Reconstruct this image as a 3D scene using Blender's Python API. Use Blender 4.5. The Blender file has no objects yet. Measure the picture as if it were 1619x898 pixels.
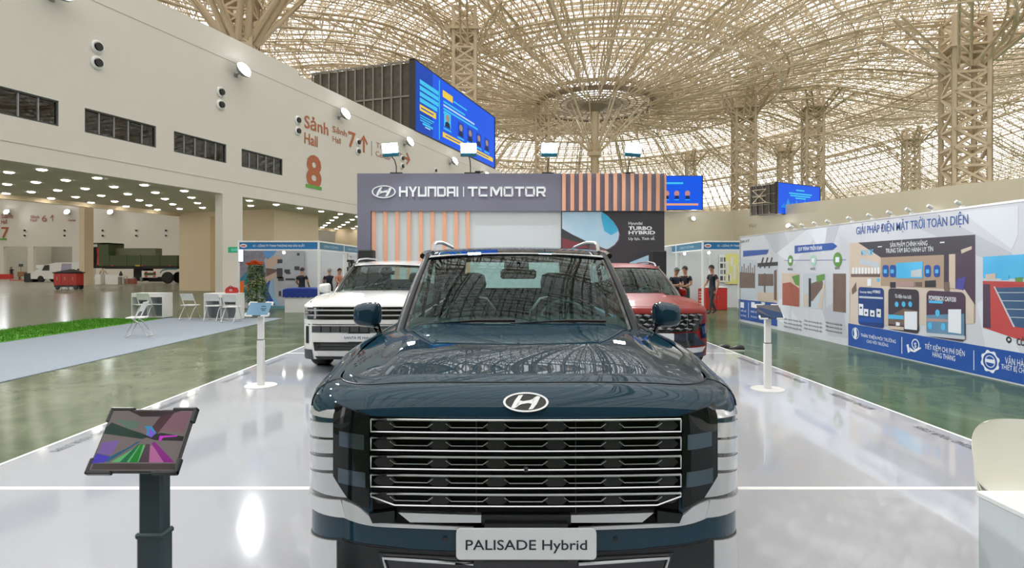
import bpy, bmesh, math, random
import numpy as np
from mathutils import Vector, Matrix
R = math.radians
PI = math.pi
SC = bpy.context.scene
COL = SC.collection
random.seed(7)
rng = np.random.default_rng(7)

# ------------------------------------------------------------------ camera
H = 1.64            # eye height above the hall floor
FPX, CX, CY = 910.0, 800.0, 423.0     # focal length and vanishing point in pixels of the 1619x898 frame
cam = bpy.data.cameras.new('camera')
cam.sensor_fit = 'HORIZONTAL'
cam.sensor_width = 36.0
cam.lens = FPX * 36.0 / 1619.0
cam.shift_x = (809.5 - CX) / 1619.0
cam.shift_y = (CY - 449.0) / 1619.0
cam.clip_start = 0.05
cam.clip_end = 600
camo = bpy.data.objects.new('camera', cam)
camo.location = (0, 0, H)
camo.rotation_euler = (R(90), 0, 0)
COL.objects.link(camo)
SC.camera = camo

# ------------------------------------------------------------------ world, exposure
SKY = 3.0
w = bpy.data.worlds.new('overcast_sky')
SC.world = w
w.use_nodes = True
bg = w.node_tree.nodes['Background']
bg.inputs['Color'].default_value = (0.95, 0.975, 1.0, 1)
bg.inputs['Strength'].default_value = SKY
SC.view_settings.view_transform = 'Standard'
SC.view_settings.look = 'None'
SC.view_settings.gamma = 1
SC.view_settings.exposure = 0.0
SC.view_settings.use_curve_mapping = False
SC.cycles.max_bounces = 10
SC.cycles.transparent_max_bounces = 24
SC.cycles.sample_clamp_indirect = 6
SC.cycles.use_denoising = True

FLOOD_WALL = 3600.0     # wall floodlights
FLOOD_BOOTH = 90.0      # lamps on the backdrop
BAY = 10.0              # high-bay lamps hanging in the roof lattice

def lamp(name, kind, loc, energy, color=(1, 1, 1), rot=None, aim=None, parent=None, **kw):
    l = bpy.data.lights.new(name, kind)
    l.energy = energy
    l.color = color
    for k, v in kw.items():
        setattr(l, k, v)
    o = bpy.data.objects.new(name, l)
    o.location = loc
    if aim is not None:
        d = Vector(aim) - Vector(loc)
        o.rotation_euler = d.to_track_quat('-Z', 'Y').to_euler()
    elif rot is not None:
        o.rotation_euler = rot
    if parent is not None:
        o.parent = parent
    COL.objects.link(o)
    return o

# ------------------------------------------------------------------ pixel helpers
def at(px, py, Y):
    return Vector(((px - CX) / FPX * Y, Y, H - (py - CY) / FPX * Y))

def xat(px, Y):
    return (px - CX) / FPX * Y

# ------------------------------------------------------------------ materials
def mat(name, color, rough=0.5, metal=0.0, coat=0.0, emit=None, strength=0.0, spec=0.5, noise=None, bump=0.0, nscale=8.0, cr=0.08):
    m = bpy.data.materials.new(name)
    m.use_nodes = True
    nt = m.node_tree
    b = nt.nodes['Principled BSDF']
    b.inputs['Base Color'].default_value = (*color, 1)
    b.inputs['Roughness'].default_value = rough
    b.inputs['Metallic'].default_value = metal
    b.inputs['Specular IOR Level'].default_value = spec
    if coat:
        b.inputs['Coat Weight'].default_value = coat
        b.inputs['Coat Roughness'].default_value = cr
    if emit:
        b.inputs['Emission Color'].default_value = (*emit, 1)
        b.inputs['Emission Strength'].default_value = strength
    if noise or bump:
        tc = nt.nodes.new('ShaderNodeTexCoord')
        nz = nt.nodes.new('ShaderNodeTexNoise')
        nz.inputs['Scale'].default_value = nscale
        nz.inputs['Detail'].default_value = 4
        nt.links.new(tc.outputs['Object'], nz.inputs['Vector'])
        if noise:
            mx = nt.nodes.new('ShaderNodeMix')
            mx.data_type = 'RGBA'
            mx.inputs[6].default_value = (*color, 1)
            mx.inputs[7].default_value = (*noise, 1)
            nt.links.new(nz.outputs['Fac'], mx.inputs[0])
            nt.links.new(mx.outputs[2], b.inputs['Base Color'])
        if bump:
            bp = nt.nodes.new('ShaderNodeBump')
            bp.inputs['Strength'].default_value = bump
            bp.inputs['Distance'].default_value = 0.01
            nt.links.new(nz.outputs['Fac'], bp.inputs['Height'])
            nt.links.new(bp.outputs['Normal'], b.inputs['Normal'])
    return m

def glassmat(name, tint, fres=0.06, rough=0.02, refl=(1, 1, 1)):
    m = bpy.data.materials.new(name)
    m.use_nodes = True
    nt = m.node_tree
    for n in list(nt.nodes):
        nt.nodes.remove(n)
    out = nt.nodes.new('ShaderNodeOutputMaterial')
    tr = nt.nodes.new('ShaderNodeBsdfTransparent')
    tr.inputs[0].default_value = (*tint, 1)
    gl = nt.nodes.new('ShaderNodeBsdfGlossy')
    gl.inputs['Color'].default_value = (*refl, 1)
    gl.inputs['Roughness'].default_value = rough
    lw = nt.nodes.new('ShaderNodeLayerWeight')
    lw.inputs['Blend'].default_value = 0.5
    pw = nt.nodes.new('ShaderNodeMath'); pw.operation = 'POWER'; pw.inputs[1].default_value = 5
    ml = nt.nodes.new('ShaderNodeMath'); ml.operation = 'MULTIPLY_ADD'; ml.inputs[1].default_value = 1-fres; ml.inputs[2].default_value = fres
    nt.links.new(lw.outputs['Facing'], pw.inputs[0]); nt.links.new(pw.outputs[0], ml.inputs[0])
    fr = ml
    mx = nt.nodes.new('ShaderNodeMixShader')
    nt.links.new(fr.outputs[0], mx.inputs[0])
    nt.links.new(tr.outputs[0], mx.inputs[1])
    nt.links.new(gl.outputs[0], mx.inputs[2])
    nt.links.new(mx.outputs[0], out.inputs[0])
    return m

def emat(name, color, strength):
    return mat(name, (0.008, 0.008, 0.008), 0.4, emit=color, strength=strength, spec=0.1)

def floormat():
    m = mat('polished_floor', (0.2, 0.25, 0.16), 0.13)
    nt = m.node_tree
    b = nt.nodes['Principled BSDF']
    tc = nt.nodes.new('ShaderNodeTexCoord')
    mp = nt.nodes.new('ShaderNodeMapping')
    mp.inputs['Scale'].default_value = (1, 1, 1)
    n1 = nt.nodes.new('ShaderNodeTexNoise')
    n1.inputs['Scale'].default_value = 1.1
    n1.inputs['Detail'].default_value = 6
    n1.inputs['Roughness'].default_value = 0.65
    n1.inputs['Distortion'].default_value = 0.9
    cr = nt.nodes.new('ShaderNodeValToRGB')
    e = cr.color_ramp.elements
    e[0].position, e[0].color = 0.30, (0.062, 0.090, 0.048, 1)
    e[1].position, e[1].color = 0.72, (0.165, 0.195, 0.118, 1)
    x = cr.color_ramp.elements.new(0.5)
    x.color = (0.105, 0.133, 0.075, 1)
    # floor tint turns greener towards the right side of the hall
    sep = nt.nodes.new('ShaderNodeSeparateXYZ')
    mr = nt.nodes.new('ShaderNodeMapRange')
    mr.inputs[1].default_value = -2
    mr.inputs[2].default_value = 4
    mx = nt.nodes.new('ShaderNodeMix')
    mx.data_type = 'RGBA'
    mx.blend_type = 'MULTIPLY'
    mx.inputs[7].default_value = (0.74, 0.98, 0.87, 1)
    mrf = nt.nodes.new('ShaderNodeMapRange')
    mrf.inputs[1].default_value = -40
    mrf.inputs[2].default_value = -12
    mxf = nt.nodes.new('ShaderNodeMix')
    mxf.data_type = 'RGBA'
    mxf.inputs[6].default_value = (0.30, 0.28, 0.23, 1)
    L = nt.links.new
    L(tc.outputs['Object'], mp.inputs[0]); L(mp.outputs[0], n1.inputs['Vector'])
    L(n1.outputs['Fac'], cr.inputs[0]); L(tc.outputs['Object'], sep.inputs[0])
    L(sep.outputs[0], mr.inputs[0]); L(mr.outputs[0], mx.inputs[0])
    L(cr.outputs[0], mx.inputs[6])
    L(sep.outputs[0], mrf.inputs[0]); L(mrf.outputs[0], mxf.inputs[0])
    L(mx.outputs[2], mxf.inputs[7]); L(mxf.outputs[2], b.inputs['Base Color'])
    b.inputs['Specular IOR Level'].default_value = 0.22
    rr = nt.nodes.new('ShaderNodeMapRange')
    rr.inputs[3].default_value = 0.08
    rr.inputs[4].default_value = 0.24
    L(n1.outputs['Fac'], rr.inputs[0]); L(rr.outputs[0], b.inputs['Roughness'])
    bp = nt.nodes.new('ShaderNodeBump')
    bp.inputs['Strength'].default_value = 0.03
    L(n1.outputs['Fac'], bp.inputs['Height']); L(bp.outputs['Normal'], b.inputs['Normal'])
    # sealed, only half-polished concrete: a soft clear reflection that grows towards grazing angles
    b.inputs['Specular IOR Level'].default_value = 0.0
    gl = nt.nodes.new('ShaderNodeBsdfGlossy')
    L(rr.outputs[0], gl.inputs['Roughness']); L(bp.outputs['Normal'], gl.inputs['Normal'])
    lw = nt.nodes.new('ShaderNodeLayerWeight'); lw.inputs['Blend'].default_value = 0.5
    pw = nt.nodes.new('ShaderNodeMath'); pw.operation = 'POWER'; pw.inputs[1].default_value = 4
    ma = nt.nodes.new('ShaderNodeMath'); ma.operation = 'MULTIPLY_ADD'; ma.inputs[1].default_value = 0.50; ma.inputs[2].default_value = 0.02
    ms = nt.nodes.new('ShaderNodeMixShader')
    L(lw.outputs['Facing'], pw.inputs[0]); L(pw.outputs[0], ma.inputs[0]); L(ma.outputs[0], ms.inputs[0])
    L(b.outputs[0], ms.inputs[1]); L(gl.outputs[0], ms.inputs[2]); L(ms.outputs[0], nt.nodes['Material Output'].inputs[0])
    return m

def turfmat(name, c1, c2, scale=60):
    return mat(name, c1, 0.9, noise=c2, bump=0.8, nscale=scale)

M = {}
M['floor'] = floormat()
M['wall'] = mat('cream_plaster', (0.71, 0.675, 0.625), 0.75, noise=(0.685, 0.65, 0.60), nscale=0.4)
M['wall3'] = mat('warm_cream_plaster', (0.76, 0.685, 0.55), 0.75, noise=(0.73, 0.66, 0.53), nscale=0.4)
M['wall2'] = mat('tan_plaster', (0.70, 0.585, 0.43), 0.75, noise=(0.66, 0.55, 0.40), nscale=0.5)
M['soffit'] = mat('soffit_grey', (0.62, 0.61, 0.52), 0.7)
M['darkroom'] = mat('corridor_dark', (0.10, 0.09, 0.075), 0.8, noise=(0.2, 0.17, 0.13), nscale=1.5)  # darkness of the rooms behind the windows, put into the colour
M['steel'] = mat('tan_painted_steel', (0.66, 0.54, 0.375), 0.5, noise=(0.60, 0.485, 0.33), nscale=0.3)
M['steel_dk'] = mat('brown_grey_steel', (0.29, 0.23, 0.16), 0.55)
M['white'] = mat('white_paint', (0.80, 0.80, 0.79), 0.4)
M['whitegloss'] = mat('white_gloss_laminate', (0.455, 0.475, 0.53), 0.07, coat=0.3, cr=0.03, noise=(0.455, 0.475, 0.525), nscale=1.2)
M['seam'] = mat('white_seam_tape', (0.93, 0.94, 0.95), 0.35)
M['whiteplastic'] = mat('white_plastic', (0.82, 0.82, 0.80), 0.35)
M['cream'] = mat('cream_plastic', (0.80, 0.79, 0.70), 0.32)
M['black'] = mat('black_plastic', (0.012, 0.012, 0.014), 0.35)
M['blackmatte'] = mat('black_matte', (0.015, 0.015, 0.016), 0.75)
M['darkgrey'] = mat('dark_grey', (0.055, 0.06, 0.065), 0.5)
M['grey'] = mat('mid_grey', (0.3, 0.31, 0.32), 0.5)
M['alu'] = mat('aluminium', (0.72, 0.73, 0.74), 0.3, metal=0.9)
M['letter'] = mat('terracotta_letters', (0.42, 0.115, 0.04), 0.5)
M['letter2'] = mat('muted_red_letters', (0.36, 0.10, 0.09), 0.5)
M['green'] = mat('green_bar', (0.10, 0.36, 0.05), 0.5)
M['carpet'] = mat('blue_grey_carpet', (0.30, 0.345, 0.40), 0.95, noise=(0.25, 0.29, 0.34), bump=0.4, nscale=18)
M['turf'] = turfmat('green_turf', (0.10, 0.33, 0.012), (0.05, 0.21, 0.008), 24)
M['red'] = mat('red_paint', (0.52, 0.03, 0.025), 0.4)
M['orange'] = mat('orange_petals', (0.85, 0.16, 0.02), 0.6)
M['leaf'] = mat('leaf_green', (0.08, 0.25, 0.03), 0.55, noise=(0.16, 0.38, 0.06), nscale=5)
M['skin'] = mat('skin', (0.47, 0.25, 0.16), 0.55)
M['hair'] = mat('dark_hair', (0.015, 0.012, 0.01), 0.6)
M['shirt'] = mat('navy_black_cloth', (0.013, 0.016, 0.025), 0.85)
M['trouser'] = mat('charcoal_cloth', (0.03, 0.032, 0.036), 0.85)
M['lampwhite'] = emat('lamp_face', (0.92, 0.97, 1.0), 18)
M['spotwhite'] = emat('small_lamp_face', (1.0, 0.97, 0.9), 9)
M['downlight'] = emat('downlight_face', (1.0, 0.93, 0.80), 34)
M['glass'] = glassmat('window_glass', (0.55, 0.56, 0.52), 0.05)
M['roofglass'] = None

# ------------------------------------------------------------------ mesh building
def _frame(d):
    d = Vector(d).normalized()
    u = d.cross(Vector((0, 0, 1)))
    if u.length < 1e-4:
        u = Vector((1, 0, 0))
    u.normalize()
    v = u.cross(d)
    return u, v

class MB:
    def __init__(self):
        self.v = []; self.f = []; self.mi = []; self.cur = 0; self.sm = []
        self.smooth = False
    def raw(self, vs, fs):
        o = len(self.v)
        self.v.extend([tuple(p) for p in vs])
        for f in fs:
            self.f.append([o + i for i in f]); self.mi.append(self.cur); self.sm.append(self.smooth)
        return self
    def box(self, x0, x1, y0, y1, z0, z1, bev=0.0):
        if x0 > x1: x0, x1 = x1, x0
        if y0 > y1: y0, y1 = y1, y0
        if z0 > z1: z0, z1 = z1, z0
        if bev:
            b = min(bev, (x1-x0)/2.01, (y1-y0)/2.01, (z1-z0)/2.01)
            vs = []; idx = {}
            for i, X in enumerate((x0, x1)):
                for j, Yv in enumerate((y0, y1)):
                    for k, Z in enumerate((z0, z1)):
                        sx, sy, sz = (1 if i == 0 else -1), (1 if j == 0 else -1), (1 if k == 0 else -1)
                        idx[i, j, k] = len(vs)
                        vs += [(X, Yv+sy*b, Z+sz*b), (X+sx*b, Yv, Z+sz*b), (X+sx*b, Yv+sy*b, Z)]
            q = lambda i, j, k, a: idx[i, j, k] + a
            fs = [(q(0,0,0,0), q(0,0,1,0), q(0,1,1,0), q(0,1,0,0)), (q(1,0,0,0), q(1,1,0,0), q(1,1,1,0), q(1,0,1,0)),
                  (q(0,0,0,1), q(1,0,0,1), q(1,0,1,1), q(0,0,1,1)), (q(0,1,0,1), q(0,1,1,1), q(1,1,1,1), q(1,1,0,1)),
                  (q(0,0,0,2), q(0,1,0,2), q(1,1,0,2), q(1,0,0,2)), (q(0,0,1,2), q(1,0,1,2), q(1,1,1,2), q(0,1,1,2))]
            for i in (0, 1):
                for j in (0, 1):
                    fs.append((q(i,j,0,0), q(i,j,0,1), q(i,j,1,1), q(i,j,1,0)))
                for k in (0, 1):
                    fs.append((q(i,0,k,0), q(i,0,k,2), q(i,1,k,2), q(i,1,k,0)))
            for j in (0, 1):
                for k in (0, 1):
                    fs.append((q(0,j,k,1), q(0,j,k,2), q(1,j,k,2), q(1,j,k,1)))
            for i in (0, 1):
                for j in (0, 1):
                    for k in (0, 1):
                        fs.append((q(i,j,k,0), q(i,j,k,1), q(i,j,k,2)))
            return self.raw(vs, fs)
        vs = [(x0,y0,z0),(x1,y0,z0),(x1,y1,z0),(x0,y1,z0),(x0,y0,z1),(x1,y0,z1),(x1,y1,z1),(x0,y1,z1)]
        return self.raw(vs, [(0,3,2,1),(4,5,6,7),(0,1,5,4),(1,2,6,5),(2,3,7,6),(3,0,4,7)])
    def tube(self, pts, r, n=8, closed=False, caps=True):
        pts = [Vector(p) for p in pts]
        N = len(pts)
        rs = list(np.interp(np.linspace(0, 1, N), np.linspace(0, 1, len(r)), r)) if isinstance(r, (list, tuple)) else [r]*N
        vs = []; fs = []
        u0 = None
        for i, p in enumerate(pts):
            if closed:
                d = pts[(i+1) % N] - pts[i-1]
            else:
                d = pts[min(i+1, N-1)] - pts[max(i-1, 0)]
            if d.length < 1e-9: d = Vector((0, 0, 1))
            d.normalize()
            if u0 is None:
                u, v = _frame(d)
            else:
                u = u0 - d*u0.dot(d)
                if u.length < 1e-5: u, v = _frame(d)
                u.normalize(); v = d.cross(u)
            u0 = u
            for k in range(n):
                a = 2*PI*(k+0.5)/n
                vs.append(p + (u*math.cos(a) + v*math.sin(a))*rs[i])
        for i in range(N if closed else N-1):
            a0 = i*n; a1 = ((i+1) % N)*n
            for k in range(n):
                fs.append((a0+k, a0+(k+1) % n, a1+(k+1) % n, a1+k))
        if caps and not closed:
            fs.append(tuple(range(n-1, -1, -1))); fs.append(tuple((N-1)*n+k for k in range(n)))
        return self.raw(vs, fs)
    def bar(self, a, b, w, h=None):
        """square bar between two points"""
        h = h or w
        a = Vector(a); b = Vector(b)
        u, v = _frame(b-a)
        u = u*w/2; v = v*h/2
        vs = [a-u-v, a+u-v, a+u+v, a-u+v, b-u-v, b+u-v, b+u+v, b-u+v]
        return self.raw(vs, [(3,2,1,0),(4,5,6,7),(0,1,5,4),(1,2,6,5),(2,3,7,6),(3,0,4,7)])
    def lathe(self, prof, n=24, c=(0, 0, 0)):
        """profile [(r, z)...] about +z"""
        vs = []; fs = []
        for r, z in prof:
            for k in range(n):
                a = 2*PI*k/n
                vs.append((c[0]+r*math.cos(a), c[1]+r*math.sin(a), c[2]+z))
        for i in range(len(prof)-1):
            for k in range(n):
                fs.append((i*n+k, i*n+(k+1) % n, (i+1)*n+(k+1) % n, (i+1)*n+k))
        if prof[0][0] > 1e-6: fs.append(tuple(range(n-1, -1, -1)))
        if prof[-1][0] > 1e-6: fs.append(tuple((len(prof)-1)*n+k for k in range(n)))
        return self.raw(vs, fs)
    def prism(self, poly, z0, z1):
        """polygon in xy extruded in z"""
        n = len(poly)
        vs = [(p[0], p[1], z0) for p in poly] + [(p[0], p[1], z1) for p in poly]
        fs = [tuple(range(n-1, -1, -1)), tuple(range(n, 2*n))]
        for i in range(n):
            j = (i+1) % n
            fs.append((i, j, n+j, n+i))
        return self.raw(vs, fs)
    def grid(self, P, closed_u=False, closed_v=False):
        """P[i][j] points"""
        nu = len(P); nv = len(P[0])
        vs = [p for row in P for p in row]
        fs = []
        for i in range(nu if closed_u else nu-1):
            for j in range(nv if closed_v else nv-1):
                i1 = (i+1) % nu; j1 = (j+1) % nv
                fs.append((i*nv+j, i1*nv+j, i1*nv+j1, i*nv+j1))
        return self.raw(vs, fs)
    def slab(self, P, Q):
        """closed solid between two point grids of the same size"""
        nu = len(P); nv = len(P[0])
        vs = [p for row in P for p in row] + [p for row in Q for p in row]
        N = nu*nv
        fs = []
        for i in range(nu-1):
            for j in range(nv-1):
                a, b, c, d = i*nv+j, (i+1)*nv+j, (i+1)*nv+j+1, i*nv+j+1
                fs.append((a, b, c, d)); fs.append((N+d, N+c, N+b, N+a))
        for i in range(nu-1):
            a, b = i*nv, (i+1)*nv
            fs.append((b, a, N+a, N+b))
            a, b = i*nv+nv-1, (i+1)*nv+nv-1
            fs.append((a, b, N+b, N+a))
        for j in range(nv-1):
            fs.append((j, j+1, N+j+1, N+j))
            a, b = (nu-1)*nv+j, (nu-1)*nv+j+1
            fs.append((b, a, N+a, N+b))
        return self.raw(vs, fs)
    def sphere(self, c, r, n=12, m=8, sc=(1, 1, 1)):
        vs = []; fs = []
        for i in range(m+1):
            t = PI*i/m
            for k in range(n):
                a = 2*PI*k/n
                vs.append((c[0]+r*sc[0]*math.sin(t)*math.cos(a), c[1]+r*sc[1]*math.sin(t)*math.sin(a), c[2]+r*sc[2]*math.cos(t)))
        for i in range(m):
            for k in range(n):
                fs.append((i*n+k, (i+1)*n+k, (i+1)*n+(k+1) % n, i*n+(k+1) % n))
        return self.raw(vs, fs)
    def xform(self, mtx, start=0):
        for i in range(start, len(self.v)):
            self.v[i] = tuple(mtx @ Vector(self.v[i]))
        return self
    def build(self, name, mats, parent=None, smooth=False, loc=None, fix=True):
        me = bpy.data.meshes.new(name)
        me.from_pydata(self.v, [], self.f)
        mats = mats if isinstance(mats, (list, tuple)) else [mats]
        for m in mats: me.materials.append(m)
        if len(mats) > 1:
            me.polygons.foreach_set('material_index', self.mi)
        if smooth:
            me.polygons.foreach_set('use_smooth', [True]*len(me.polygons))
        elif any(self.sm):
            me.polygons.foreach_set('use_smooth', self.sm)
        if fix:
            bm = bmesh.new(); bm.from_mesh(me)
            bmesh.ops.recalc_face_normals(bm, faces=bm.faces)
            bm.to_mesh(me); bm.free()
        me.update()
        if smooth:
            me.set_sharp_from_angle(angle=R(40))
        o = bpy.data.objects.new(name, me)
        if parent is not None: o.parent = parent
        if loc is not None: o.location = loc
        COL.objects.link(o)
        return o

def tag(o, label=None, cat=None, group=None, kind=None):
    if label: o['label'] = label
    if cat: o['category'] = cat
    if group: o['group'] = group
    if kind: o['kind'] = kind
    return o

def thing(name, label, cat, loc=(0, 0, 0), rz=0.0, group=None, kind=None):
    o = bpy.data.objects.new(name, None)
    o.empty_display_size = 0.1
    o.location = loc
    o.rotation_euler = (0, 0, rz)
    COL.objects.link(o)
    return tag(o, label, cat, group, kind)

def dup(root, loc, rz, label=None, group=None):
    r = root.copy(); COL.objects.link(r)
    r.location = loc
    r.rotation_euler = (root.rotation_euler[0], root.rotation_euler[1], rz)
    if label: r['label'] = label
    if group: r['group'] = group
    for ch in list(root.children):
        c = ch.copy(); COL.objects.link(c); c.parent = r
        for g in list(ch.children):
            d = g.copy(); COL.objects.link(d); d.parent = c
    return r

_fonts = {}
def text(name, s, w, h, mtx, m, parent=None, bold=0.0, depth=0.002, align='L', spacing=1.0):
    """flat lettering: fits cap-height h and width w (None keeps the natural width) on the frame mtx (x right, y up, z out)"""
    cu = bpy.data.curves.new(name, 'FONT')
    cu.body = s
    cu.size = 1.0
    cu.extrude = 0.0
    cu.offset = bold
    cu.space_character = spacing
    cu.resolution_u = 3
    tmp = bpy.data.objects.new(name, cu)
    me = bpy.data.meshes.new_from_object(tmp)
    bpy.data.objects.remove(tmp); bpy.data.curves.remove(cu)
    n = len(me.vertices)
    a = np.empty(n*3, dtype=np.float32)
    me.vertices.foreach_get('co', a); a = a.reshape(-1, 3)
    x0, x1 = a[:, 0].min(), a[:, 0].max()
    cap = 0.73
    sy = h/cap
    sx = sy if w is None else w/(x1-x0)
    a[:, 0] = (a[:, 0]-x0)*sx
    if align == 'C': a[:, 0] -= (x1-x0)*sx/2
    a[:, 1] *= sy
    a[:, 2] = depth
    me.vertices.foreach_set('co', a.ravel())
    me.materials.clear(); me.materials.append(m)
    me.transform(mtx)
    me.update()
    me.name = name
    o = bpy.data.objects.new(name, me)
    if parent is not None: o.parent = parent
    COL.objects.link(o)
    return o

def frame_mtx(origin, xdir, ydir):
    x = Vector(xdir).normalized(); y = Vector(ydir).normalized(); z = x.cross(y)
    m = Matrix((x, y, z)).transposed().to_4x4()
    m.translation = Vector(origin)
    return m

def bars_mesh(name, A, B, wd, m, parent=None, kind=None):
    """many 4-sided bars from numpy arrays A, B (n,3) with width wd (n,) -> one mesh"""
    A = np.asarray(A, float); B = np.asarray(B, float)
    n = len(A)
    wd = np.broadcast_to(np.asarray(wd, float), (n,))
    d = B-A
    L = np.linalg.norm(d, axis=1, keepdims=True); d = d/np.maximum(L, 1e-9)
    up = np.tile(np.array([[0, 0, 1.0]]), (n, 1))
    vert = np.abs(d[:, 2]) > 0.98
    up[vert] = (1, 0, 0)
    u = np.cross(d, up); u /= np.linalg.norm(u, axis=1, keepdims=True)
    v = np.cross(u, d)
    hw = (wd/2)[:, None]
    V = np.stack([A-u*hw-v*hw, A+u*hw-v*hw, A+u*hw+v*hw, A-u*hw+v*hw,
                  B-u*hw-v*hw, B+u*hw-v*hw, B+u*hw+v*hw, B-u*hw+v*hw], axis=1).reshape(-1, 3)
    F = np.array([(0, 1, 5, 4), (1, 2, 6, 5), (2, 3, 7, 6), (3, 0, 4, 7)])
    F = (F[None] + (np.arange(n)*8)[:, None, None]).reshape(-1, 4)
    me = bpy.data.meshes.new(name)
    me.vertices.add(len(V)); me.vertices.foreach_set('co', V.ravel())
    me.loops.add(F.size); me.loops.foreach_set('vertex_index', F.ravel().astype(np.int32))
    me.polygons.add(len(F)); me.polygons.foreach_set('loop_start', (np.arange(len(F))*4).astype(np.int32))
    me.materials.append(m)
    me.update(calc_edges=True)
    o = bpy.data.objects.new(name, me)
    if parent is not None: o.parent = parent
    if kind: o['kind'] = kind
    COL.objects.link(o)
    return o
# ================================================================== SETTING
# left wall line:  x = WX0 + WK * y ; frame (s along, z up, n towards the hall)
WK, WX0 = 0.338, -25.278
UL = math.sqrt(1+WK*WK)
WU = Vector((WK/UL, 1/UL, 0)); WN = Vector((1/UL, -WK/UL, 0))
def WS(px):                       # s on the left wall seen at pixel column px
    return 25.278/(WK-(px-CX)/FPX)*UL
def WY(px): return 25.278/(WK-(px-CX)/FPX)
def WZ(px, py): return H-(py-CY)/FPX*WY(px)
def wp(s, z, n=0.0):
    return Vector((WX0, 0, z)) + WU*s + WN*n
WALLM = frame_mtx((WX0, 0, 0), WU, (0, 0, 1))     # local x = s, y = z, z = -n?
if WALLM.to_3x3().col[2].dot(WN) < 0:
    pass

fl = MB(); fl.box(-220, 250, -160, 320, -0.3, 0)
tag(fl.build('floor', M['floor']), kind='structure')

def wall_cells(mb, s0, s1, z0, z1, holes, P, thick):
    """solid wall with rectangular holes [(s0,s1,z0,z1)]; P(s,z,n)"""
    ss = sorted({s0, s1} | {h[0] for h in holes} | {h[1] for h in holes})
    zs = sorted({z0, z1} | {h[2] for h in holes} | {h[3] for h in holes})
    ss = [s for s in ss if s0-1e-6 <= s <= s1+1e-6]; zs = [z for z in zs if z0-1e-6 <= z <= z1+1e-6]
    solid = {}
    for i in range(len(ss)-1):
        for j in range(len(zs)-1):
            cs, cz = (ss[i]+ss[i+1])/2, (zs[j]+zs[j+1])/2
            solid[i, j] = not any(h[0] < cs < h[1] and h[2] < cz < h[3] for h in holes)
    ns, nz = len(ss), len(zs)
    vs = [P(s, z, 0) for s in ss for z in zs] + [P(s, z, -thick) for s in ss for z in zs]
    N = ns*nz; g = lambda i, j: i*nz+j
    fs = []
    for (i, j), ok in solid.items():
        if not ok: continue
        a, b, c, d = g(i, j), g(i+1, j), g(i+1, j+1), g(i, j+1)
        fs += [(a, b, c, d), (N+d, N+c, N+b, N+a)]
        if not solid.get((i-1, j)): fs.append((a, d, N+d, N+a))
        if not solid.get((i+1, j)): fs.append((c, b, N+b, N+c))
        if not solid.get((i, j-1)): fs.append((b, a, N+a, N+b))
        if not solid.get((i, j+1)): fs.append((d, c, N+c, N+d))
    mb.raw(vs, fs)

SO = 5.55                                       # underside of the bridge
win_px = [(8, 93), (134, 247), (275, 358), (382, 447)]
wins = []
for i, (a, b) in enumerate(win_px):
    s1 = WS(b); s0 = WS(a) if i else WS(93)-3.45
    wins.append((s0, s1, 7.2, 8.2))
bays = [(-12.0, WS(352), 0, SO), (WS(383.5), 62.0, 0, SO)]
EDGE = 36.2*UL
mb = MB()
wall_cells(mb, -40, EDGE, 0, 14.05, wins + [(-12.0, WS(352), -1, SO), (WS(383.5), 62.0, -1, SO)], wp, 0.5)
wall_cells(mb, EDGE, 133, 0, 13.75, [(WS(383.5), 62.0, -1, SO)], wp, 0.5)
wl = tag(mb.build('wall_left', M['wall']), kind='structure')
# raised control joints on the wall: thin recessed lines
mb = MB()
for z in (6.25, 12.75):
    P = [wp(s, z, 0.004) for s in (-20, 133)]
    mb.bar(P[0], P[1], 0.03, 0.02)
mb.build('wall_joint', mat('joint_grey', (0.52, 0.485, 0.43), 0.8), wl)

for i, (s0, s1, z0, z1) in enumerate(wins):
    root = thing('window_%d' % (i+1), None, None, wp(s0, z0), 0, kind='structure')
    inv = Matrix.Translation(-wp(s0, z0))
    mb = MB()
    a, b = 0.06, 0.12
    for (sa, sb, za, zb) in ((s0, s1, z0, z0+a), (s0, s1, z1-a, z1), (s0, s0+a, z0, z1), (s1-a, s1, z0, z1)):
        P = [[wp(sa, za, -.05), wp(sb, za, -.05)], [wp(sa, zb, -.05), wp(sb, zb, -.05)]]
        Q = [[wp(sa, za, -.15), wp(sb, za, -.15)], [wp(sa, zb, -.15), wp(sb, zb, -.15)]]
        mb.slab(P, Q)
    mb.xform(inv); mb.build('window_frame', M['darkgrey'], root)
    for k in range(1, 5):
        mb = MB(); s = s0+(s1-s0)*k/5
        mb.bar(wp(s, z0+a, -.1), wp(s, z1-a, -.1), 0.05)
        mb.xform(inv); mb.build('mullion', M['grey'], root)
    for k in range(5):
        mb = MB(); sa = s0+(s1-s0)*k/5+.03; sb = s0+(s1-s0)*(k+1)/5-.03
        P = [[wp(sa, z0+a, -.11), wp(sb, z0+a, -.11)], [wp(sa, z1-a, -.11), wp(sb, z1-a, -.11)]]
        Q = [[wp(sa, z0+a, -.12), wp(sb, z0+a, -.12)], [wp(sa, z1-a, -.12), wp(sb, z1-a, -.12)]]
        mb.slab(P, Q); mb.xform(inv); mb.build('pane', M['glass'], root)
    # corridor behind
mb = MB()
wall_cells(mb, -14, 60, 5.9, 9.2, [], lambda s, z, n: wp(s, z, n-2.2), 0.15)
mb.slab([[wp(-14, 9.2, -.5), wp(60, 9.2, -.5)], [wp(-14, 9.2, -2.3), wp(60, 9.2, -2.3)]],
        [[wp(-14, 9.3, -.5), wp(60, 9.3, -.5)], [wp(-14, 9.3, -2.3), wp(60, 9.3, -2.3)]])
tag(mb.build('wall_corridor', M['darkroom']), kind='structure')

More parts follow.
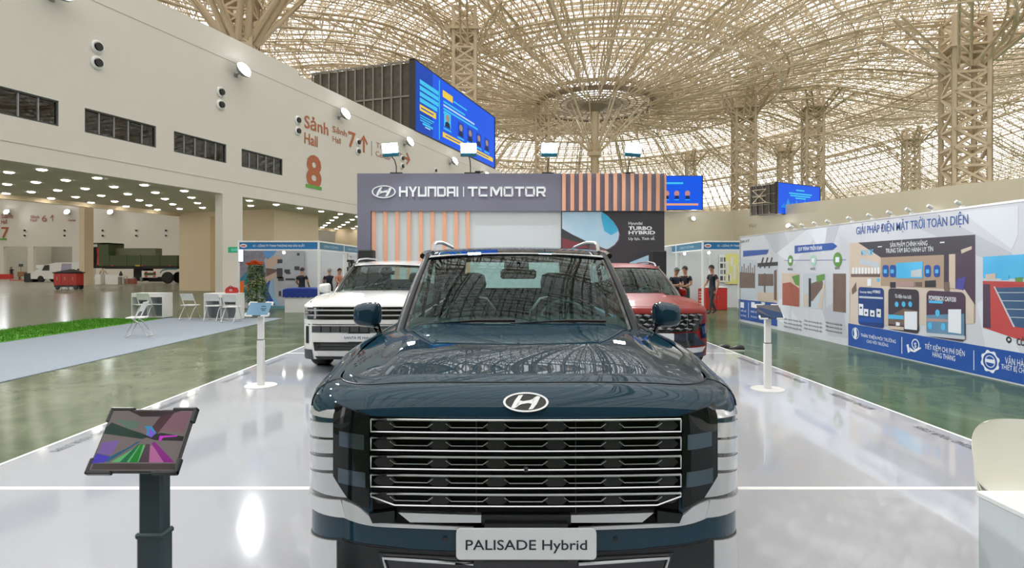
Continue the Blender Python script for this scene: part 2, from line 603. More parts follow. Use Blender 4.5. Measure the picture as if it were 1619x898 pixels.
# bridge slab over the passage (soffit)
DEP = 11.2
mb = MB()
mb.slab([[wp(-14, SO, -.5), wp(62, SO, -.5)], [wp(-14, SO, -DEP), wp(62, SO, -DEP)]],
        [[wp(-14, SO+.35, -.5), wp(62, SO+.35, -.5)], [wp(-14, SO+.35, -DEP), wp(62, SO+.35, -DEP)]])
sof = tag(mb.build('ceiling_passage', M['soffit']), kind='structure')
mb = MB()
wall_cells(mb, -14, 62, SO-.25, 14, [], lambda s, z, n: wp(s, z, n-DEP), 0.3)
mb.slab([[wp(-40, 13.7, -.5), wp(133, 13.7, -.5)], [wp(-40, 13.7, -DEP), wp(133, 13.7, -DEP)]],
        [[wp(-40, 14, -.5), wp(133, 14, -.5)], [wp(-40, 14, -DEP), wp(133, 14, -DEP)]])
tag(mb.build('wall_bridge', M['wall2']), kind='structure')

# downlights under the passage soffit
dl_mesh = None
dl_n = {}
NUMW = 'zero one two three four five six seven eight nine ten eleven twelve thirteen fourteen fifteen sixteen seventeen eighteen nineteen twenty'.split()
for r in range(6):
    for k in range(-4, 18):
        s = 23.9 + 2.23*k
        n = -.93 - 1.95*r
        p = wp(s, SO, n)
        if p.x/p.y < -0.95: continue
        if 39 < s < 44.6 and n < -2.8: continue
        if dl_mesh is None:
            b1 = MB(); b1.lathe([(0.0, -0.06), (0.10, -0.052), (0.16, -0.03), (0.175, 0.0)], 14)
            o = b1.build('downlight', M['downlight']); dl_mesh = o
            b2 = MB(); b2.lathe([(0.176, -0.012), (0.22, -0.01), (0.22, 0.0), (0.176, 0.0)], 14)
            rim = b2.build('rim', M['white'], o)
        else:
            o = dl_mesh.copy(); COL.objects.link(o)
            c = rim.copy(); COL.objects.link(c); c.parent = o
        o.location = p
        dl_n[r] = dl_n.get(r, 0)+1
        tag(o, 'glowing soffit downlight, %s row in from the hall, number %s counted from the near end' % (['first', 'second', 'third', 'fourth', 'fifth', 'sixth'][r], NUMW[dl_n[r]]), 'ceiling light', 'downlights in the passage soffit')

# walls and piers in the passage (second bay and core blocks)
def blk(name, x0, x1, y0, y1, z0, z1, m):
    b = MB(); b.box(x0, x1, y0, y1, z0, z1)
    return tag(b.build(name, m), kind='structure')
pier = blk('pillar_passage', xat(125, 52), xat(133.5, 52), 52, 53.15, 0, 9, M['wall2'])
def wblk(name, s0, s1, n0, n1, z0, z1, m):
    b = MB(); b.slab([[wp(s0, z0, n0), wp(s1, z0, n0)], [wp(s0, z1, n0), wp(s1, z1, n0)]], [[wp(s0, z0, n1), wp(s1, z0, n1)], [wp(s0, z1, n1), wp(s1, z1, n1)]])
    return tag(b.build(name, m), kind='structure')
wblk('wall_core', 39.5, 44.2, -11.25, -3.0, 0, SO, M['wall2'])
dr = wblk('door_1', 39.46, 39.5, -8.38, -7.42, 0, 5.2, mat('tan_door', (0.56, 0.42, 0.24), 0.6))
b = MB(); b.sphere(wp(39.38, 1.3, -7.6), 0.12, 10, 6); b.build('door_handle', M['darkgrey'], dr)
wblk('wall_core_far', 58, 62, -11.25, -3.0, 0, SO, M['wall2'])
# far hall seen through the passage
mb = MB()
def fp(s, z, n): return Vector((s, 90-n, z))
dx = [xat(10, 90), xat(48, 90), xat(57, 90), xat(118, 90)]
wall_cells(mb, -112, 14, 0, 14, [(dx[0], dx[1], -1, 4.9), (dx[2], dx[3], -1, 4.9)], fp, -0.5)
wf = tag(mb.build('wall_far_hall', M['wall']), kind='structure')
blk('wall_loading', -112, -40, 100, 100.4, 0, 7, mat('grey_dock', (0.42, 0.41, 0.35), 0.8))
blk('wall_loading_side', xat(40, 95), xat(40, 95)+.4, 90.8, 100, 0, 7, M['soffit'])
FARG = glassmat('far_roof_light_filter', (0.85, 0.84, 0.80), 0.01)  # unseen far roof, added to dim and even out the daylight there
mb = MB()
q = [wp(-40, 0, -DEP-.05), wp(90*UL, 0, -DEP-.05), Vector((-20, 90, 0)), Vector((-112, 90, 0)), Vector((-112, -36, 0))]
q = [wp(-36*UL, 0, -DEP-.05), wp(88*UL, 0, -DEP-.05), Vector((-112, 89.9, 0)), Vector((-112, -36, 0))]
mb.prism([(p.x, p.y) for p in q], 14.05, 14.4)
tag(mb.build('ceiling_far_hall_added', FARG), kind='structure')
# dark recess band and shelves in the second bay
blk('trim_1', xat(487, 70), xat(560, 70), 70, 70.5, 3.2, 5.2, M['wall'])
blk('trim_2', xat(487, 72), xat(575, 72), 72, 72.5, 0, 4.4, M['soffit'])

# other outer walls
mb = MB(); mb.box(12, 52, 125, 125.6, 0, 13.85)
tag(mb.build('wall_back', M['wall3']), kind='structure')
RW = [Vector((49.5, 125, 0)), Vector((124.2, -35, 0))]
ru = (RW[1]-RW[0]).normalized(); rn = Vector((-ru.y, ru.x, 0))
if rn.x > 0: rn = -rn
def rp(s, z, n=0.0): return RW[0] + ru*s + rn*n + Vector((0, 0, z))
mb = MB(); wall_cells(mb, 0, 176, 0, 14, [], rp, 0.6)
tag(mb.build('wall_right', M['wall3']), kind='structure')
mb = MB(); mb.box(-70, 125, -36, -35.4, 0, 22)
tag(mb.build('wall_rear', mat('unlit_hall_brown', (.13, .11, .09), .8)), kind='structure')  # unlit hall behind the camera put into the colour, for dark car reflections
mb = MB(); mb.box(-112.5, -112, -36, 90, 0, 14)
tag(mb.build('wall_outer_left', M['wall']), kind='structure')

# ================================================================== ROOF
RC = np.array([20.2, 131.0]); RD = np.array([26.0, 79.0])     # centre of the ribs, centre of the dome
RMAX = 224.0
def roof_z(x, y):
    r = np.hypot(x-RC[0], y-RC[1]); d = np.hypot(x-RD[0], y-RD[1])
    q = np.clip((r-14)/24, 0, 1)
    z = 39.0 + 2.8*q*q*(3-2*q)
    t = np.clip((d-105)/108, 0, 1)
    return z - 22.5*t*t*(3-2*t) + 1.5*np.cos(r*0.12)*np.clip((r-17)/35, 0, 1)
def roof_pt(r, a, dz=0.0):
    x = RC[0]+r*np.cos(a); y = RC[1]+r*np.sin(a)
    return np.stack([x, y, roof_z(x, y)+dz], axis=-1)

gm = bpy.data.materials.new('roof_glazing'); gm.use_nodes = True
nt = gm.node_tree
for n_ in list(nt.nodes): nt.nodes.remove(n_)
out = nt.nodes.new('ShaderNodeOutputMaterial'); tr = nt.nodes.new('ShaderNodeBsdfTransparent'); tl = nt.nodes.new('ShaderNodeBsdfTranslucent')
mx = nt.nodes.new('ShaderNodeMixShader'); tr.inputs[0].default_value = (0.95, 0.95, 0.94, 1); tl.inputs[0].default_value = (0.9, 0.88, 0.82, 1); mx.inputs[0].default_value = 0.22
nt.links.new(tr.outputs[0], mx.inputs[1]); nt.links.new(tl.outputs[0], mx.inputs[2]); nt.links.new(mx.outputs[0], out.inputs[0])
M['roofglass'] = gm

# glazed skin
rs = np.linspace(0.5, RMAX, 40); as_ = np.linspace(0, 2*PI, 97)
skin = MB()
P = [[tuple(p) for p in roof_pt(r, as_, 6.0)] for r in rs]
keep = np.zeros((40, 97), bool)
for i, r in enumerate(rs):
    x = RC[0]+r*np.cos(as_); y = RC[1]+r*np.sin(as_)
    keep[i] = np.hypot(x-RD[0], y-RD[1]) < 216
vs = [p for row in P for p in row]; fs = []
for i in range(39):
    for j in range(96):
        if keep[i, j] or keep[i+1, j] or keep[i, j+1]:
            fs.append((i*97+j, (i+1)*97+j, (i+1)*97+j+1, i*97+j+1))
skin.raw(vs, fs)
roof = tag(skin.build('ceiling', gm, fix=False), kind='structure')

A, B, W_ = [], [], []
def add(a, b, wd):
    A.append(a); B.append(b); W_.append(np.full(len(a), wd))
LW = 0.78      # thickness of the lattice bars
ring_r = list(np.arange(13.0, 34, 3.2)) + list(np.arange(34, RMAX, 4.2))
def nseg(r): return 80 if r < 31 else (160 if r < 77 else 280)
for i, r in enumerate(ring_r):
    n = nseg(r)
    a = np.arange(n)*2*PI/n
    a2 = a+2*PI/n; ah = a+PI/n
    bot = roof_pt(np.full(n, r), a); bot2 = roof_pt(np.full(n, r), a2)
    rt = r+2.1
    top = roof_pt(np.full(n, rt), ah, 4.0); top2 = roof_pt(np.full(n, rt), ah+2*PI/n, 4.0)
    add(bot, bot2, LW*.17); add(top, top2, LW*.19)
    if i+1 < len(ring_r):
        r2 = ring_r[i+1]
        if nseg(r2) == n:
            nb = roof_pt(np.full(n, r2), a); nb2 = roof_pt(np.full(n, r2), a2)
            ntp = roof_pt(np.full(n, r2+2.1), ah, 4.0)
            add(bot, nb, LW*.23); add(top, ntp, LW*.23)
            add(bot, top, LW*.12); add(bot2, top, LW*.12); add(nb, top, LW*.12); add(nb2, top, LW*.12)
            j = np.random.default_rng(i).random(n) < 0.8
            add(bot[j], nb2[j], LW*.12)
        else:
            n2 = nseg(r2); a_n = np.arange(n2)*2*PI/n2
            near = np.round(a_n/(2*PI/n)).astype(int) % n
            add(bot[near], roof_pt(np.full(n2, r2), a_n), LW*.3)
    # purlins right under the glazing
    for q in (0, 1.4, 2.8):
        pr = roof_pt(np.full(n, r+q), a, 5.6); pr2 = roof_pt(np.full(n, r+q), a2, 5.6)
        add(pr, pr2, LW*.27)
A = np.concatenate(A); B = np.concatenate(B); W_ = np.concatenate(W_)
mid = (A+B)/2
ok = (np.hypot(mid[:, 0]-RD[0], mid[:, 1]-RD[1]) < 213) & (mid[:, 1] > -60)
bars_mesh('roof_lattice', A[ok], B[ok], W_[ok], M['steel'], roof, 'stuff')

def truss(mbx, pts, depth, wd, web):
    """triangular truss girder along pts (top line), two top chords and one bottom"""
    pts = [np.array(p, float) for p in pts]
    T1, T2, Bq = [], [], []
    for i, p in enumerate(pts):
        d = pts[min(i+1, len(pts)-1)]-pts[max(i-1, 0)]
        d[2] = 0; d /= np.linalg.norm(d)
        s = np.array([-d[1], d[0], 0])*depth*0.45
        T1.append(p+s); T2.append(p-s); Bq.append(p-np.array([0, 0, depth]))
    for L in (T1, T2, Bq):
        mbx.tube([tuple(q) for q in L], wd/2, 6)
    for i in range(len(pts)-1):
        for L in (T1, T2):
            mbx.bar(L[i], Bq[i], web); mbx.bar(L[i+1], Bq[i], web)
        mbx.bar(T1[i], T2[i], web)

# main radial girders and ring girders of the lattice, each one an own part
for k in range(30):
    a = 2*PI*k/30+0.03
    pts = [roof_pt(np.float64(r), a, -0.1) for r in np.arange(12.6, 206, 5.6)]
    pts = [p for p in pts if math.hypot(p[0]-RD[0], p[1]-RD[1]) < 206 and p[1] > -58]
    if len(pts) < 4: continue
    mb = MB(); truss(mb, pts, 2.3 if k % 3 == 0 else 1.6, 0.42 if k % 3 == 0 else 0.32, 0.19)
    mb.build('rib', M['steel'], roof, fix=False)
for r, dpt in ((38.5, 3.0), (72, 2.3), (105, 2.6), (147, 2.4)):
    n = int(r*2*PI/6)
    pts = [roof_pt(np.float64(r), 2*PI*i/n, -0.2) for i in range(n+1)]
    run = []
    mb = MB()
    for p in pts+[None]:
        if p is not None and math.hypot(p[0]-RD[0], p[1]-RD[1]) < 206 and p[1] > -58: run.append(p)
        else:
            if len(run) > 3: truss(mb, run, dpt, 0.42, 0.22)
            run = []
    mb.build('ring_beam', M['steel_dk'] if r == 22 else M['steel'], roof, fix=False)

# ------------------------------------------------------------------ central mast with its funnel of struts
mast = thing('roof_mast', 'slender tan mast carrying the dark ring funnel of the roof', 'column', (RC[0], RC[1], 0), kind='structure')
mb = MB(); mb.tube([(0, 0, 0), (0, 0, 38)], [1.05, 0.85], 16, caps=True); mb.build('shaft', M['steel'], mast, smooth=True)
mb = MB()
ring = [(13*math.cos(2*PI*i/48), 13*math.sin(2*PI*i/48), 38.6) for i in range(48)]
mb.tube(ring, 0.55, 8, closed=True)
mb.tube([(x*1.01, y*1.01, z+1.6) for x, y, z in ring], 0.4, 8, closed=True)
for i in range(48): mb.bar(ring[i], (ring[(i+1) % 48][0]*1.01, ring[(i+1) % 48][1]*1.01, 40.2), .22)
mb.build('funnel_ring', M['steel_dk'], mast, smooth=True)
mb = MB(); mb.lathe([(0.9, 37), (3.3, 38.2), (3.3, 38.8), (0.9, 39)], 24); mb.build('hub', M['steel_dk'], mast)
mb = MB()
for i in range(40):
    a = 2*PI*i/40
    c, s_ = math.cos(a), math.sin(a)
    mb.bar((3*c, 3*s_, 38.6), (13*c, 13*s_, 38.9), 0.2)
    mb.bar((3*c, 3*s_, 38.9), (13*math.cos(a+.16), 13*math.sin(a+.16), 39.3), 0.12)
for r in (4.6, 6.2, 7.8, 9.4, 11):
    pts = [(r*math.cos(2*PI*i/40), r*math.sin(2*PI*i/40), 38.8) for i in range(40)]
    mb.tube(pts, 0.14, 4, closed=True)
tag(mb.build('funnel_lattice', M['steel_dk'], mast, fix=False), kind='stuff')
for i in range(8):
    a = 2*PI*(i+.3)/8
    mb = MB(); mb.bar((0.8*math.cos(a), 0.8*math.sin(a), 27.5), (12*math.cos(a), 12*math.sin(a), 38.2), 0.3)
    mb.bar((0.8*math.cos(a), 0.8*math.sin(a), 27.5), (6.2*math.cos(a+.2), 6.2*math.sin(a+.2), 38.2), 0.18)
    mb.build('strut', M['steel'], mast)
mb = MB(); mb.lathe([(1.1, 26.8), (1.5, 27), (1.5, 27.8), (1.1, 28)], 16); mb.build('collar', M['steel'], mast)

# ------------------------------------------------------------------ lattice columns
def lattice_column(px, Y, w, label, dark=False, arms=6, at_=.42, armz=5.5, reach=6.0):
    x = xat(px, Y)
    zt = float(roof_z(x, Y)) - 0.2
    root = thing('lattice_column', label, 'column', (x, Y, 0), rz=math.atan2(-x, Y)*0.4, kind='structure')
    h = w/2; cw = 0.165*w+0.03
    for sx in (-1, 1):
        for sy in (-1, 1):
            mb = MB(); mb.tube([(sx*h, sy*h, 0), (sx*h, sy*h, zt)], cw/2, 8); mb.build('chord', M['steel'], root, smooth=True)
    mb = MB()
    n = max(4, int(zt/(w*0.62))); dz = zt/n
    for i in range(n):
        z0, z1 = i*dz, (i+1)*dz
        if i % 2: za, zb = z1, z0
        else: za, zb = z0, z1
        for q in (-1, 1):
            mb.bar((-h, q*h, za), (h, q*h, zb), cw*0.5); mb.bar((q*h, -h, zb), (q*h, h, za), cw*0.5)
            mb.bar((-h, q*h, zb), (h, q*h, za), cw*0.4)
        for q in (-1, 1):
            mb.bar((-h, q*h, z1), (h, q*h, z1), cw*0.5); mb.bar((q*h, -h, z1), (q*h, h, z1), cw*0.5)
    tag(mb.build('lacing', M['steel'], root, fix=False), kind='stuff')
    mb = MB(); mb.box(-h*1.35, h*1.35, -h*1.35, h*1.35, zt-armz*.62, zt-armz*.62+.35)
    mb.build('collar', M['steel_dk'] if dark else M['steel'], root)
    for k in range(arms):
        a = 2*PI*(k+.5)/arms
        mb = MB()
        e = Vector((reach*math.cos(a), reach*math.sin(a), zt-.1)); s = Vector((h*math.cos(a), h*math.sin(a), zt-armz))
        t = Vector((-math.sin(a), math.cos(a), 0))*0.16*w
        mb.tube([s+t, e+t], cw*at_*.75, 6); mb.tube([s-t, e-t], cw*at_*.75, 6)
        m5 = 6
        for q in range(m5):
            p0 = s.lerp(e, q/m5); p1 = s.lerp(e, (q+1)/m5)
            mb.bar(p0+t, p1-t, cw*.4)
        mb.build('arm', M['steel'], root, fix=False)
    return root

lattice_column(735, 92, 3.4, 'tall tan lattice column rising behind the wide blue screen', armz=6, reach=7)
lattice_column(857, 130, 2.8, 'slim tan lattice column between the wide blue screen and the ringed mast', armz=5, reach=4)
lattice_column(1176, 130, 4.0, 'tan lattice column standing clear between the small front screen and the dark-sided screen', armz=6, reach=6)
lattice_column(1285, 140, 3.7, 'tan lattice column with the broad dark fan of arms over the dark-sided screen', dark=True, armz=5, reach=9, arms=8)
lattice_column(1525, 93, 4.7, 'thickest tan lattice column, above the solar display wall', arms=8, armz=8, reach=12)
lattice_column(380, 66, 3.0, 'stout tan column whose thick arms show above the cream wall with windows', arms=8, armz=13, reach=12, at_=1.0)
lattice_column(1241, 175, 3.3, 'short-looking tan lattice column just beside the dark-sided screen', armz=5, reach=6)
lattice_column(1440, 165, 3.2, 'distant tan lattice column above the long cream wall, under a sloping ring girder', armz=5, reach=6)
lattice_column(1092, 190, 2.8, 'far tan lattice column above the front-facing blue screen', armz=5, reach=6)
# ================================================================== THINGS ON THE WALLS
# ---- floodlights on brackets along the walls (each lamp lights the hall)
def wall_flood(p, n, label, group=None, aim=None, energy=None, size=0.44):
    root = thing('floodlight', label, 'light', p, math.atan2(n.y, n.x)-PI/2, group)   # local +y points away from the wall
    mb = MB(); mb.tube([(0, 0, 0), (0, .3, .1)], 0.035, 6); mb.box(-.12, .12, -.01, .03, -.1, .1); mb.build('bracket', M['grey'], root)
    mb = MB(); mb.lathe([(0.0, 0), (size*.55, .03), (size, .22), (size*1.02, .3)], 18)
    mt = Matrix.Translation((0, .3, .1)) @ Matrix.Rotation(R(-62), 4, 'X')
    mb.xform(mt); mb.build('housing', M['grey'], root, smooth=True)
    mb = MB(); mb.lathe([(0.0, .52), (size*.45, .49), (size*.8, .41), (size*.97, .28)], 18); mb.xform(mt); mb.build('lens', M['lampwhite'], root)
    q = Vector(p)+n*1.1+Vector((0, 0, .35))
    lamp('flood_beam', 'SPOT', q, energy or FLOOD_WALL, (0.97, 0.985, 1.0), aim=aim or (q+n*10+Vector((0, 0, 3.5))),
         spot_size=R(168), spot_blend=0.6, shadow_soft_size=0.16)
    return root
for k, y in enumerate((4.7, 13.6, 22.4, 31.3, 40.2, 49.1, 58.0, 66.9)):
    s = y*UL
    lab = ['round floodlight on the cream wall outside the frame', 'round floodlight on the cream wall nearer the camera', 'round floodlight at the near end of the cream wall',
           'round floodlight between two pairs of round nozzles, above the windows',
           'round floodlight over the small terracotta arrow lettering', 'round floodlight just above the leftmost lamp of the backdrop',
           'round floodlight under the lower edge of the wide blue screen', 'last round floodlight of the cream wall, behind the backdrop'][k]
    wall_flood(wp(s, 12.1), WN, lab, 'floodlights on the long cream wall')
for k, s in enumerate((14, 40, 66, 92, 118, 140)):
    p = rp(s, 9.6)
    wall_flood(p, rn, ['small floodlight at the far end of the right cream wall', 'small floodlight high on the wall under the dark-sided screen', 'floodlight over the middle of the solar display wall',
                       'floodlight over the near end of the solar display wall', 'floodlight on the right wall outside the frame', 'floodlight on the right wall beside the camera'][k], 'floodlights on the right wall', energy=FLOOD_WALL*1.3)
for k, px in enumerate((1095, 1020, 960)):
    wall_flood(Vector((xat(px, 125), 125, 12.0)), Vector((0, -1, 0)), ['small floodlight on the back wall between the two blue screens', 'small floodlight on the back wall behind the striped header',
               'small floodlight on the back wall behind the mast'][k], 'floodlights on the back wall')
# far hall lamps
for k, px in enumerate((15, 110, 178)):
    wall_flood(Vector((xat(px, 89.5), 89.5, 10.0)), Vector((0, -1, 0)), ['floodlight above the number 7 on the far hall wall', 'floodlight on the far hall wall above the dock opening',
               'floodlight on the far hall wall just past the tan pillar'][k], 'floodlights in the far hall', aim=(xat(px, 60), 60, 3), energy=FLOOD_WALL*0.12)

# ---- air jet nozzles in pairs
noz = None
def nozzle(p, n, label):
    global noz
    if noz is None:
        o = MB(); o.lathe([(0.285, 0.0), (0.285, 0.05), (0.22, 0.11), (0.17, 0.09), (0.165, 0.0)], 20)
        o.xform(Matrix.Rotation(R(-90), 4, 'X')); noz = o.build('air_nozzle', M['white'], smooth=True)
        c = MB(); c.sphere((0, .03, 0), 0.135, 12, 8); o2 = c.build('jet', M['black'], noz, smooth=True)
        c = MB(); c.lathe([(0.0, 0.0), (.10, 0.06), (.15, .16), (.165, .17)], 12); c.xform(Matrix.Rotation(R(-90), 4, 'X')); c.build('duct', M['black'], noz)
        o = noz
    else:
        o = dup(noz, p, 0)
    o.location = p
    o.rotation_euler = (0, 0, math.atan2(n.y, n.x)-PI/2)
    tag(o, label, 'air nozzle', 'round air nozzles on the walls')
where = ['outside the frame', 'above the gap of the first and second window', 'above the third window', 'left of the big terracotta lettering', 'right of the small number 7',
         'below the tip of the right-pointing arrow', 'above the left lamp corner of the backdrop', 'behind the backdrop lamps', 'far along behind the backdrop']
for k, y in enumerate((17.9, 24.1, 30.3, 36.1, 42.45, 48.7, 54.8, 61.0, 67.0)):
    for z, nm in ((10.87, 'upper'), (10.2, 'lower')):
        nozzle(wp(y*UL, z), WN, '%s air nozzle, pair %s' % (nm, where[k]))
for k, s in enumerate((26, 38, 50, 60, 69, 77)):
    for z, nm in ((7.6, 'upper'), (6.8, 'lower')):
        nozzle(rp(s, z), rn, '%s small air nozzle above the display wall, %s pair from its far end' % (nm, ['first', 'second', 'third', 'fourth', 'fifth', 'sixth'][k]))
for k, px in enumerate((40, 103, 163, 216, 263)):
    for z, nm in ((7.4, 'upper'), (6.6, 'lower')):
        nozzle(Vector((xat(px, 89.5), 89.5, z)), Vector((0, -1, 0)), '%s nozzle on the far hall wall, %s' % (nm, ['beside the number 7', 'left of the tan pillar', 'just right of the tan pillar', 'over the long trailer', 'next to the tan core wall'][k]))

# ---- lettering painted on the long wall
def wtext(s_txt, px0, pyb, hgt, px1=None, m=None, bold=0.012, name='lettering'):
    s0 = WS(px0); wv = None if px1 is None else WS(px1)-s0
    return text(name, s_txt, wv, hgt, frame_mtx(wp(s0, WZ(px0, pyb), 0.02), WU, (0, 0, 1)), m or M['letter'], wl, bold)
wtext('Sảnh', 481, 201, 0.82, 519, bold=0.015)
wtext('Hall', 481, 226, 0.72, 502, bold=0.015)
wtext('8', 484, 292, 2.05, 508, bold=0.035)
wtext('Sảnh', 525.5, 208, 0.42, 548)
wtext('Hall', 525.5, 223.5, 0.40, 538.5)
wtext('7', 550.5, 231, 1.15, 562, bold=0.02)
wtext('Trung tâm', 594, 233, 0.45, 636, m=M['letter2'], bold=0)
wtext('Center', 594, 246, 0.40, 618, m=M['letter2'], bold=0)
def wpoly(name, pts, m, n=0.03, th=0.02):
    mb = MB(); k = len(pts)
    vs = [wp(s, z, n) for s, z in pts] + [wp(s, z, n-th) for s, z in pts]
    mb.raw(vs, [tuple(range(k)), tuple(range(2*k-1, k-1, -1))] + [(i, (i+1) % k, k+(i+1) % k, k+i) for i in range(k)])
    return mb.build(name, m, wl)
s8 = WS(483); wpoly('green_underline', [(s8, 6.78), (WS(508), 6.78), (WS(508), 7.0), (s8, 7.0)], M['green'])
def arrow(sc, zc, L, d, m):
    t = 0.11
    h = L/2
    base = [(-t, -h), (t, -h), (t, h-.25), (.42, h-.62), (.52, h-.48), (0, h+.05), (-.52, h-.48), (-.42, h-.62), (-t, h-.25)]
    pts = [(sc+x, zc+y) if d == 'up' else (sc+y, zc-x) for x, y in base]
    return wpoly('arrow', pts, m)
arrow(WS(575), WZ(575, 228), 1.25, 'up', M['letter'])
arrow(WS(641), WZ(641, 250), 1.5, 'right', M['letter'])
sl = WS(587); wpoly('divider', [(sl, 10.2), (sl+.06, 10.2), (sl+.06, 11.35), (sl, 11.35)], M['grey'])
# far hall lettering
def ftext(s, px0, pyb, h, px1, m=None):
    text('lettering', s, xat(px1, 90)-xat(px0, 90), h, frame_mtx(at(px0, pyb, 89.44), (1, 0, 0), (0, 0, 1)), m or M['letter2'], wf, 0.012)
ftext('Sảnh', 2, 345, 0.7, 20); ftext('Hall', 2, 354, 0.7, 11); ftext('7', 2, 376, 1.75, 14, M['letter'])
ftext('Sảnh', 48, 345, 0.45, 62); ftext('Hall', 48, 350, 0.4, 58); ftext('6', 66, 350, 1.0, 74); ftext('↑', 79, 350, 1.0, 87)
ftext('Center', 107, 350, 0.4, 120)
b = MB(); b.box(xat(2, 90), xat(14.5, 90), 89.40, 89.5, at(0, 378.5, 90).z-.12, at(0, 377, 90).z); b.build('green_underline', M['green'], wf)
# faint lettering at the far corner of the right wall
text('lettering', 'Hall 4', 1.9, 0.9, frame_mtx(rp(6, 10.0, .03), -ru, (0, 0, 1)), mat('faded_letters', (0.45, 0.38, 0.31), 0.7), bpy.data.objects['wall_right'], 0.0)

# ================================================================== LED SCREENS
SCRB = emat('screen_blue', (0.004, 0.10, 0.80), 1.0)
SCRB2 = emat('screen_deep_blue', (0.003, 0.06, 0.45), 1.0)
SCRC = emat('screen_cyan', (0.05, 0.55, 0.85), 1.0)
SCRY = emat('screen_yellow', (0.85, 0.60, 0.06), 1.0)
SCRW = emat('screen_pale', (0.55, 0.75, 0.95), 0.9)
SCRP = emat('screen_portrait', (0.42, 0.28, 0.22), 0.9)
SCRD = emat('screen_suit', (0.01, 0.02, 0.06), 1.0)
DARKFR = mat('dark_frame', (0.02, 0.02, 0.022), 0.6)
LATT = mat('grey_frame', (0.20, 0.19, 0.17), 0.5)
MESHY = mat('dark_screen_back', (0.02, 0.02, 0.02), 0.7, noise=(0.13, 0.105, 0.075), nscale=2.2)

def led_box(name, origin, ux, uz_h, w, h, d, label, cells=(10, 2)):
    """box screen: face in the plane (ux, up), depth d behind the face; origin = lower left corner of the face as seen from the front"""
    ux = Vector(ux).normalized(); nz = ux.cross(Vector((0, 0, 1))).normalized()   # towards the viewer
    root = thing(name, label, 'screen', origin)
    root.matrix_world = frame_mtx(origin, ux, (0, 0, 1))    # local x right, y up, z out
    mb = MB(); mb.box(0, w, 0, h, -.25, 0); mb.build('panel', SCRB, root)
    mb = MB(); mb.box(-.2, 0, -.1, h+.1, -.5, .05); mb.box(w, w+.2, -.1, h+.1, -.5, .05)
    mb.box(-.2, w+.2, h, h+.12, -.5, .03); mb.box(-.2, w+.2, -.12, 0, -.5, .03); mb.build('bezel', DARKFR, root)
    mb = MB(); mb.box(.15, w-.15, .1, h-.1, -d+.1, -.6); mb.build('back_box', MESHY, root)
    n, m = cells
    for i in range(n+1):
        z = -.5-(d-.5)*i/n
        mb = MB(); mb.box(-.02, .12, -.1, h+.05, z-.06, z+.06); mb.build('post', LATT, root)
    for j in range(m+1):
        y = h*j/m
        mb = MB(); mb.box(-.02, .1, y-.07, y+.07, -d, -.5); mb.build('rail', LATT, root)
    return root
sp = Vector((WX0, 0, 0))+WU*(51*UL)
L1 = 19.6*UL
r1 = led_box('led_screen', sp+Vector((0, 0, 13.85)), WU, None, L1, 6.15, 10.9, 'huge wide blue screen with speaker portraits on top of the long cream wall', (11, 2))
def sbox(root, x0, x1, y0, y1, m, name='graphic', z=0.03):
    mb = MB(); mb.box(x0, x1, y0, y1, 0.001, z); return mb.build(name, m, root)
# graphics measured along the face: px 655..783 maps through the perspective of the wall
def su(px): return (WS(px)-51*UL)
def sv(px, py): return WZ(px, py)-13.85
sbox(r1, 0.02, su(684), 0.05, 6.1, SCRB2, z=0.01)
for k in range(4):
    y1 = 4.75-.55*k
    sbox(r1, su(663.5), su(663.5)+(3.9 if k < 3 else 3.6), y1-.38, y1, SCRC, 'headline')
sbox(r1, su(663.5), su(689), 1.95, 2.5, SCRY, 'banner')
sbox(r1, su(665), su(685), 2.16, 2.28, SCRB2, 'caption_line', .035)
for k in range(3): sbox(r1, su(664), su(686-3*k), 1.5-.22*k, 1.6-.22*k, SCRC, 'caption_line', .02)
sbox(r1, su(668), su(684), .8, .98, SCRC, 'logo'); sbox(r1, su(672), su(680), .62, .72, SCRW, 'logo')
sbox(r1, su(694), su(695), .2, 5.9, SCRC, 'rule', .02)
sbox(r1, su(700), su(715.5), 4.55, 5.2, SCRY, 'banner'); sbox(r1, su(717), su(738), 4.7, 4.85, SCRC, 'caption_line', .02)
for k in range(4): sbox(r1, su(701), su([735, 750, 755, 712][k]), 4.05-.35*k, 4.22-.35*k, SCRW if k == 1 else SCRC, 'caption_line', .02)
for k, (px, y0, hh, ww) in enumerate(((704, 1.75, 1.5, 1.6), (726, 1.6, 1.45, 1.5), (741, 1.6, 1.45, 1.5), (755, 1.6, 1.45, 1.5), (768, 1.6, 1.45, 1.5))):
    x0 = su(px-2); f = sbox(r1, x0, x0+ww, y0, y0+hh, SCRC if k == 0 else SCRB2, 'portrait', .02)
    mb = MB(); mb.prism([(x0+ww*.5+.28*ww*math.cos(t), y0+hh*.62+.24*hh*math.sin(t)) for t in np.linspace(0, 2*PI, 13)[:-1]], .02, .04); mb.build('face', SCRP, f)
    mb = MB(); mb.prism([(x0+.1*ww, y0), (x0+.9*ww, y0), (x0+.8*ww, y0+.3*hh), (x0+.5*ww, y0+.4*hh), (x0+.2*ww, y0+.3*hh)], .02, .035); mb.build('suit', SCRD, f)
    sbox(r1, x0-.1, x0+ww+.1, y0-.3, y0-.15, SCRC, 'caption_line', .02)
sbox(r1, su(700), su(779), .62, 1.1, SCRY, 'banner')
sbox(r1, su(704), su(772), .80, .90, SCRB2, 'caption_line', .035)

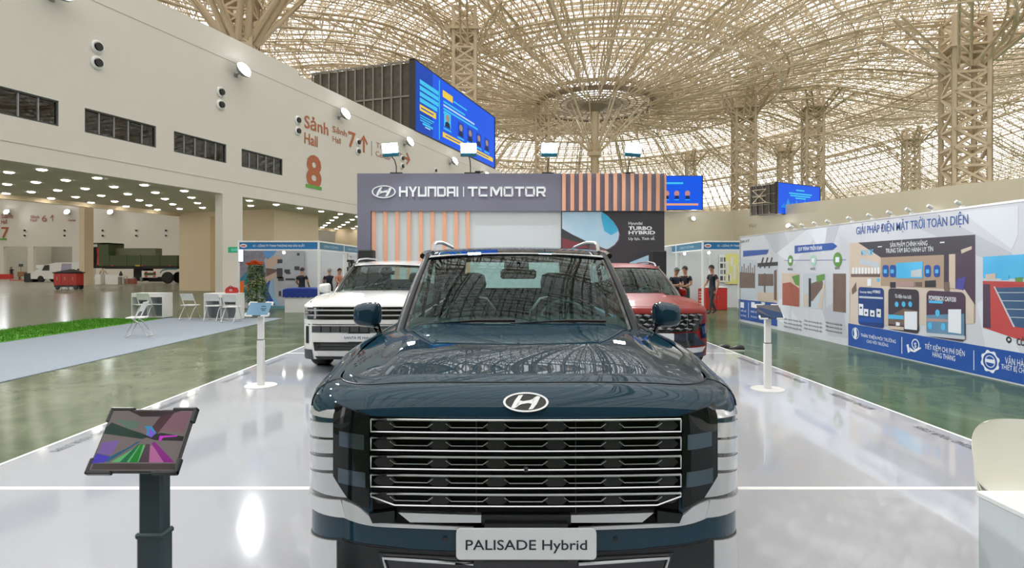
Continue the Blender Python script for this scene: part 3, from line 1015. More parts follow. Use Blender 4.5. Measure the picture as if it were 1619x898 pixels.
r2 = led_box('led_screen', Vector((xat(990, 122.5), 122.5, 14.0)), (1, 0, 0), None, xat(1110, 122.5)-xat(990, 122.5), 7.1, 3.0, 'front-facing blue screen with three round portraits, partly behind the striped header', (3, 2))
W2 = xat(1110, 122.5)-xat(990, 122.5)
def s2(px): return xat(px, 122.5)-xat(990, 122.5)
for px in (1054, 1070, 1087):
    c = s2(px)
    mb = MB(); mb.prism([(c+.55*math.cos(t), 3.4+.62*math.sin(t)) for t in np.linspace(0, 2*PI, 17)[:-1]], .0, .04); f = mb.build('portrait', emat('portrait_pink', (.6, .28, .26), .9), r2)
    mb = MB(); mb.prism([(c-.5, 2.3), (c+.5, 2.3), (c+.3, 2.95), (c-.3, 2.95)], .0, .05); mb.build('suit', SCRD, f)
    sbox(r2, c-.5, c+.5, 2.0, 2.12, SCRC, 'caption_line')
sbox(r2, s2(1005), s2(1104), .85, 1.3, emat('screen_salmon', (.75, .36, .22), 1.0), 'banner')
sbox(r2, s2(1005), s2(1080), 5.4, 5.8, SCRC, 'caption_line', .02)

k0 = Vector((xat(1230, 112), 112, 12.2)); k1 = Vector((xat(1296, 119), 119, 12.2))
r3 = led_box('led_screen', k0, (k1-k0), None, (k1-k0).length, 6.0, 6.2, 'small angled blue screen with an open dark steel side', (4, 3))
w3 = (k1-k0).length
for k, (a, b_, y) in enumerate(((.42, .62, 4.9), (.25, .8, 4.2), (.28, .76, 3.75), (.4, .65, 3.3))):
    sbox(r3, w3*a, w3*b_, y-.15, y+.12, SCRC, 'caption_line', .02)
for k in range(9):
    x = w3*(.06+.1*k); hh = .5+1.1*abs(math.sin(k*1.7))
    mb = MB(); mb.prism([(x, 1.2), (x+w3*.14, 1.2), (x+w3*.07, 1.6+hh)], 0, .02+.002*k); mb.build('skyline', emat('screen_wave_%d' % k, (.02, .25+.05*(k % 3), .75), 1.0), r3)
mb = MB()
for j in range(3):
    mb.bar((-1.6, 2.2+j*1.3, -1.5), (-1.6, 2.2+j*1.3, -4.5), .14)
mb.bar((-1.6, 2.2, -1.5), (-1.6, 4.8, -4.5), .12); mb.bar((-1.6, 4.8, -1.5), (-1.6, 2.2, -4.5), .12); mb.bar((-1.6, 2.2, -1.5), (0, 2.2, -1.5), .12)
mb.build('catwalk_bracket', M['steel'], r3)

# ================================================================== FLOOR COVERINGS
b = MB(); b.prism([(-10.95, -3), (-7.2, -3), (-7.2, 18.6), (-10.95, 18.6)], 0.001, 0.012)
tag(b.build('carpet', M['carpet']), 'blue-grey carpet runner on the polished floor by the white display platform', 'carpet')
b = MB(); b.prism([(-10.95, 5), (-10.95, 18.25), (-12.2, 18.4), (-12.95, 18.3), (-13.1, 15), (-13.15, 5)], 0.001, 0.02)
tg = tag(b.build('turf_mat', M['turf']), 'bright green artificial turf strip along the edge of the grey carpet', 'turf')
n = 5000
bx = rng.uniform(-13.1, -10.97, n); by = 9+ (18.2-9)*rng.random(n)**0.9
Aa = np.stack([bx, by, np.full(n, .018)], 1); Bb = Aa + np.stack([rng.normal(0, .012, n), rng.normal(0, .012, n), rng.uniform(.02, .045, n)], 1)
bars_mesh('turf_blades', Aa, Bb, 0.012, M['turf'], tg, 'stuff')

# ================================================================== DISPLAY PLATFORM
PT = 0.08
PX0, PX1 = -3.99, 4.19
plat = thing('display_platform', 'glossy white display platform under the three cars', 'platform', (0, 0, 0))
for y0, y1 in ((0.5, 4.06), (4.08, 10.48), (10.50, 15.6)):
    b = MB(); b.box(PX0, PX1, y0, y1, 0, PT, 0.004); b.build('platform_panel', M['whitegloss'], plat)
for y in (4.07, 10.49):
    b = MB(); b.box(PX0, PX1, y-.025, y+.025, 0.01, PT+.0015); b.build('seam_strip', M['seam'], plat)
for x0, x1 in ((PX0-.03, PX0), (PX1, PX1+.03)):
    b = MB(); b.box(x0, x1, 0.5, 15.6, 0, PT+.002); b.build('edge_trim', M['seam'], plat)
ink = mat('dark_vinyl_lettering', (0.05, 0.06, 0.08), 0.5)
for y in (4.87, 6.33, 7.8, 9.2):
    text('vinyl_lettering', 'BEYOND YOUR STEPS', .78, .085, frame_mtx((PX0+.12, y+.78, PT+.002), (0, -1, 0), (1, 0, 0)), ink, plat, 0.0, 0.0)
    text('vinyl_lettering', 'BEYOND YOUR STEPS', .78, .085, frame_mtx((PX1-.12, y, PT+.002), (0, 1, 0), (-1, 0, 0)), ink, plat, 0.0, 0.0)
# ================================================================== CARS
CHROME = mat('satin_chrome', (0.78, 0.79, 0.80), 0.34, metal=1.0)
SILVER = mat('silver_paint', (0.66, 0.67, 0.68), 0.3, metal=0.55, coat=0.3)
RAILM = mat('rail_satin', (.42, .43, .44), .35, metal=.8)
TYRE = mat('tyre_rubber', (0.018, 0.018, 0.019), 0.75)
GLOSSBLK = mat('gloss_black', (0.006, 0.007, 0.008), 0.08, coat=0.6, cr=0.03)
SATBLK = mat('satin_black', (0.008, 0.009, 0.010), 0.28)
HEXM = mat('hex_dark', (0.012, 0.013, 0.014), 0.35)
GRBLK = mat('grille_black', (0.002, 0.002, 0.0022), 0.12, spec=0.12)
LENS = mat('headlight_glass', (0.005, 0.007, 0.007), 0.05, spec=0.4)
DRLM = mat('lamp_segment', (0.50, 0.52, 0.54), 0.22, metal=0.3, coat=0.8, cr=0.03)
REFL = mat('lamp_reflector', (0.10, 0.13, 0.16), 0.12, metal=0.8)
SCREENG = glassmat('windscreen_glass', (0.46, 0.64, 0.61), 0.022, 0.01, (.9, 1, .98))
TINTG = glassmat('tinted_glass', (0.20, 0.23, 0.23), 0.05, 0.02)
REARG = glassmat('rear_glass', (0.75, 0.86, 0.82), 0.04, 0.02)
LEATHER = mat('blue_grey_leather', (0.20, 0.28, 0.29), 0.5)
DASH = mat('dark_dashboard', (0.055, 0.08, 0.085), 0.6)
CABIN = mat('cabin_lining', (0.022, 0.028, 0.030), 0.8)
PLATE = mat('white_plate', (0.70, 0.72, 0.74), 0.4)
INK = mat('plate_ink', (0.012, 0.02, 0.035), 0.5)

def sstep(t):
    t = min(max(t, 0.0), 1.0)
    return t*t*(3-2*t)

class Car:
    """an SUV body; local x lateral, y back from the nose, z up"""
    def __init__(s, name, label, loc, rz, paint, P):
        s.P = P; s.paint = paint
        s.root = thing(name, label, 'car', loc, rz)
        s.loc = Vector(loc); s.zk = 1.0
        s.outline()
    # front face depth at (x, z)
    def F(s, x, z, off=0.0):
        P = s.P; a = min(abs(x), P['Wf']-1e-4)
        y = P['bow']*a*a
        if a > P['cw']:
            t = (a-P['cw'])/(P['Wf']-P['cw'])
            y += P['cd']*(1-math.sqrt(max(0, 1-t*t)))
        zt = P['zlip']-P['drop']*(a/P['wl'])**4
        q = (z-(zt-P['sh']))/P['sh']
        if q > 0:
            y += P['ins']*(1-math.sqrt(max(0.0, 1-min(q, 1)**2)))
        if z < P['chin']:
            y += P['chin_d']*((P['chin']-z)/P['chin'])**1.5
        return y-off
    def cth(s, th, z, off=0.0):
        """point on the corner: th degrees 0 = straight ahead part, 90 = side"""
        P = s.P; t = R(th)
        a = P['cw']+(P['Wf']-P['cw'])*math.sin(min(t, PI/2))
        y = P['bow']*a*a+P['cd']*(1-math.cos(min(t, PI/2)))
        nx, ny = math.sin(t), -math.cos(t)
        zt = P['zlip']-P['drop']*(min(a, P['wl'])/P['wl'])**4; q = (z-(zt-P['sh']))/P['sh']
        if q > 0: off -= P['ins']*(1-math.sqrt(max(0.0, 1-min(q, 1)**2)))
        if th > 90: y += (th-90)/90*0.5; nx, ny = 1, 0; a += 0.02*(th-90)/20
        if z < P['chin']: y += P['chin_d']*((P['chin']-z)/P['chin'])**1.5
        return Vector((a+nx*off, y+ny*off, z))
    def fp(s, x, z, off=0.0):
        return Vector((x, s.F(x, z, off), z))
    def cp(s, px, py):
        """(x, z) on the front face seen at a pixel (car must stand square to the camera)"""
        Y = s.loc.y
        for _ in range(30):
            x = (px-CX)/FPX*Y-s.loc.x; z = H-(py-CY)/FPX*Y-s.loc.z
            Y = 0.5*Y+0.5*(s.loc.y+s.F(x, z))
        return x, z
    def zh(s, x, y):
        P = s.P; a = abs(x)
        yc = P['yc']
        if y <= yc+.16:
            t = min(max((y-P['ins'])/(yc-P['ins']), 0), 1.08)
            z = P['zlip']+(P['zcowl']-P['zlip'])*(1-abs(1-min(t, 1))**P.get('hp', 1.7))
        else:
            z = P['zcowl']
        d = P['drop']*(a/P['wl'])**4
        c = P['crease']
        cc = P['ca']+P.get('cv', 0)*y
        z += c*(1-sstep((a-cc)/.03))*sstep((y-.12)/.5)
        if y > yc:
            z += P['belt']*(y-yc)
        return z-d
    def outline(s):
        P = s.P
        pts = []
        for a in np.linspace(0, P['cw'], 12)[:-1]: pts.append((a, P['bow']*a*a))
        for t in np.linspace(0, PI/2, 15):
            a = P['cw']+(P['Wf']-P['cw'])*math.sin(t); pts.append((a, P['bow']*a*a+P['cd']*(1-math.cos(t))))
        y0 = pts[-1][1]
        for y in np.arange(y0+.05, P['L']-.35, .055):
            pts.append((P['Wf']+(P['W']-P['Wf'])*sstep((y-y0)/(1.05-y0)), y))
        for t in np.linspace(0.1, PI/2, 8):
            pts.append((P['W']-.28+.28*math.cos(t), P['L']-.35+.35*math.sin(t)))
        for a in np.linspace(P['W']-.28, 0, 8)[1:]: pts.append((a, P['L']))
        s.half = pts
        full = pts + [(-x, y) for x, y in reversed(pts[1:-1])]
        N = len(full)
        nr = []
        for i in range(N):
            ax, ay = full[i-1]; bx, by = full[(i+1) % N]
            d = Vector((bx-ax, by-ay)).normalized()
            nr.append((d.y, -d.x))      # outward for counter-clockwise seen from below
        s.full, s.nrm = full, nr
    def lip(s, i):
        x, y = s.full[i]; nx, ny = s.nrm[i]; ins = s.P['ins']
        lx, ly = x-nx*ins, y-ny*ins
        return lx, ly
    def shell(s):
        P = s.P; N = len(s.full)
        wy = (P['yw'], P['yw']+P['wb']); ra = P['rw']+.065
        rows = []
        for i in range(N):
            x, y = s.full[i]; nx, ny = s.nrm[i]
            lx, ly = s.lip(i)
            zt = s.zh(lx, ly)
            z0 = zt-P['sh']
            zl = P['zlow']
            if abs(nx) > .75:
                for w_ in wy:
                    d = abs(y-w_)
                    if d < ra: zl = max(zl, P['rw']+math.sqrt(ra*ra-d*d))
            col = []
            lev = np.linspace(0, 1, 9)
            for f in lev:
                z = zl+(z0-zl)*f
                yy, xx = y, x
                if z < P['chin'] and ny < -.2: yy += P['chin_d']*((P['chin']-z)/P['chin'])**1.5
                if abs(nx) > .75:
                    xx -= nx*.018*math.sin(PI*f)*sstep((y-.6)/.6)       # slight door hollow
                col.append((xx, yy, z))
            for ph in np.linspace(0, PI/2, 7)[1:]:
                d = P['ins']*(1-math.cos(ph))
                col.append((x-nx*d, y-ny*d, z0+P['sh']*math.sin(ph)))
            rows.append(col)
        mb = MB(); mb.grid(rows, closed_u=True)
        mb.build('body_shell', s.paint, s.root, smooth=True)
        # hood
        lipc = sorted([(s.lip(i)[0], s.lip(i)[1]) for i in range(len(s.half)) if s.half[i][1] < 1.6 and s.nrm[i][1] <= 0.001 or i < 26], key=lambda q: q[0])
        lx = np.array([q[0] for q in lipc]); ly = np.array([q[1] for q in lipc])
        o = np.argsort(lx, kind='stable'); lx, ly = lx[o], ly[o]
        wl = P['wl']-.012
        us = np.sin(np.linspace(-PI/2, PI/2, 41))
        us = np.sign(us)*np.abs(us)**.85
        G = []
        for u in us:
            a = abs(u)*wl; x = u*wl
            y0 = float(np.interp(a, lx, ly))+.006
            y1 = P['yc']+.14*(a/.78)**2+.025
            col = []
            for v in np.linspace(0, 1, 26):
                y = y0+(y1-y0)*v
                z = s.zh(x, y) - .012*(1-sstep(v/.02)) + .001
                col.append((x, y, z))
            G.append(col)
        mb = MB(); mb.grid(G); mb.build('hood', s.paint, s.root, smooth=True)
        # top of the shoulder behind the hood
        mb = MB()
        for sg in (-1, 1):
            g = []
            for y in np.linspace(P['yc']-.1, P['L']-.2, 24):
                z = s.zh(P['wl'], y)
                g.append([(sg*P['wl'], y, z), (sg*(P['wl']-.05), y, z+.006), (sg*(P['wl']-.14), y, z-.02)])
            mb.grid(g)
        mb.build('belt_line', s.paint, s.root, smooth=True)
        # cowl under the windscreen
        g = []
        for x in np.linspace(-.8, .8, 17):
            y = P['yc']+.14*(x/.78)**2
            g.append([(x, y-.06, s.zh(x, y)-.012), (x, y+.10, s.zh(x, y)-.02), (x, y+.25, s.zh(x, y)-.04)])
        mb = MB(); mb.grid(g); mb.build('cowl', SATBLK, s.root)
        mb = MB(); mb.box(-.68, .68, .35, P['L']-.3, .22, .95); mb.build('underbody', M['blackmatte'], s.root)
        # wheels
        for wy_ in wy:
            for sg in (-1, 1):
                mb = MB(); r = P['rw']; w0, w1 = P['W']-.27, P['W']-.02
                prof = [(r*.66, w0), (r*.93, w0), (r, w0+.03), (r, w1-.03), (r*.94, w1), (r*.68, w1), (r*.66, w1-.02)]
                mb.lathe([(a, b) for a, b in prof], 36)
                mt = Matrix.Translation((0, wy_, r)) @ Matrix.Rotation(sg*PI/2, 4, 'Y')
                mb.xform(mt); t = mb.build('tyre', TYRE, s.root, smooth=True)
                mb = MB(); mb.lathe([(r*.66, w0+.03), (r*.66, w1-.015), (r*.60, w1-.02), (r*.58, w0+.08), (0.0, w0+.08)], 36)
                for k in range(10):
                    a = 2*PI*k/10
                    mb.bar((.05*math.cos(a), .05*math.sin(a), w1-.05), (r*.62*math.cos(a), r*.62*math.sin(a), w1-.03), .045, .02)
                mb.lathe([(.07, w1-.06), (.06, w1-.03), (0.0, w1-.03)], 16)
                mb.xform(mt); mb.build('rim', M['alu'], t)
    def greenhouse(s, rails=True, pillar=None, cabin=True, strip=None):
        P = s.P; root = s.root
        yc, zc = P['yc'], P['zcowl']
        yr, zr = P['yr'], P['zr']           # windscreen top (centre)
        at_, ab = P['wt'], P['wb0']         # half widths of the glass at top and base
        LB = lambda u: Vector((u*ab, yc+.14*u*u*(ab/.78)**2+.015, s.zh(u*ab, yc)-.025))
        LT = lambda u: Vector((u*at_, yr+.09*u*u, zr-.022*u*u))
        def ws(u, v, off=0.0):
            p = LB(u).lerp(LT(u), v)
            bul = .035*math.sin(PI*v)*(1-.3*u*u)
            n = Vector((0, -(LT(0).z-LB(0).z), LT(0).y-LB(0).y)).normalized()
            return p+n*(bul+off)
        us = np.linspace(-1, 1, 25); vs = np.linspace(0, 1, 11)
        mb = MB(); mb.grid([[ws(u, v) for v in vs] for u in us]); wsn = mb.build('windscreen', SCREENG, root, smooth=True)
        # black frit around the glass
        mb = MB()
        mb.slab([[ws(u, v, .002) for v in (0, .05)] for u in us], [[ws(u, v, -.004) for v in (0, .05)] for u in us])
        mb.slab([[ws(u, v, .002) for v in (.96, 1)] for u in us], [[ws(u, v, -.004) for v in (.96, 1)] for u in us])
        for sg in (-1, 1):
            mb.slab([[ws(sg*u, v, .002) for v in vs] for u in (.955, 1)], [[ws(sg*u, v, -.004) for v in vs] for u in (.955, 1)])
        mb.build('glass_border', GLOSSBLK, wsn)
        if strip:
            mb = MB(); mb.slab([[ws(u, 1.0, .004)+Vector((0, 0, 0)), ws(u, 1.035, .004)] for u in us], [[ws(u, 1.0, -.01), ws(u, 1.035, -.01)] for u in us])
            mb.build('roof_edge_strip', strip, root)
        # wipers
        for x0, x1 in ((-.62, -.02), (-.05, .55)):
            mb = MB(); mb.tube([ws(x0/ab, .012, .02), ws((x0*.4+x1*.6)/ab, .03, .03), ws(x1/ab, .045, .02)], .010, 6); mb.build('wiper', M['black'], root)
        # roof
        st = P['roof']                      # [(y, zcentre, halfwidth)]
        ys = np.linspace(st[0][0], st[-1][0], 22)
        zc_ = np.interp(ys, [q[0] for q in st], [q[1] for q in st]); hw = np.interp(ys, [q[0] for q in st], [q[2] for q in st])
        for arr in (zc_, hw):
            arr[1:-1] = (arr[:-2]+2*arr[1:-1]+arr[2:])/4
        g = []
        for u in np.linspace(-1, 1, 21):
            g.append([(u*hw[i], ys[i]+(.09*u*u if i == 0 else .09*u*u*max(0, 1-i/6)), zc_[i]-.030*abs(u)**2.2-.03*max(0, abs(u)-.93)/.07) for i in range(22)])
        mb = MB(); mb.grid(g); mb.build('roof', s.paint, root, smooth=True)
        # headliner
        mb = MB(); mb.grid([[(p[0]*.97, p[1]+.03, p[2]-.045) for p in row] for row in g]); mb.build('headliner', CABIN, root)
        # A pillars
        for sg in (-1, 1):
            g2 = []
            for v in np.linspace(-.05, 1.04, 12):
                e = ws(sg, min(max(v, 0), 1)); e = e+(LT(sg)-LB(sg))*(v-min(max(v, 0), 1))
                wd = P['pw']+(P['pw1']-P['pw'])*v
                g2.append([e+Vector((-sg*.012, 0, -.012)), e+Vector((-sg*.004, -.004, .012)), e+Vector((sg*wd*.5, .008, .012)), e+Vector((sg*wd, .05, -.002)), e+Vector((sg*wd*.95, .11, -.02)), e+Vector((sg*.01, .09, -.03))])
            mb = MB(); mb.grid(g2, closed_v=True); mb.build('pillar', pillar or s.paint, root, smooth=True)
        # side glass and pillars
        yb2, zb2 = P['yrb'], s.zh(.8, P['yrb'])
        for sg in (-1, 1):
            ys2 = np.linspace(yc+.42, P['yrb']-.05, 16)
            g3 = []
            for y in ys2:
                zb = s.zh(P['wl']-.06, y)
                tb = (y-ys2[0])/(ys2[-1]-ys2[0])
                yt = yr+.22+(P['roof'][-1][0]-yr-.25)*tb
                zt = float(np.interp(yt, ys, zc_))-.05; wt_ = float(np.interp(yt, ys, hw))-.015
                g3.append([(sg*(P['wl']-.05+(wt_-P['wl']+.05)*f), y+(yt-y)*f, zb+(zt-zb)*f) for f in np.linspace(0, 1, 5)])
            mb = MB(); mb.grid(g3); sw = mb.build('side_window', TINTG, root, smooth=True)
            mb = MB()
            for k in (5, 10):
                q = g3[k]; mb.bar(Vector(q[0])+Vector((sg*.004, 0, 0)), Vector(q[-1])+Vector((sg*.004, 0, 0)), .02, .08)
            mb.build('window_pillar', GLOSSBLK, sw)
            mb = MB(); mb.tube([Vector(q[-1])+Vector((sg*.01, 0, .005)) for q in g3], .022, 6); mb.build('door_frame', GLOSSBLK, root)
            if rails:
                i0, i1 = 2, 18
                pts = []
                for j, t in enumerate(np.linspace(0, 1, 15)):
                    y = ys[i0]+(ys[i1]-ys[i0])*t
                    zz = float(np.interp(y, ys, zc_))-.02
                    up = P['rail']*(1-max(0, abs(t-.5)*2-.75)**2/.0625*.95)
                    pts.append((sg*(float(np.interp(y, ys, hw))-.085), y, zz+up))
                mb = MB(); mb.tube(pts, .015, 8); mb.build('roof_rail', RAILM, root, smooth=True)
        # rear
        def rg(u, v): return Vector((u*(P['roof'][-1][2]-.04+.08*(1-v)), P['roof'][-1][0]+(1-v)*(P['yrb']+.1-P['roof'][-1][0])+.02, zb2+.02+(P['roof'][-1][1]-.06-zb2)*v))
        mb = MB(); mb.grid([[rg(u, v) for v in (0, .5, 1)] for u in np.linspace(-.86, .86, 9)]); mb.build('rear_window', REARG, root)
        mb = MB()
        for sg in (-1, 1):
            mb.slab([[rg(sg*u, v) for v in (0, .5, 1.05)] for u in (.82, 1.15)], [[rg(sg*u, v)+Vector((0, -.08, 0)) for v in (0, .5, 1.05)] for u in (.82, 1.15)])
        mb.slab([[rg(u, v) for v in (.93, 1.06)] for u in (-1.1, 1.1)], [[rg(u, v)+Vector((0, -.08, 0)) for v in (.93, 1.06)] for u in (-1.1, 1.1)])
        mb.slab([[rg(u, v) for v in (-.12, .22)] for u in (-1.12, 1.12)], [[rg(u, v)+Vector((0, -.08, 0)) for v in (-.12, .22)] for u in (-1.12, 1.12)])
        mb.build('tailgate', s.paint, root)
        if cabin: s.cabin(ws)
    def cabin(s, ws):
        P = s.P; root = s.root; yc, zc = P['yc'], P['zcowl']
        mb = MB(); mb.box(-.80, .80, yc+.5, P['yrb'], .55, .98); mb.build('cabin_floor', CABIN, root)
        g = []
        for x in np.linspace(-.74, .74, 15):
            hump = .03*math.exp(-((x-.37)/.2)**2)
            g.append([(x, yc+.16+.1*x*x, zc-.045), (x, yc+.45, zc-.025+.02*math.cos(x*2)), (x, yc+.66, zc+.002+hump), (x, yc+.75, zc-.03+hump), (x, yc+.76, zc-.3)])
        mb = MB(); mb.grid(g); mb.build('dashboard', DASH, root, smooth=True)
        mb = MB(); mb.box(.2, .54, yc+.71, yc+.73, zc-.02, zc+.05, .01); mb.build('screen_cluster', M['black'], root)
        def seat(x, y, sc=1.0, nm='seat'):
            st = thing_part('front_seat' if nm == 'seat' else nm, root, (x, y, 0))
            mb = MB()
            prof = [(-.25, .62), (-.27, .9), (-.25, 1.12), (-.15, 1.25), (0, 1.27), (.15, 1.25), (.25, 1.12), (.27, .9), (.25, .62)]
            fr = [Vector((a, .04-.02*math.cos(a*6), b+P['seatz'])) for a, b in prof]
            gg = []
            for k, (dy, inset) in enumerate(((-.075, .06), (-.09, .03), (-.05, 0), (.05, 0), (.09, .05))):
                gg.append([(a*(1-inset*1.5), dy+.12*(b-.62), b+P['seatz']-inset*.4) for a, b in prof])
            mb.grid(gg)
            mb.raw(gg[0], [tuple(range(9))]); mb.raw(gg[-1], [tuple(range(9))])
            mb.build('backrest', LEATHER, st, smooth=True)
            mb = MB(); hz = 1.27+P['seatz']
            gg = []
            hp = [(-.125, .05), (-.14, .12), (-.12, .21), (-.06, .235), (.06, .235), (.12, .21), (.14, .12), (.125, .05), (.06, .03), (-.06, .03)]
            for dy, q in ((.01, .8), (0, .95), (.04, 1), (.10, 1), (.12, .9)):
                gg.append([(a*q, dy+.06, hz+(b-.13)*q+.13) for a, b in hp])
            mb.grid(gg, closed_v=True); mb.raw(gg[0], [tuple(range(10))]); mb.raw(gg[-1], [tuple(range(10))])
            mb.tube([(-.05, .11, hz-.05), (-.05, .10, hz+.06)], .008, 6); mb.tube([(.05, .11, hz-.05), (.05, .10, hz+.06)], .008, 6)
            mb.build('headrest', LEATHER, st, smooth=True)
            mb = MB(); mb.box(-.25, .25, -.5, .05, .5+P['seatz'], .66+P['seatz'], .05); mb.build('cushion', LEATHER, st)
        seat(-.40, yc+1.38); seat(.40, yc+1.38)
        seat(-.42, yc+2.35, nm='rear_seat'); seat(.42, yc+2.35, nm='rear_seat')
        # steering wheel
        c = Vector((.37, yc+.92, zc-.065)); tilt = Matrix.Rotation(R(68), 4, 'X')
        ring = [c+(tilt @ Vector((0.18*math.cos(2*PI*k/32), .18*math.sin(2*PI*k/32), 0))) for k in range(32)]
        mb = MB(); mb.tube(ring, .016, 8, closed=True)
        for a in (20, 160, 270):
            mb.bar(c, c+(tilt @ Vector((.18*math.cos(R(a)), .18*math.sin(R(a)), 0))), .035, .012)
        mb.sphere(c, .06, 10, 6, (1, .5, 1)); mb.build('steering_wheel', mat('wheel_grey', (.22, .29, .29), .4), root, smooth=True)
        p = ws(0.02, .80)
        mb = MB(); mb.box(p.x-.13, p.x+.13, p.y+.10, p.y+.13, p.z-.10, p.z-.03, .02); mb.tube([(p.x, p.y+.12, p.z-.03), (p.x, p.y+.03, p.z+.03)], .012, 6)
        mb.build('rear_view_mirror', M['black'], root)
        p = ws(0.0, .9)
        mb = MB(); mb.box(p.x-.09, p.x+.09, p.y+.03, p.y+.10, p.z-.09, p.z-.0, .02); mb.build('camera_pod', SATBLK, root)
    def mirrors(s, c, size, paint=None):
        """c = (x, y, z) of the outer mirror centre"""
        for sg in (-1, 1):
            x, y, z = c; w_, h_, d_ = size
            mr = thing_part('door_mirror', s.root, (sg*x, y, z))
            prof = []
            for k in range(20):
                a = 2*PI*k/20; e = .55
                ca, sa = math.cos(a), math.sin(a)
                prof.append((np.sign(ca)*abs(ca)**e, np.sign(sa)*abs(sa)**e))
            gg = []
            for dy, q, ox in ((-d_*.62, .50, .012), (-d_*.55, .74, .008), (-d_*.38, .90, .004), (-d_*.1, .985, 0), (d_*.25, 1.0, 0), (d_*.36, .97, 0)):
                gg.append([(sg*(a*w_/2*q*(1 if a > 0 else .97)-ox), dy, b*h_/2*q*(1.0-.10*a)) for a, b in prof])
            mb = MB(); mb.grid(gg, closed_v=True); mb.raw(gg[0], [tuple(range(20))]); mb.build('housing', paint or s.paint, mr, smooth=True)
            mb = MB(); mb.raw([(p[0]*.94, p[1]-.004, p[2]*.93) for p in gg[-1]], [tuple(range(20))]); mb.build('mirror_glass', M['alu'], mr)
            mb = MB(); gg2 = []
            for dy, q in ((-d_*.30, .93), (-d_*.05, 1.015), (d_*.3, 1.03)):
                gg2.append([(sg*(a*w_/2*q), dy, b*h_/2*q*(1-.10*a)-.004) for a, b in [p for p in prof if p[1] < -.72]])
            mb.grid(gg2); mb.tube([(-sg*w_*.30, .0, -h_*.40), (-sg*w_*.42, .02, -h_*.75), (-sg*w_*.9, .04, -h_*.95)], [.035, .03, .035], 8)
            mb.build('stalk', GLOSSBLK, mr, smooth=True)
    # panel pieces on the front face ------------------------------------------------
    def piece(s, name, m, top, bot, n=12, rows=3, off=.008, th=.03, parent=None, mirror=True, corner=False):
        """panel between two polylines: [(x, z)] on the front face or [(th, z)] round the corner"""
        def rs(pl, k):
            pl = np.array(pl, float); pl[:, 1] = 1.56-(1.56-pl[:, 1])*s.zk; d = np.r_[0, np.cumsum(np.hypot(*(np.diff(pl, axis=0)*([.005, 1] if corner else [1, 1])).T))]
            q = np.linspace(0, d[-1], k); 
            q = np.unique(np.r_[q]); return np.stack([np.interp(q, d, pl[:, 0]), np.interp(q, d, pl[:, 1])], 1)
        a, b = rs(top, n), rs(bot, n)
        out = []
        for sg in ((-1, 1) if mirror else (1,)):
            P1, P2 = [], []
            for i in range(n):
                c1, c2 = [], []
                for v in np.linspace(0, 1, rows):
                    q = a[i]*(1-v)+b[i]*v
                    if corner: p, r_ = s.cth(q[0], q[1], off), s.cth(q[0], q[1], off-th)
                    else: p, r_ = s.fp(q[0], q[1], off), s.fp(q[0], q[1], off-th)
                    c1.append((sg*p.x, p.y, p.z)); c2.append((sg*r_.x, r_.y, r_.z))
                P1.append(c1); P2.append(c2)
            mb = MB(); mb.slab(P1, P2)
            out.append(mb.build(name, m, parent[0 if sg < 0 else 1] if isinstance(parent, list) else (parent or s.root), smooth=True))
        return out
    def line(s, pts, r, off=.02, n=6, k=None):
        """tube lying on the front face through (x, z) points"""
        pl = np.array(pl_dense(pts, k or .06))
        return [s.fp(x, 1.56-(1.56-z)*s.zk, off) for x, z in pl]

def pl_dense(pts, step):
    out = []
    for i in range(len(pts)-1):
        a, b = np.array(pts[i], float), np.array(pts[i+1], float)
        m = max(1, int(np.hypot(*(b-a))/step))
        for k in range(m): out.append(tuple(a+(b-a)*k/m))
    out.append(tuple(pts[-1]))
    return out

def thing_part(name, parent, loc=(0, 0, 0)):
    o = bpy.data.objects.new(name, None); o.empty_display_size = .05
    o.parent = parent; o.location = loc; COL.objects.link(o)
    return o

def emblem(parent, mtx, w, h, m_ring, m_fill, name='emblem'):
    """oval badge with a slanted letter; mtx x right, y up, z out"""
    e = lambda t, q=1.0, z=0.0: (w/2*q*math.cos(t), h/2*q*math.sin(t), z)
    mb = MB(); T = np.linspace(0, 2*PI, 49)[:-1]
    mb.grid([[(w/2*math.cos(t)*q, h/2*math.sin(t)*(q if q == 1 else q-.05), z) for t in T] for q, z in ((1.0, 0), (1.0, .006*w/.17), (.9, .006*w/.17), (.9, 0))], closed_v=True)
    zt = .005*w/.17
    # slanted H, coordinates measured on the badge (unit: half axes)
    H1 = [(-.66, -.62), (-.46, -.28), (-.22, .20), (-.06, .78), (-.30, .72), (-.36, .62), (-.52, .10), (-.68, -.55)]
    left = [(-.70, -.55), (-.54, -.62), (-.40, -.42), (-.10, -.12), (-.22, .20), (-.12, .62), (-.08, .82), (-.32, .74), (-.50, .25)]
    left = [(-.70, -.60), (-.55, -.68), (-.36, -.42), (-.30, .10), (-.22, .45), (-.12, .80), (-.33, .74), (-.52, .20)]
    right = [(-x, -y) for x, y in left]
    bar = [(-.50, -.50), (-.20, -.22), (.12, -.10), (.27, -.18), (.50, .50), (.20, .22), (-.12, .10), (-.27, .18)]
    for poly in (left, right, bar):
        mb.prism([(x*w/2*.93, y*h/2*.93) for x, y in poly], 0.0, zt)
    mb.xform(mtx)
    o = mb.build(name, m_ring, parent)
    if m_fill is not None:
        mb = MB(); mb.raw([e(t, .93, .0012) for t in T], [tuple(range(48))]); mb.xform(mtx); mb.build('badge_field', m_fill, o)
    return o

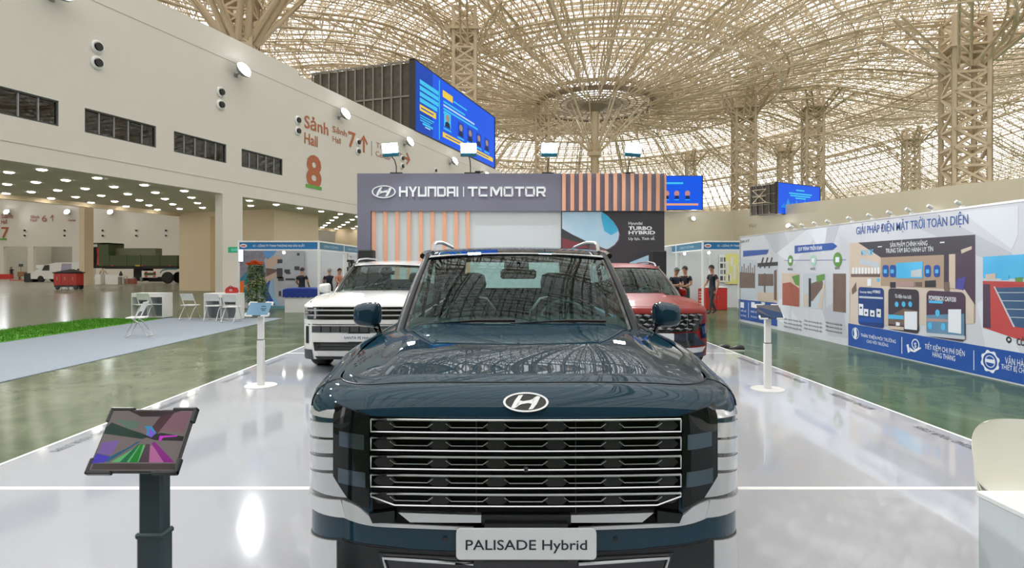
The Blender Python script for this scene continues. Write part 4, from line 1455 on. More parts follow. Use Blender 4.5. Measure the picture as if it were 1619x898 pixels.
def number_plate(car, txt, z, w_, h_, th=.012, y=None, tw=.86, cap=.32):
    y = car.F(0, z)-.035 if y is None else y
    mb = MB()
    pts = []
    r = h_*.14
    for cx_, cz_, a0 in ((w_/2-r, h_/2-r, 0), (-w_/2+r, h_/2-r, 90), (-w_/2+r, -h_/2+r, 180), (w_/2-r, -h_/2+r, 270)):
        for k in range(5): a = R(a0+k*22.5); pts.append((cx_+r*math.cos(a), cz_+r*math.sin(a)))
    mb.prism(pts, 0, th); mt = frame_mtx((0, y, z), (1, 0, 0), (0, 0, 1)); mb.xform(mt)
    pl = mb.build('number_plate', PLATE, car.root)
    if txt: text('plate_lettering', txt, w_*tw, h_*cap, frame_mtx((0, y-th, z-h_*cap*.5), (1, 0, 0), (0, 0, 1)), INK, pl, .010, .0012, 'C')
    mb = MB(); mb.box(-w_*.3, w_*.3, y, y+.06, z-h_*.62, z+h_*.62); mb.build('plate_bracket', SATBLK, car.root)
    return pl

# ------------------------------------------------------------------ 1. dark blue car in front
BLUE = mat('dark_blue_metallic', (0.011, 0.040, 0.067), 0.45, metal=0.0, coat=0.8, cr=0.01, spec=0.0)
c1 = Car('car', 'large dark blue sport utility car nearest the camera, its barred grille facing it', (0.076, 2.20, PT), 0, BLUE, dict(
    Wf=.935, W=.98, cw=.60, cd=.37, bow=.05, L=5.06, wl=.845, zlip=1.096, zcowl=1.198, drop=.055, sh=.105, ins=.12, chin=.33, chin_d=.06,
    yc=1.30, crease=.020, ca=.585, cv=.04, belt=.012, zlow=.22, yw=1.0, wb=2.92, rw=.385, yr=2.00, zr=1.652, wt=.655, wb0=.735, pw=.06, pw1=.045,
    roof=[(1.99, 1.660, .70), (2.35, 1.712, .735), (3.0, 1.748, .745), (3.8, 1.735, .73), (4.45, 1.69, .69)], yrb=4.80, rail=.06, seatz=.0))
c1.shell(); c1.greenhouse(strip=CHROME, pillar=mat('pillar_dark_blue', (0.006, 0.012, 0.018), .4, coat=.3, cr=.03, spec=.2))
c1.mirrors((1.035, 1.78, 1.235), (.185, .165, .17))
def seam(car, pts, r=.003):
    mb = MB(); mb.tube(pts, r, 5); return mb.build('panel_gap', M['black'], car.root)
lp = [c1.lip(i) for i in range(26)]
lp = [p for p in lp if p[0] <= .80]
seam(c1, [(-x, y+.004, c1.zh(x, y)+.001) for x, y in reversed(lp)] + [(x, y+.004, c1.zh(x, y)+.001) for x, y in lp])
for sg in (-1, 1):
    i = max(k for k in range(26) if c1.lip(k)[0] <= .80)
    x, y = c1.full[i]; nx, ny = c1.nrm[i]; zt_ = c1.zh(*c1.lip(i)); pts = []
    for ph in np.linspace(PI/2, 0, 8):
        d = .12*(1-math.cos(ph))-.001; pts.append((sg*(x-nx*d), y-ny*d, zt_-.105+.105*math.sin(ph)))
    seam(c1, pts)
# lamp and grille backing, black
c1.zk = 1.022
c1.piece('lamp_bezel', GLOSSBLK, [(8, 1.02), (50, 1.01), (96, .985)], [(8, .64), (50, .60), (96, .55)], 14, 6, .004, .02, corner=True)
c1.piece('grille_panel', GRBLK, [(-.61, 1.000), (0, .992), (.61, 1.000)], [(-.585, .60), (0, .585), (.585, .60)], 21, 6, .004, .02, mirror=False)
hl = c1.piece('headlight', LENS, [(.60, 1.005), (.685, 1.022), (.755, 1.035)], [(.60, .655), (.69, .688), (.755, .76)], 9, 6, .012, .02)
for za, zb, xa, xb in ((.932, .875, .62, .725), (.792, .735, .615, .73)):
    c1.piece('lamp_module', REFL, [(xa, za), (xb, za+.006)], [(xa, zb), (xb, zb+.006)], 4, 2, .0145, .004, parent=hl)
# stacked lamp segments round the corner
seg_in = [(1.036, .980), (.962, .906), (.897, .846), (.830, .781)]
seg_out = [(1.000, .936), (.900, .843), (.826, .771), (.755, .700)]
for (a, b_), (c_, d_) in zip(seg_in, seg_out):
    c1.piece('lamp_segment', DRLM, [(27, a), (55, (a+c_)/2+.006), (92, c_)], [(27, b_), (55, (b_+d_)/2+.004), (92, d_)], 12, 3, .008, .02, corner=True)
c1.piece('lamp_segment', DRLM, [(27, .768), (55, .735), (92, .682)], [(12, .690), (50, .668), (92, .622)], 12, 3, .008, .02, corner=True)
# silver band
c1.piece('silver_band', SILVER, [(20, .676), (55, .640), (97, .600)], [(16, .612), (55, .585), (97, .535)], 14, 3, .012, .03, corner=True)
c1.piece('silver_band', SILVER, [(.712, .676), (.655, .668), (.60, .628), (.565, .603), (.20, .593)], [(.712, .612), (.655, .600), (.60, .592), (.565, .588), (.20, .581)], 16, 2, .012, .03)
c1.piece('lower_bar', CHROME, [(.170, .645), (.485, .650)], [(.170, .617), (.44, .615)], 8, 2, .028, .03)
c1.piece('center_trim', SATBLK, [(-.170, .642), (.170, .642)], [(-.170, .600), (.170, .600)], 6, 2, .018, .03, mirror=False)
c1.piece('fog_lamp', LENS, [(.50, .655), (.60, .640)], [(.50, .612), (.585, .606)], 5, 2, .024, .03)
# five framed grille rows
c1.zk = 1.010
zt = [.986, .917, .847, .777, .707]; zb = [.940, .871, .801, .732, .664]
for k in range(5):
    a = .592
    row = thing_part('grille_row', c1.root)
    mb = MB(); mb.tube(c1.line([(-a, zt[k]), (a, zt[k])], 0), .0043, 6)
    mb.build('grille_bar', CHROME, row, smooth=True)
    if k < 4:
        fr = [(-a, zt[k]), (-a, zb[k]), (a, zb[k]), (a, zt[k])]
    else:
        fr = [(-a, zt[k]), (-a, zt[k]-.012), (-.50, zb[k]), (.50, zb[k]), (a, zt[k]-.012), (a, zt[k])]
    mb = MB(); mb.tube(c1.line(fr, 0), .0029, 6); mb.build('grille_frame', CHROME, row, smooth=True)
    zm = (zt[k]+zb[k])/2-.002
    for x0, x1 in ((-.50, -.375), (-.285, -.165), (-.062, .062), (.165, .285), (.375, .50)):
        mb = MB(); pts = [(x0-.02, zm+.010), (x0, zm-.004), (x1, zm-.004), (x1+.02, zm+.010)]
        mb.tube(c1.line(pts, 0, off=.014), .0020, 5); mb.build('accent_line', CHROME, row)
    for x in (-.54, -.33, -.113, .113, .33, .54):
        mb = MB(); w2, h2 = .045, .017; zq = 1.56-(1.56-zm)*c1.zk
        hexa = [(x-w2, zq), (x-w2*.6, zq+h2), (x+w2*.6, zq+h2), (x+w2, zq), (x+w2*.6, zq-h2), (x-w2*.6, zq-h2)]
        mb.raw([c1.fp(p, q, .012) for p, q in hexa]+[c1.fp(p, q, .002) for p, q in hexa], [tuple(range(6))]+[(i, (i+1) % 6, 6+(i+1) % 6, 6+i) for i in range(6)])
        mb.build('hex_cell', HEXM, row)
for x in (-.59*.32, .59*.32):
    mb = MB(); mb.tube([c1.fp(x, .99, .010), c1.fp(x, .60, .010)], .0025, 5); mb.build('grille_rib', M['black'], c1.root)
mb = MB(); mb.sphere(c1.fp(0, .793, .012), .013, 12, 8); mb.build('front_camera', M['black'], c1.root, smooth=True)
# bumper bottom
c1.zk = 1.030
c1.piece('bumper_seam', M['black'], [(20, .534), (60, .48), (97, .425)], [(20, .529), (60, .474), (97, .419)], 12, 2, .003, .01, corner=True)
c1.piece('bumper_seam', M['black'], [(0, .503), (.4, .508), (.712, .534)], [(0, .498), (.4, .503), (.712, .529)], 12, 2, .003, .01)
c1.piece('lower_panel', SATBLK, [(0, .498), (.4, .503), (.735, .529)], [(0, .235), (.4, .235), (.735, .24)], 12, 4, .004, .02)
c1.piece('lower_grille', GLOSSBLK, [(0, .480), (.565, .498)], [(0, .30), (.50, .30)], 12, 3, .010, .02)
mb = MB(); mb.tube(c1.line([(-.20, .468), (-.545, .484), (-.49, .31), (.49, .31), (.545, .484), (.20, .468)], 0), .006, 6); mb.build('lower_grille_frame', CHROME, c1.root, smooth=True)
for z in (.35, .39, .43):
    mb = MB(); mb.tube(c1.line([(-.5, z), (.5, z)], 0, off=.012), .004, 5); mb.build('lower_grille_bar', M['darkgrey'], c1.root)
c1.piece('corner_fin', SILVER, [(24, .522), (50, .488), (94, .425)], [(24, .25), (60, .25), (92, .25)], 10, 4, .008, .02, corner=True)
c1.piece('skid_plate', SILVER, [(0, .285), (.6, .285)], [(0, .225), (.55, .225)], 8, 2, .012, .02)
for x in (-.31, .345):
    mb = MB(); p = c1.fp(x, .522, .002); mb.lathe([(.009, 0), (.009, .004), (0, .004)], 12); mb.xform(Matrix.Translation(p) @ Matrix.Rotation(R(90), 4, 'X')); mb.build('parking_sensor', M['black'], c1.root)
number_plate(c1, 'PALISADE Hybrid', .524, .525, .114, tw=.865, cap=.34)
# badge on the nose
zc_ = 1.040; q0 = c1.fp(0, zc_-.02); q1 = c1.fp(0, zc_+.02)
up = (q1-q0).normalized()
nrmv = Vector((1, 0, 0)).cross(up)
emblem(c1.root, frame_mtx(c1.fp(0, zc_)+nrmv*.003, (1, 0, 0), up), .174, .078, mat('bright_badge', (.80, .81, .82), .25, metal=.4), mat('badge_dark', (.03, .032, .032), .3))

# ------------------------------------------------------------------ 2. white boxy car
WHITE = mat('white_pearl_paint', (0.80, 0.80, 0.79), 0.25, coat=1.0, cr=0.03)
c2 = Car('car', 'white boxy sport utility car behind the blue one, with black slot grilles', (-2.14, 8.40, PT), 0, WHITE, dict(
    Wf=.90, W=.95, cw=.66, cd=.30, bow=.04, L=4.83, wl=.855, zlip=1.035, zcowl=1.165, drop=.03, sh=.06, ins=.085, chin=.40, chin_d=.08,
    yc=1.25, crease=.012, ca=.58, belt=.012, zlow=.22, yw=.90, wb=2.815, rw=.375, yr=1.95, zr=1.605, wt=.62, wb0=.735, pw=.08, pw1=.055,
    roof=[(1.94, 1.612, .665), (2.3, 1.665, .70), (3.0, 1.70, .71), (3.8, 1.695, .70), (4.45, 1.66, .67)], yrb=4.66, rail=.06, seatz=-.04))
c2.shell(); c2.greenhouse(pillar=GLOSSBLK, strip=None)
c2.mirrors((1.03, 1.66, 1.20), (.20, .17, .16))
def px2(c, pl): return [c.cp(px, py) for px, py in pl]
c2.piece('upper_grille', GLOSSBLK, [(-.84, .985), (.84, .985)], [(-.84, .800), (.84, .800)], 21, 3, .006, .02, mirror=False)
for z in (.935, .862):
    mb = MB(); mb.tube(c2.line([(-.82, z), (.82, z)], 0, off=.016), .011, 6); mb.build('grille_bar', SILVER, c2.root, smooth=True)
for sg in (-1, 1):
    h = thing_part('headlight', c2.root)
    for x in (.80, .645):
        mb = MB(); mb.tube([c2.fp(sg*x, .975, .018), c2.fp(sg*x, .815, .018)], .020, 6); mb.build('light_bar', DRLM, h, smooth=True)
    mb = MB(); mb.tube([c2.fp(sg*.80, .895, .018), c2.fp(sg*.645, .895, .018)], .020, 6); mb.build('light_bar', DRLM, h, smooth=True)
    for z in (.945, .845):
        mb = MB(); mb.slab([[c2.fp(sg*x, z+d, .012) for d in (-.03, .03)] for x in (.67, .72, .775)], [[c2.fp(sg*x, z+d, .0) for d in (-.03, .03)] for x in (.67, .72, .775)])
        mb.build('lamp_module', REFL, h)
c2.piece('seam_line', SATBLK, [(-.84, .733), (.84, .733)], [(-.84, .722), (.84, .722)], 21, 2, .004, .01, mirror=False)
c2.piece('middle_grille', M['darkgrey'], [(-.70, .706), (.70, .706)], [(-.70, .612), (.70, .612)], 21, 3, .008, .02, mirror=False)
mb = MB()
for k in range(9):
    x = -.56+.14*k; mb.tube([c2.fp(x, .70, .012), c2.fp(x, .615, .012)], .008, 5)
mb.build('grille_rib', SATBLK, c2.root)
c2.piece('bumper_insert', SATBLK, [(.755, .70), (.81, .70)], [(.755, .45), (.81, .45)], 3, 2, .010, .02)
c2.piece('lower_grille', GLOSSBLK, [(-.68, .470), (.68, .470)], [(-.66, .345), (.66, .345)], 17, 3, .008, .02, mirror=False)
for z in (.385, .43):
    mb = MB(); mb.tube(c2.line([(-.62, z), (.62, z)], 0, off=.014), .009, 5); mb.build('lower_grille_bar', M['darkgrey'], c2.root)
c2.piece('skid_plate', SILVER, [(-.62, .318), (.62, .318)], [(-.60, .265), (.60, .265)], 15, 2, .014, .03, mirror=False)
c2.piece('lower_cladding', SATBLK, [(-.66, .262), (.66, .262)], [(-.62, .215), (.62, .215)], 15, 2, .006, .03, mirror=False)
c2.piece('lower_cladding', M['darkgrey'], [(.70, .36), (.895, .36)], [(.68, .215), (.89, .215)], 6, 3, .010, .03)
number_plate(c2, 'SANTA FE Hybrid', .542, .52, .115, tw=.80, cap=.34)

# ------------------------------------------------------------------ 3. red car
RED = mat('red_metallic_paint', (0.21, 0.006, 0.004), 0.45, metal=0.0, coat=0.22, cr=0.03, spec=.2)
c3 = Car('car', 'red sport utility car with a faceted dark chrome grille, right of the blue car', (2.22, 8.50, PT), 0, RED, dict(
    Wf=.885, W=.93, cw=.45, cd=.42, bow=.06, L=4.63, wl=.82, zlip=.965, zcowl=1.10, drop=.05, sh=.10, ins=.11, chin=.42, chin_d=.10,
    yc=1.15, crease=.03, ca=.42, belt=.035, zlow=.22, yw=.90, wb=2.755, rw=.365, yr=1.98, zr=1.555, wt=.58, wb0=.715, pw=.075, pw1=.05,
    roof=[(1.97, 1.563, .62), (2.3, 1.615, .66), (2.9, 1.652, .665), (3.6, 1.635, .65), (4.2, 1.58, .61)], yrb=4.46, rail=.045, seatz=-.08, hp=1.5))
c3.shell(); c3.greenhouse(pillar=GLOSSBLK, strip=None)
c3.mirrors((.92, 1.72, 1.12), (.12, .15, .16))
DKCH = mat('dark_chrome', (0.17, 0.175, 0.19), 0.2, metal=1.0)
c3.piece('grille_panel', GLOSSBLK, [(-.80, .885), (0, .87), (.80, .885)], [(-.62, .62), (0, .585), (.62, .62)], 25, 4, .006, .02, mirror=False)
# faceted jewel pattern
for r_ in range(4):
    z = .845-.066*r_
    xm = .74-.055*r_
    for k in range(-5, 6):
        x = k*.135+(.067 if r_ % 2 else 0)
        if abs(x) > xm: continue
        w2, h2 = .062, .028
        c = c3.fp(x, z, .030)
        pts = [c3.fp(x-w2, z+.004*abs(k), .010), c3.fp(x-w2*.25, z+h2, .010), c3.fp(x+w2, z+.006, .010), c3.fp(x+w2*.25, z-h2, .010)]
        mb = MB(); mb.raw(pts+[c], [(0, 1, 4), (1, 2, 4), (2, 3, 4), (3, 0, 4), (0, 3, 2, 1)])
        mb.build('grille_facet', DKCH, c3.root)
hl3 = c3.piece('headlight', LENS, [(.66, .70), (.80, .735)], [(.70, .50), (.835, .50)], 7, 4, .010, .02)
c3.piece('lamp_module', REFL, [(.70, .67), (.79, .69)], [(.72, .56), (.81, .57)], 4, 2, .014, .006, parent=hl3)
mirr = c3.piece('bumper_insert', mat('blue_black_gloss', (.012, .02, .045), .12, coat=1.0), [(.0, .57), (.60, .60), (.66, .50)], [(.0, .41), (.60, .40), (.80, .40)], 10, 4, .010, .02)
c3.piece('lower_grille', GLOSSBLK, [(-.55, .48), (.55, .48)], [(-.50, .38), (.50, .38)], 13, 3, .018, .02, mirror=False)
c3.piece('skid_plate', SILVER, [(-.80, .375), (0, .36), (.80, .375)], [(-.72, .30), (0, .28), (.72, .30)], 17, 2, .016, .03, mirror=False)
c3.piece('lower_cladding', mat('navy_cladding', (.02, .03, .07), .4), [(-.78, .295), (.78, .295)], [(-.74, .215), (.74, .215)], 15, 2, .008, .03, mirror=False)
number_plate(c3, '', .535, .50, .115, tw=.55, cap=.36)
emblem(c3.root, frame_mtx(c3.fp(0, .905, .004), (1, 0, 0), (0, .35, 1)), .15, .07, CHROME, None)
# ================================================================== BACKDROP WALL OF THE STAND
BD = 15.0
SLATE = mat('slate_laminate', (0.205, 0.20, 0.275), 0.45, noise=(0.19, 0.19, 0.25), nscale=0.6)
PALE = mat('pale_grey_panel', (0.66, 0.71, 0.73), 0.45)
PEACH = mat('peach_slat', (0.80, 0.42, 0.27), 0.5)
PHOTO = mat('charcoal_print', (0.055, 0.052, 0.060), 0.45)
SKYB = mat('sky_print', (0.22, 0.55, 0.78), 0.5, noise=(0.68, 0.78, 0.86), nscale=1.6)
SKYD = mat('sky_print_deep', (0.02, 0.38, 0.68), 0.5, noise=(0.10, 0.50, 0.74), nscale=2)
DKPR = mat('plum_print', (0.16, 0.10, 0.12), 0.5)
REDP = mat('red_print', (0.24, 0.06, 0.07), 0.5)
SIGNW = mat('white_letters', (0.85, 0.87, 0.90), 0.4)

def bx_(px): return xat(px, BD)
def bz_(py): return at(0, py, BD).z
BX0, BX1 = bx_(566), bx_(1050)
back = thing('backdrop_wall', 'tall slate and pale backdrop wall with white lettering and peach slats behind the cars', 'backdrop wall', (0, 0, 0))
b = MB(); b.box(BX0, BX1, BD+.04, BD+.5, PT, bz_(275)-.01); b.build('core_panel', SLATE, back)
b = MB(); b.box(BX0, bx_(887), BD-.08, BD+.04, bz_(334), bz_(275)); b.build('header_panel', SLATE, back)
b = MB(); b.box(bx_(887.2), BX1, BD-.06, BD+.04, bz_(334), bz_(275)); b.build('header_panel', SLATE, back)
b = MB(); b.box(BX0, bx_(587), BD-.08, BD+.04, PT, bz_(334)); b.build('side_panel', SLATE, back)
b = MB(); b.box(bx_(587), bx_(887), BD+.0, BD+.04, PT, bz_(334)); b.build('pale_panel', PALE, back)
b = MB(); b.box(bx_(887.2), BX1, BD-.03, BD+.04, PT, bz_(334)); ph = b.build('photo_panel', PHOTO, back)
for px in (891, 904.2, 917.6, 931, 944.6, 958, 971.5, 984.9, 998.4, 1011.8, 1025.2, 1038.7):
    b = MB(); b.box(bx_(px-2.8), bx_(px+2.8), BD-.12, BD-.06, bz_(334), bz_(275), .006); b.build('slat', PEACH, back)
b = MB(); b.box(bx_(1049), bx_(1051.5), BD-.12, BD+.0, bz_(334), bz_(275)); b.build('slat', PEACH, back)
for px in (591, 609.6, 628.2, 646.8, 665.4, 684, 702.6, 721.2, 739.8):
    b = MB(); b.box(bx_(px-2.9), bx_(px+2.9), BD-.05, BD+.0, PT, bz_(334), .006); b.build('slat', PEACH, back)
# lettering and badge on the header
yF = BD-.085
emblem(back, frame_mtx((bx_(608), yF, bz_(304)), (1, 0, 0), (0, 0, 1)), bx_(627)-bx_(589.5), bz_(294)-bz_(314), SIGNW, None)
def segtext(s_, px0, px1, py_top, py_bot, y, m, parent, strokes, t):
    """block lettering from stroke boxes; each glyph in a unit cell"""
    pass
tx = lambda s_, p0, p1, top, bot, m=SIGNW, bold=.02, par=back, y=yF, nm='sign_letters': text(nm, s_, bx_(p1)-bx_(p0), (bz_(top)-bz_(bot)), frame_mtx((bx_(p0), y, bz_(bot)), (1, 0, 0), (0, 0, 1)), m, par, bold, .02)
# wordmark built from squared strokes
def block_word(glyphs, px0, px1, top, bot, nm):
    xa, xb, za, zb = bx_(px0), bx_(px1), bz_(bot), bz_(top)
    tot = sum(g[0] for g in glyphs)
    x = xa; sc = (xb-xa)/tot
    for wd, boxes in glyphs:
        mb = MB()
        for bxs in boxes:
            if not isinstance(bxs[0], tuple):
                mb.box(x+bxs[0]*sc, x+bxs[1]*sc, yF-.02, yF+.004, za+bxs[2]*(zb-za), za+bxs[3]*(zb-za))
            else:
                pts = [(x+p*sc, za+q*(zb-za)) for p, q in bxs]
                n_ = len(pts)
                mb.raw([(p, yF-.02, q) for p, q in pts]+[(p, yF+.004, q) for p, q in pts], [tuple(range(n_)), tuple(range(2*n_-1, n_-1, -1))]+[(i, (i+1) % n_, n_+(i+1) % n_, n_+i) for i in range(n_)])
        if boxes: mb.build(nm, SIGNW, back)
        x += wd*sc
t_ = .21; v_ = .2
Hh = (1.12, [(0, t_, 0, 1), (.8, .8+t_, 0, 1), (t_, .8, .4, .6)])
Yy = (1.1, [((0, 1), (.25, 1), (.5, .58), (.75, 1), (1.0, 1), (.62, .40), (.62, 0), (.39, 0), (.39, .40))])
Uu = (1.12, [(0, t_, 0, 1), (.8, .8+t_, 0, 1), (t_, .8, 0, v_)])
Nn = (1.12, [(0, t_, 0, 1), (.8, .8+t_, 0, 1), (t_, .8, 1-v_, 1)])
Dd = (1.14, [(0, t_, 0, 1), (.8, .8+t_, .08, .92), (t_, .85, 0, v_), (t_, .85, 1-v_, 1)])
Aa_ = (1.12, [(0, t_, 0, 1), (.8, .8+t_, 0, 1), (t_, .8, 1-v_, 1), (t_, .8, .32, .5)])
Ii = (.21, [(0, t_, 0, 1)])
block_word([Hh, Yy, Uu, Nn, Dd, Aa_, Ii], 632, 725, 295.8, 311.6, 'sign_letter')
b = MB(); b.box(bx_(732.6), bx_(734), yF-.01, yF+.004, bz_(311.6), bz_(296)); b.build('sign_divider', SIGNW, back)
Tt = (1.22, [(0, 1.1, 1-v_, 1), (.44, .66, 0, 1-v_)])
Cc = (1.34, [(0, t_, .1, .9), (.08, 1.0, 0, v_), (.08, 1.0, 1-v_, 1)])
Mm = (1.5, [(0, t_, 0, 1), (1.15, 1.15+t_, 0, 1), ((t_*.6, 1), (t_+.12, 1), (.68, .55), (1.15-.12, 1), (1.15+t_*.4, 1), (.76, .12), (.6, .12))])
Oo = (1.28, [(0, t_, .1, .9), (.9, .9+t_, .1, .9), (.08, 1.03, 0, v_), (.08, 1.03, 1-v_, 1)])
Tn = (1.18, [(0, 1.06, 1-v_, 1), (.42, .64, 0, 1-v_)])
Rr = (1.1, [(0, t_, 0, 1), (t_, .95, 1-v_, 1), (t_, .95, .34, .52), (.84, .84+t_, .5, .88), ((.5, .36), (.78, .36), (1.06, 0), (.78, 0))])
block_word([Tt, Cc, Mm, Oo, Tn, Oo, Rr], 740, 863, 296, 311.4, 'sign_letter')
# printed photograph: car mirror with sky
def ppoly(pts, m, y, nm='print'):
    mb = MB(); n_ = len(pts); P = [(bx_(p), bz_(q)) for p, q in pts]
    mb.raw([(x, y, z) for x, z in P]+[(x, y+.004, z) for x, z in P], [tuple(range(n_)), tuple(range(2*n_-1, n_-1, -1))]+[(i, (i+1) % n_, n_+(i+1) % n_, n_+i) for i in range(n_)])
    return mb.build(nm, m, ph)
yP = BD-.032
mir = [(888.5, 335), (951, 335), (960, 341), (969, 350), (976, 361), (978.5, 370), (977, 379), (971, 387), (962, 393), (958, 394), (930, 383), (905, 371), (888.5, 361.5)]
ppoly([(p+1.5, q+1.2) for p, q in mir[1:10]]+[(950, 400), (930, 394)], DKPR, yP-.001)
ppoly(mir, SKYB, yP-.003)
ppoly([(951, 335), (960, 341), (969, 350), (976, 361), (976, 366), (966, 372), (955, 365), (952, 352), (950, 342)], SKYD, yP-.005)
ppoly([(888.5, 361.5), (905, 371), (930, 383), (925, 386), (905, 384), (888.5, 378)], M['darkgrey'], yP-.002)
ppoly([(888.5, 376), (905, 381), (925, 386), (930, 392), (888.5, 396)], REDP, yP-.003)
ppoly([(995, 415), (1028, 402), (1028, 417), (995, 418)], SKYB, yP-.004)
tx('Hyundai', 993, 1015, 350.5, 355.5, par=ph, y=yP, bold=.01)
tx('TURBO', 993, 1030, 358, 363.5, par=ph, y=yP, bold=.04)
tx('HYBRID', 993, 1035, 365, 370.5, par=ph, y=yP, bold=.04)
b = MB(); b.box(bx_(993), bx_(1035), yP-.004, yP, bz_(373.2), bz_(372.6)); b.build('rule', M['grey'], ph)
tx('Uy lực. Tinh tế.', 993, 1035, 375, 379.5, par=ph, y=yP, bold=.012)

# lamps clamped on the header
TEAL = mat('teal_lamp_body', (0.02, 0.16, 0.24), 0.4)
for k, (px, px0, lab) in enumerate(((621, 627, 'leftmost of the four bright lamps on stems along the backdrop header'), (742, 744, 'bright lamp on a stem above the lettering, second from the slate corner'),
                                    (867, 866, 'bright lamp on a straight stem just before the striped header'), (997, 993, 'bright lamp on a curved stem above the striped header'))):
    x, x0 = bx_(px), bx_(px0); zt_ = bz_(275)
    root = thing('stem_lamp', lab, 'lamp', (x0, BD-.02, zt_), 0, 'stem lamps on the backdrop')
    dx_ = x-x0; zc = bz_(241)-zt_
    b = MB(); b.box(-.16, .16, -.05, .05, 0, .03); b.build('clamp', M['black'], root)
    b = MB(); b.tube([(0, 0, .02), (0, -.02, .2), (dx_*.3, -.1, .34), (dx_, -.28, zc-.13)], .014, 6); b.build('stem', M['black'], root, smooth=True)
    tilt = Matrix.Translation((dx_, -.30, zc)) @ Matrix.Rotation(R(18), 4, 'X') @ Matrix.Rotation(R(-4 if k == 0 else (5 if k == 3 else 0)), 4, 'Y')
    b = MB(); b.box(-.205, .205, -.03, .06, -.17, -.07, .01); b.box(-.205, .205, .03, .08, -.10, .17, .01); b.xform(tilt); b.build('lamp_body', TEAL, root)
    b = MB(); b.box(-.195, .195, -.035, .03, -.068, .165, .008); b.xform(tilt); b.build('lamp_face', M['lampwhite'], root)
    lamp('lamp_beam', 'AREA', (x, BD-.42, bz_(238)), FLOOD_BOOTH, (0.95, 0.98, 1.0), aim=(x*.6, 4.5, .5), shape='RECTANGLE', size=.36, size_y=.22)
b = MB(); b.box(-.07, .07, -.05, .05, 0, .09, .01); b.tube([(.05, 0, .05), (.14, -.06, .07)], .02, 6)
tag(b.build('security_camera', M['black'], loc=(bx_(755), BD+.1, bz_(275))), 'small black camera on top of the slate header beside the second stem lamp', 'camera')

# loudspeakers at the foot of the backdrop
def speaker(x0, x1, py, Y, lab):
    root = thing('loudspeaker', lab, 'speaker', ((x0+x1)/2, Y, PT), 0)
    w_ = (x1-x0)/2; zt_ = at(0, py, Y).z-PT
    b = MB(); b.box(-w_, w_, -.17, .17, zt_-.75, zt_, .02); c = b.build('cabinet', M['blackmatte'], root)
    b = MB(); b.box(-w_+.02, w_-.02, -.18, -.165, zt_-.73, zt_-.02); b.build('grille', mat('speaker_grille', (.02, .02, .022), .6), c)
    b = MB(); b.tube([(0, 0, .3), (0, 0, zt_-.74)], .025, 8); b.build('pole', M['black'], root)
    for a in (0, 120, 240):
        b = MB(); b.tube([(0, 0, .75), (.42*math.cos(R(a)), .42*math.sin(R(a)), .012)], .014, 6); b.build('leg', M['black'], root)
speaker(bx_(569)*.965, bx_(592)*.965, 395.5, 14.45, 'black loudspeaker on a stand at the slate end of the backdrop')
speaker(xat(1028, 14.45), xat(1051, 14.45), 396.5, 14.45, 'black loudspeaker on a stand in front of the charcoal photo panel')

# ================================================================== TABLET STANDS
def tablet_print(root, W_, H_, mtx, kind):
    cols = []
    def quad(pts, m, z):
        mb = MB(); mb.raw([(x*W_/2, y*H_/2, z) for x, y in pts], [tuple(range(len(pts)))]); mb.xform(mtx); mb.build('screen_image', m, root)
    return quad
HOLDB = mat('black_holder', (0.022, 0.025, 0.028), 0.35)
POSTB = mat('slate_post', (0.035, 0.055, 0.065), 0.35, metal=.3)
st = thing('tablet_stand', 'black tablet stand with a dark colourful screen at the near edge of the white platform', 'tablet stand', (-1.107, 1.80, PT))
zl = 1.115-PT
mt = frame_mtx((0, -.045, zl), (1, 0, 0), (0, .115, .161))
b = MB(); b.box(-.038, .038, -.012, .040, .45, zl-.02, .008); b.build('post', POSTB, st)
b = MB(); b.box(-.042, .042, -.016, .044, .02, .735, .008); b.build('post_lower', POSTB, st)
b = MB(); b.box(-.045, .045, -.019, .047, .715, .735, .006); b.build('collar', POSTB, st)
b = MB(); b.lathe([(.0, 0), (.21, 0), (.21, .008), (.20, .014), (0, .016)], 32); b.build('base', POSTB, st)
b = MB(); b.box(-.132, .132, -.099, .099, -.012, .0, .004); b.xform(mt); tb = b.build('tablet', HOLDB, st)
SCRN = mat('tablet_glass', (.012, .012, .013), .06, coat=1.0, cr=.02)
b = MB(); b.box(-.126, .126, -.093, .093, 0, .0012); b.xform(mt); b.build('screen', SCRN, st)
qd = tablet_print(tb, .252, .186, mt, 0)
def em(nm, c, s_=.85): return mat('tablet_'+nm, (.004, .004, .004), .08, emit=c, strength=s_, spec=.22)
qd([(-1, 1), (1, 1), (1, -1), (-1, -1)], em('grey', (.16, .13, .13)), .0014)
qd([(-1, .42), (-.92, .58), (-.45, .36), (-.1, .22), (.15, .10), (-.02, .02), (-1, .20)], em('darkgreen', (.0, .03, .018)), .0017)
qd([(-.86, .68), (-.2, .6), (-.25, .38), (-.5, .38)], em('greenish', (.09, .16, .11)), .0016)
qd([(-1, -.78), (-.98, -.45), (-.62, -.55), (-.70, -.74)], em('blue', (.05, .03, .45)), .0018)
qd([(-.95, -.10), (-.55, -.02), (-.6, -.5), (-.95, -.45)], em('violet', (.18, .10, .34)), .0016)
qd([(-.70, -.72), (-.60, -.54), (-.02, -.04), (-.12, -.08), (-.62, -.72)], em('teal', (.0, .10, .20)), .0019)
qd([(-.55, -.73), (-.02, -.18), (.10, -.18), (.25, -.73)], em('lime', (.10, .42, .14)), .0017)
qd([(-.12, -.74), (.0, -.15), (.06, -.15), (.08, -.74)], em('green', (.0, .20, .02)), .002)
qd([(-.35, -.74), (-.06, -.15), (-.02, -.15), (-.18, -.74)], em('leafgreen', (.0, .14, .05)), .002)
qd([(.10, -.74), (.12, -.15), (.22, -.15), (.35, -.74)], em('brown', (.06, .03, .05)), .002)
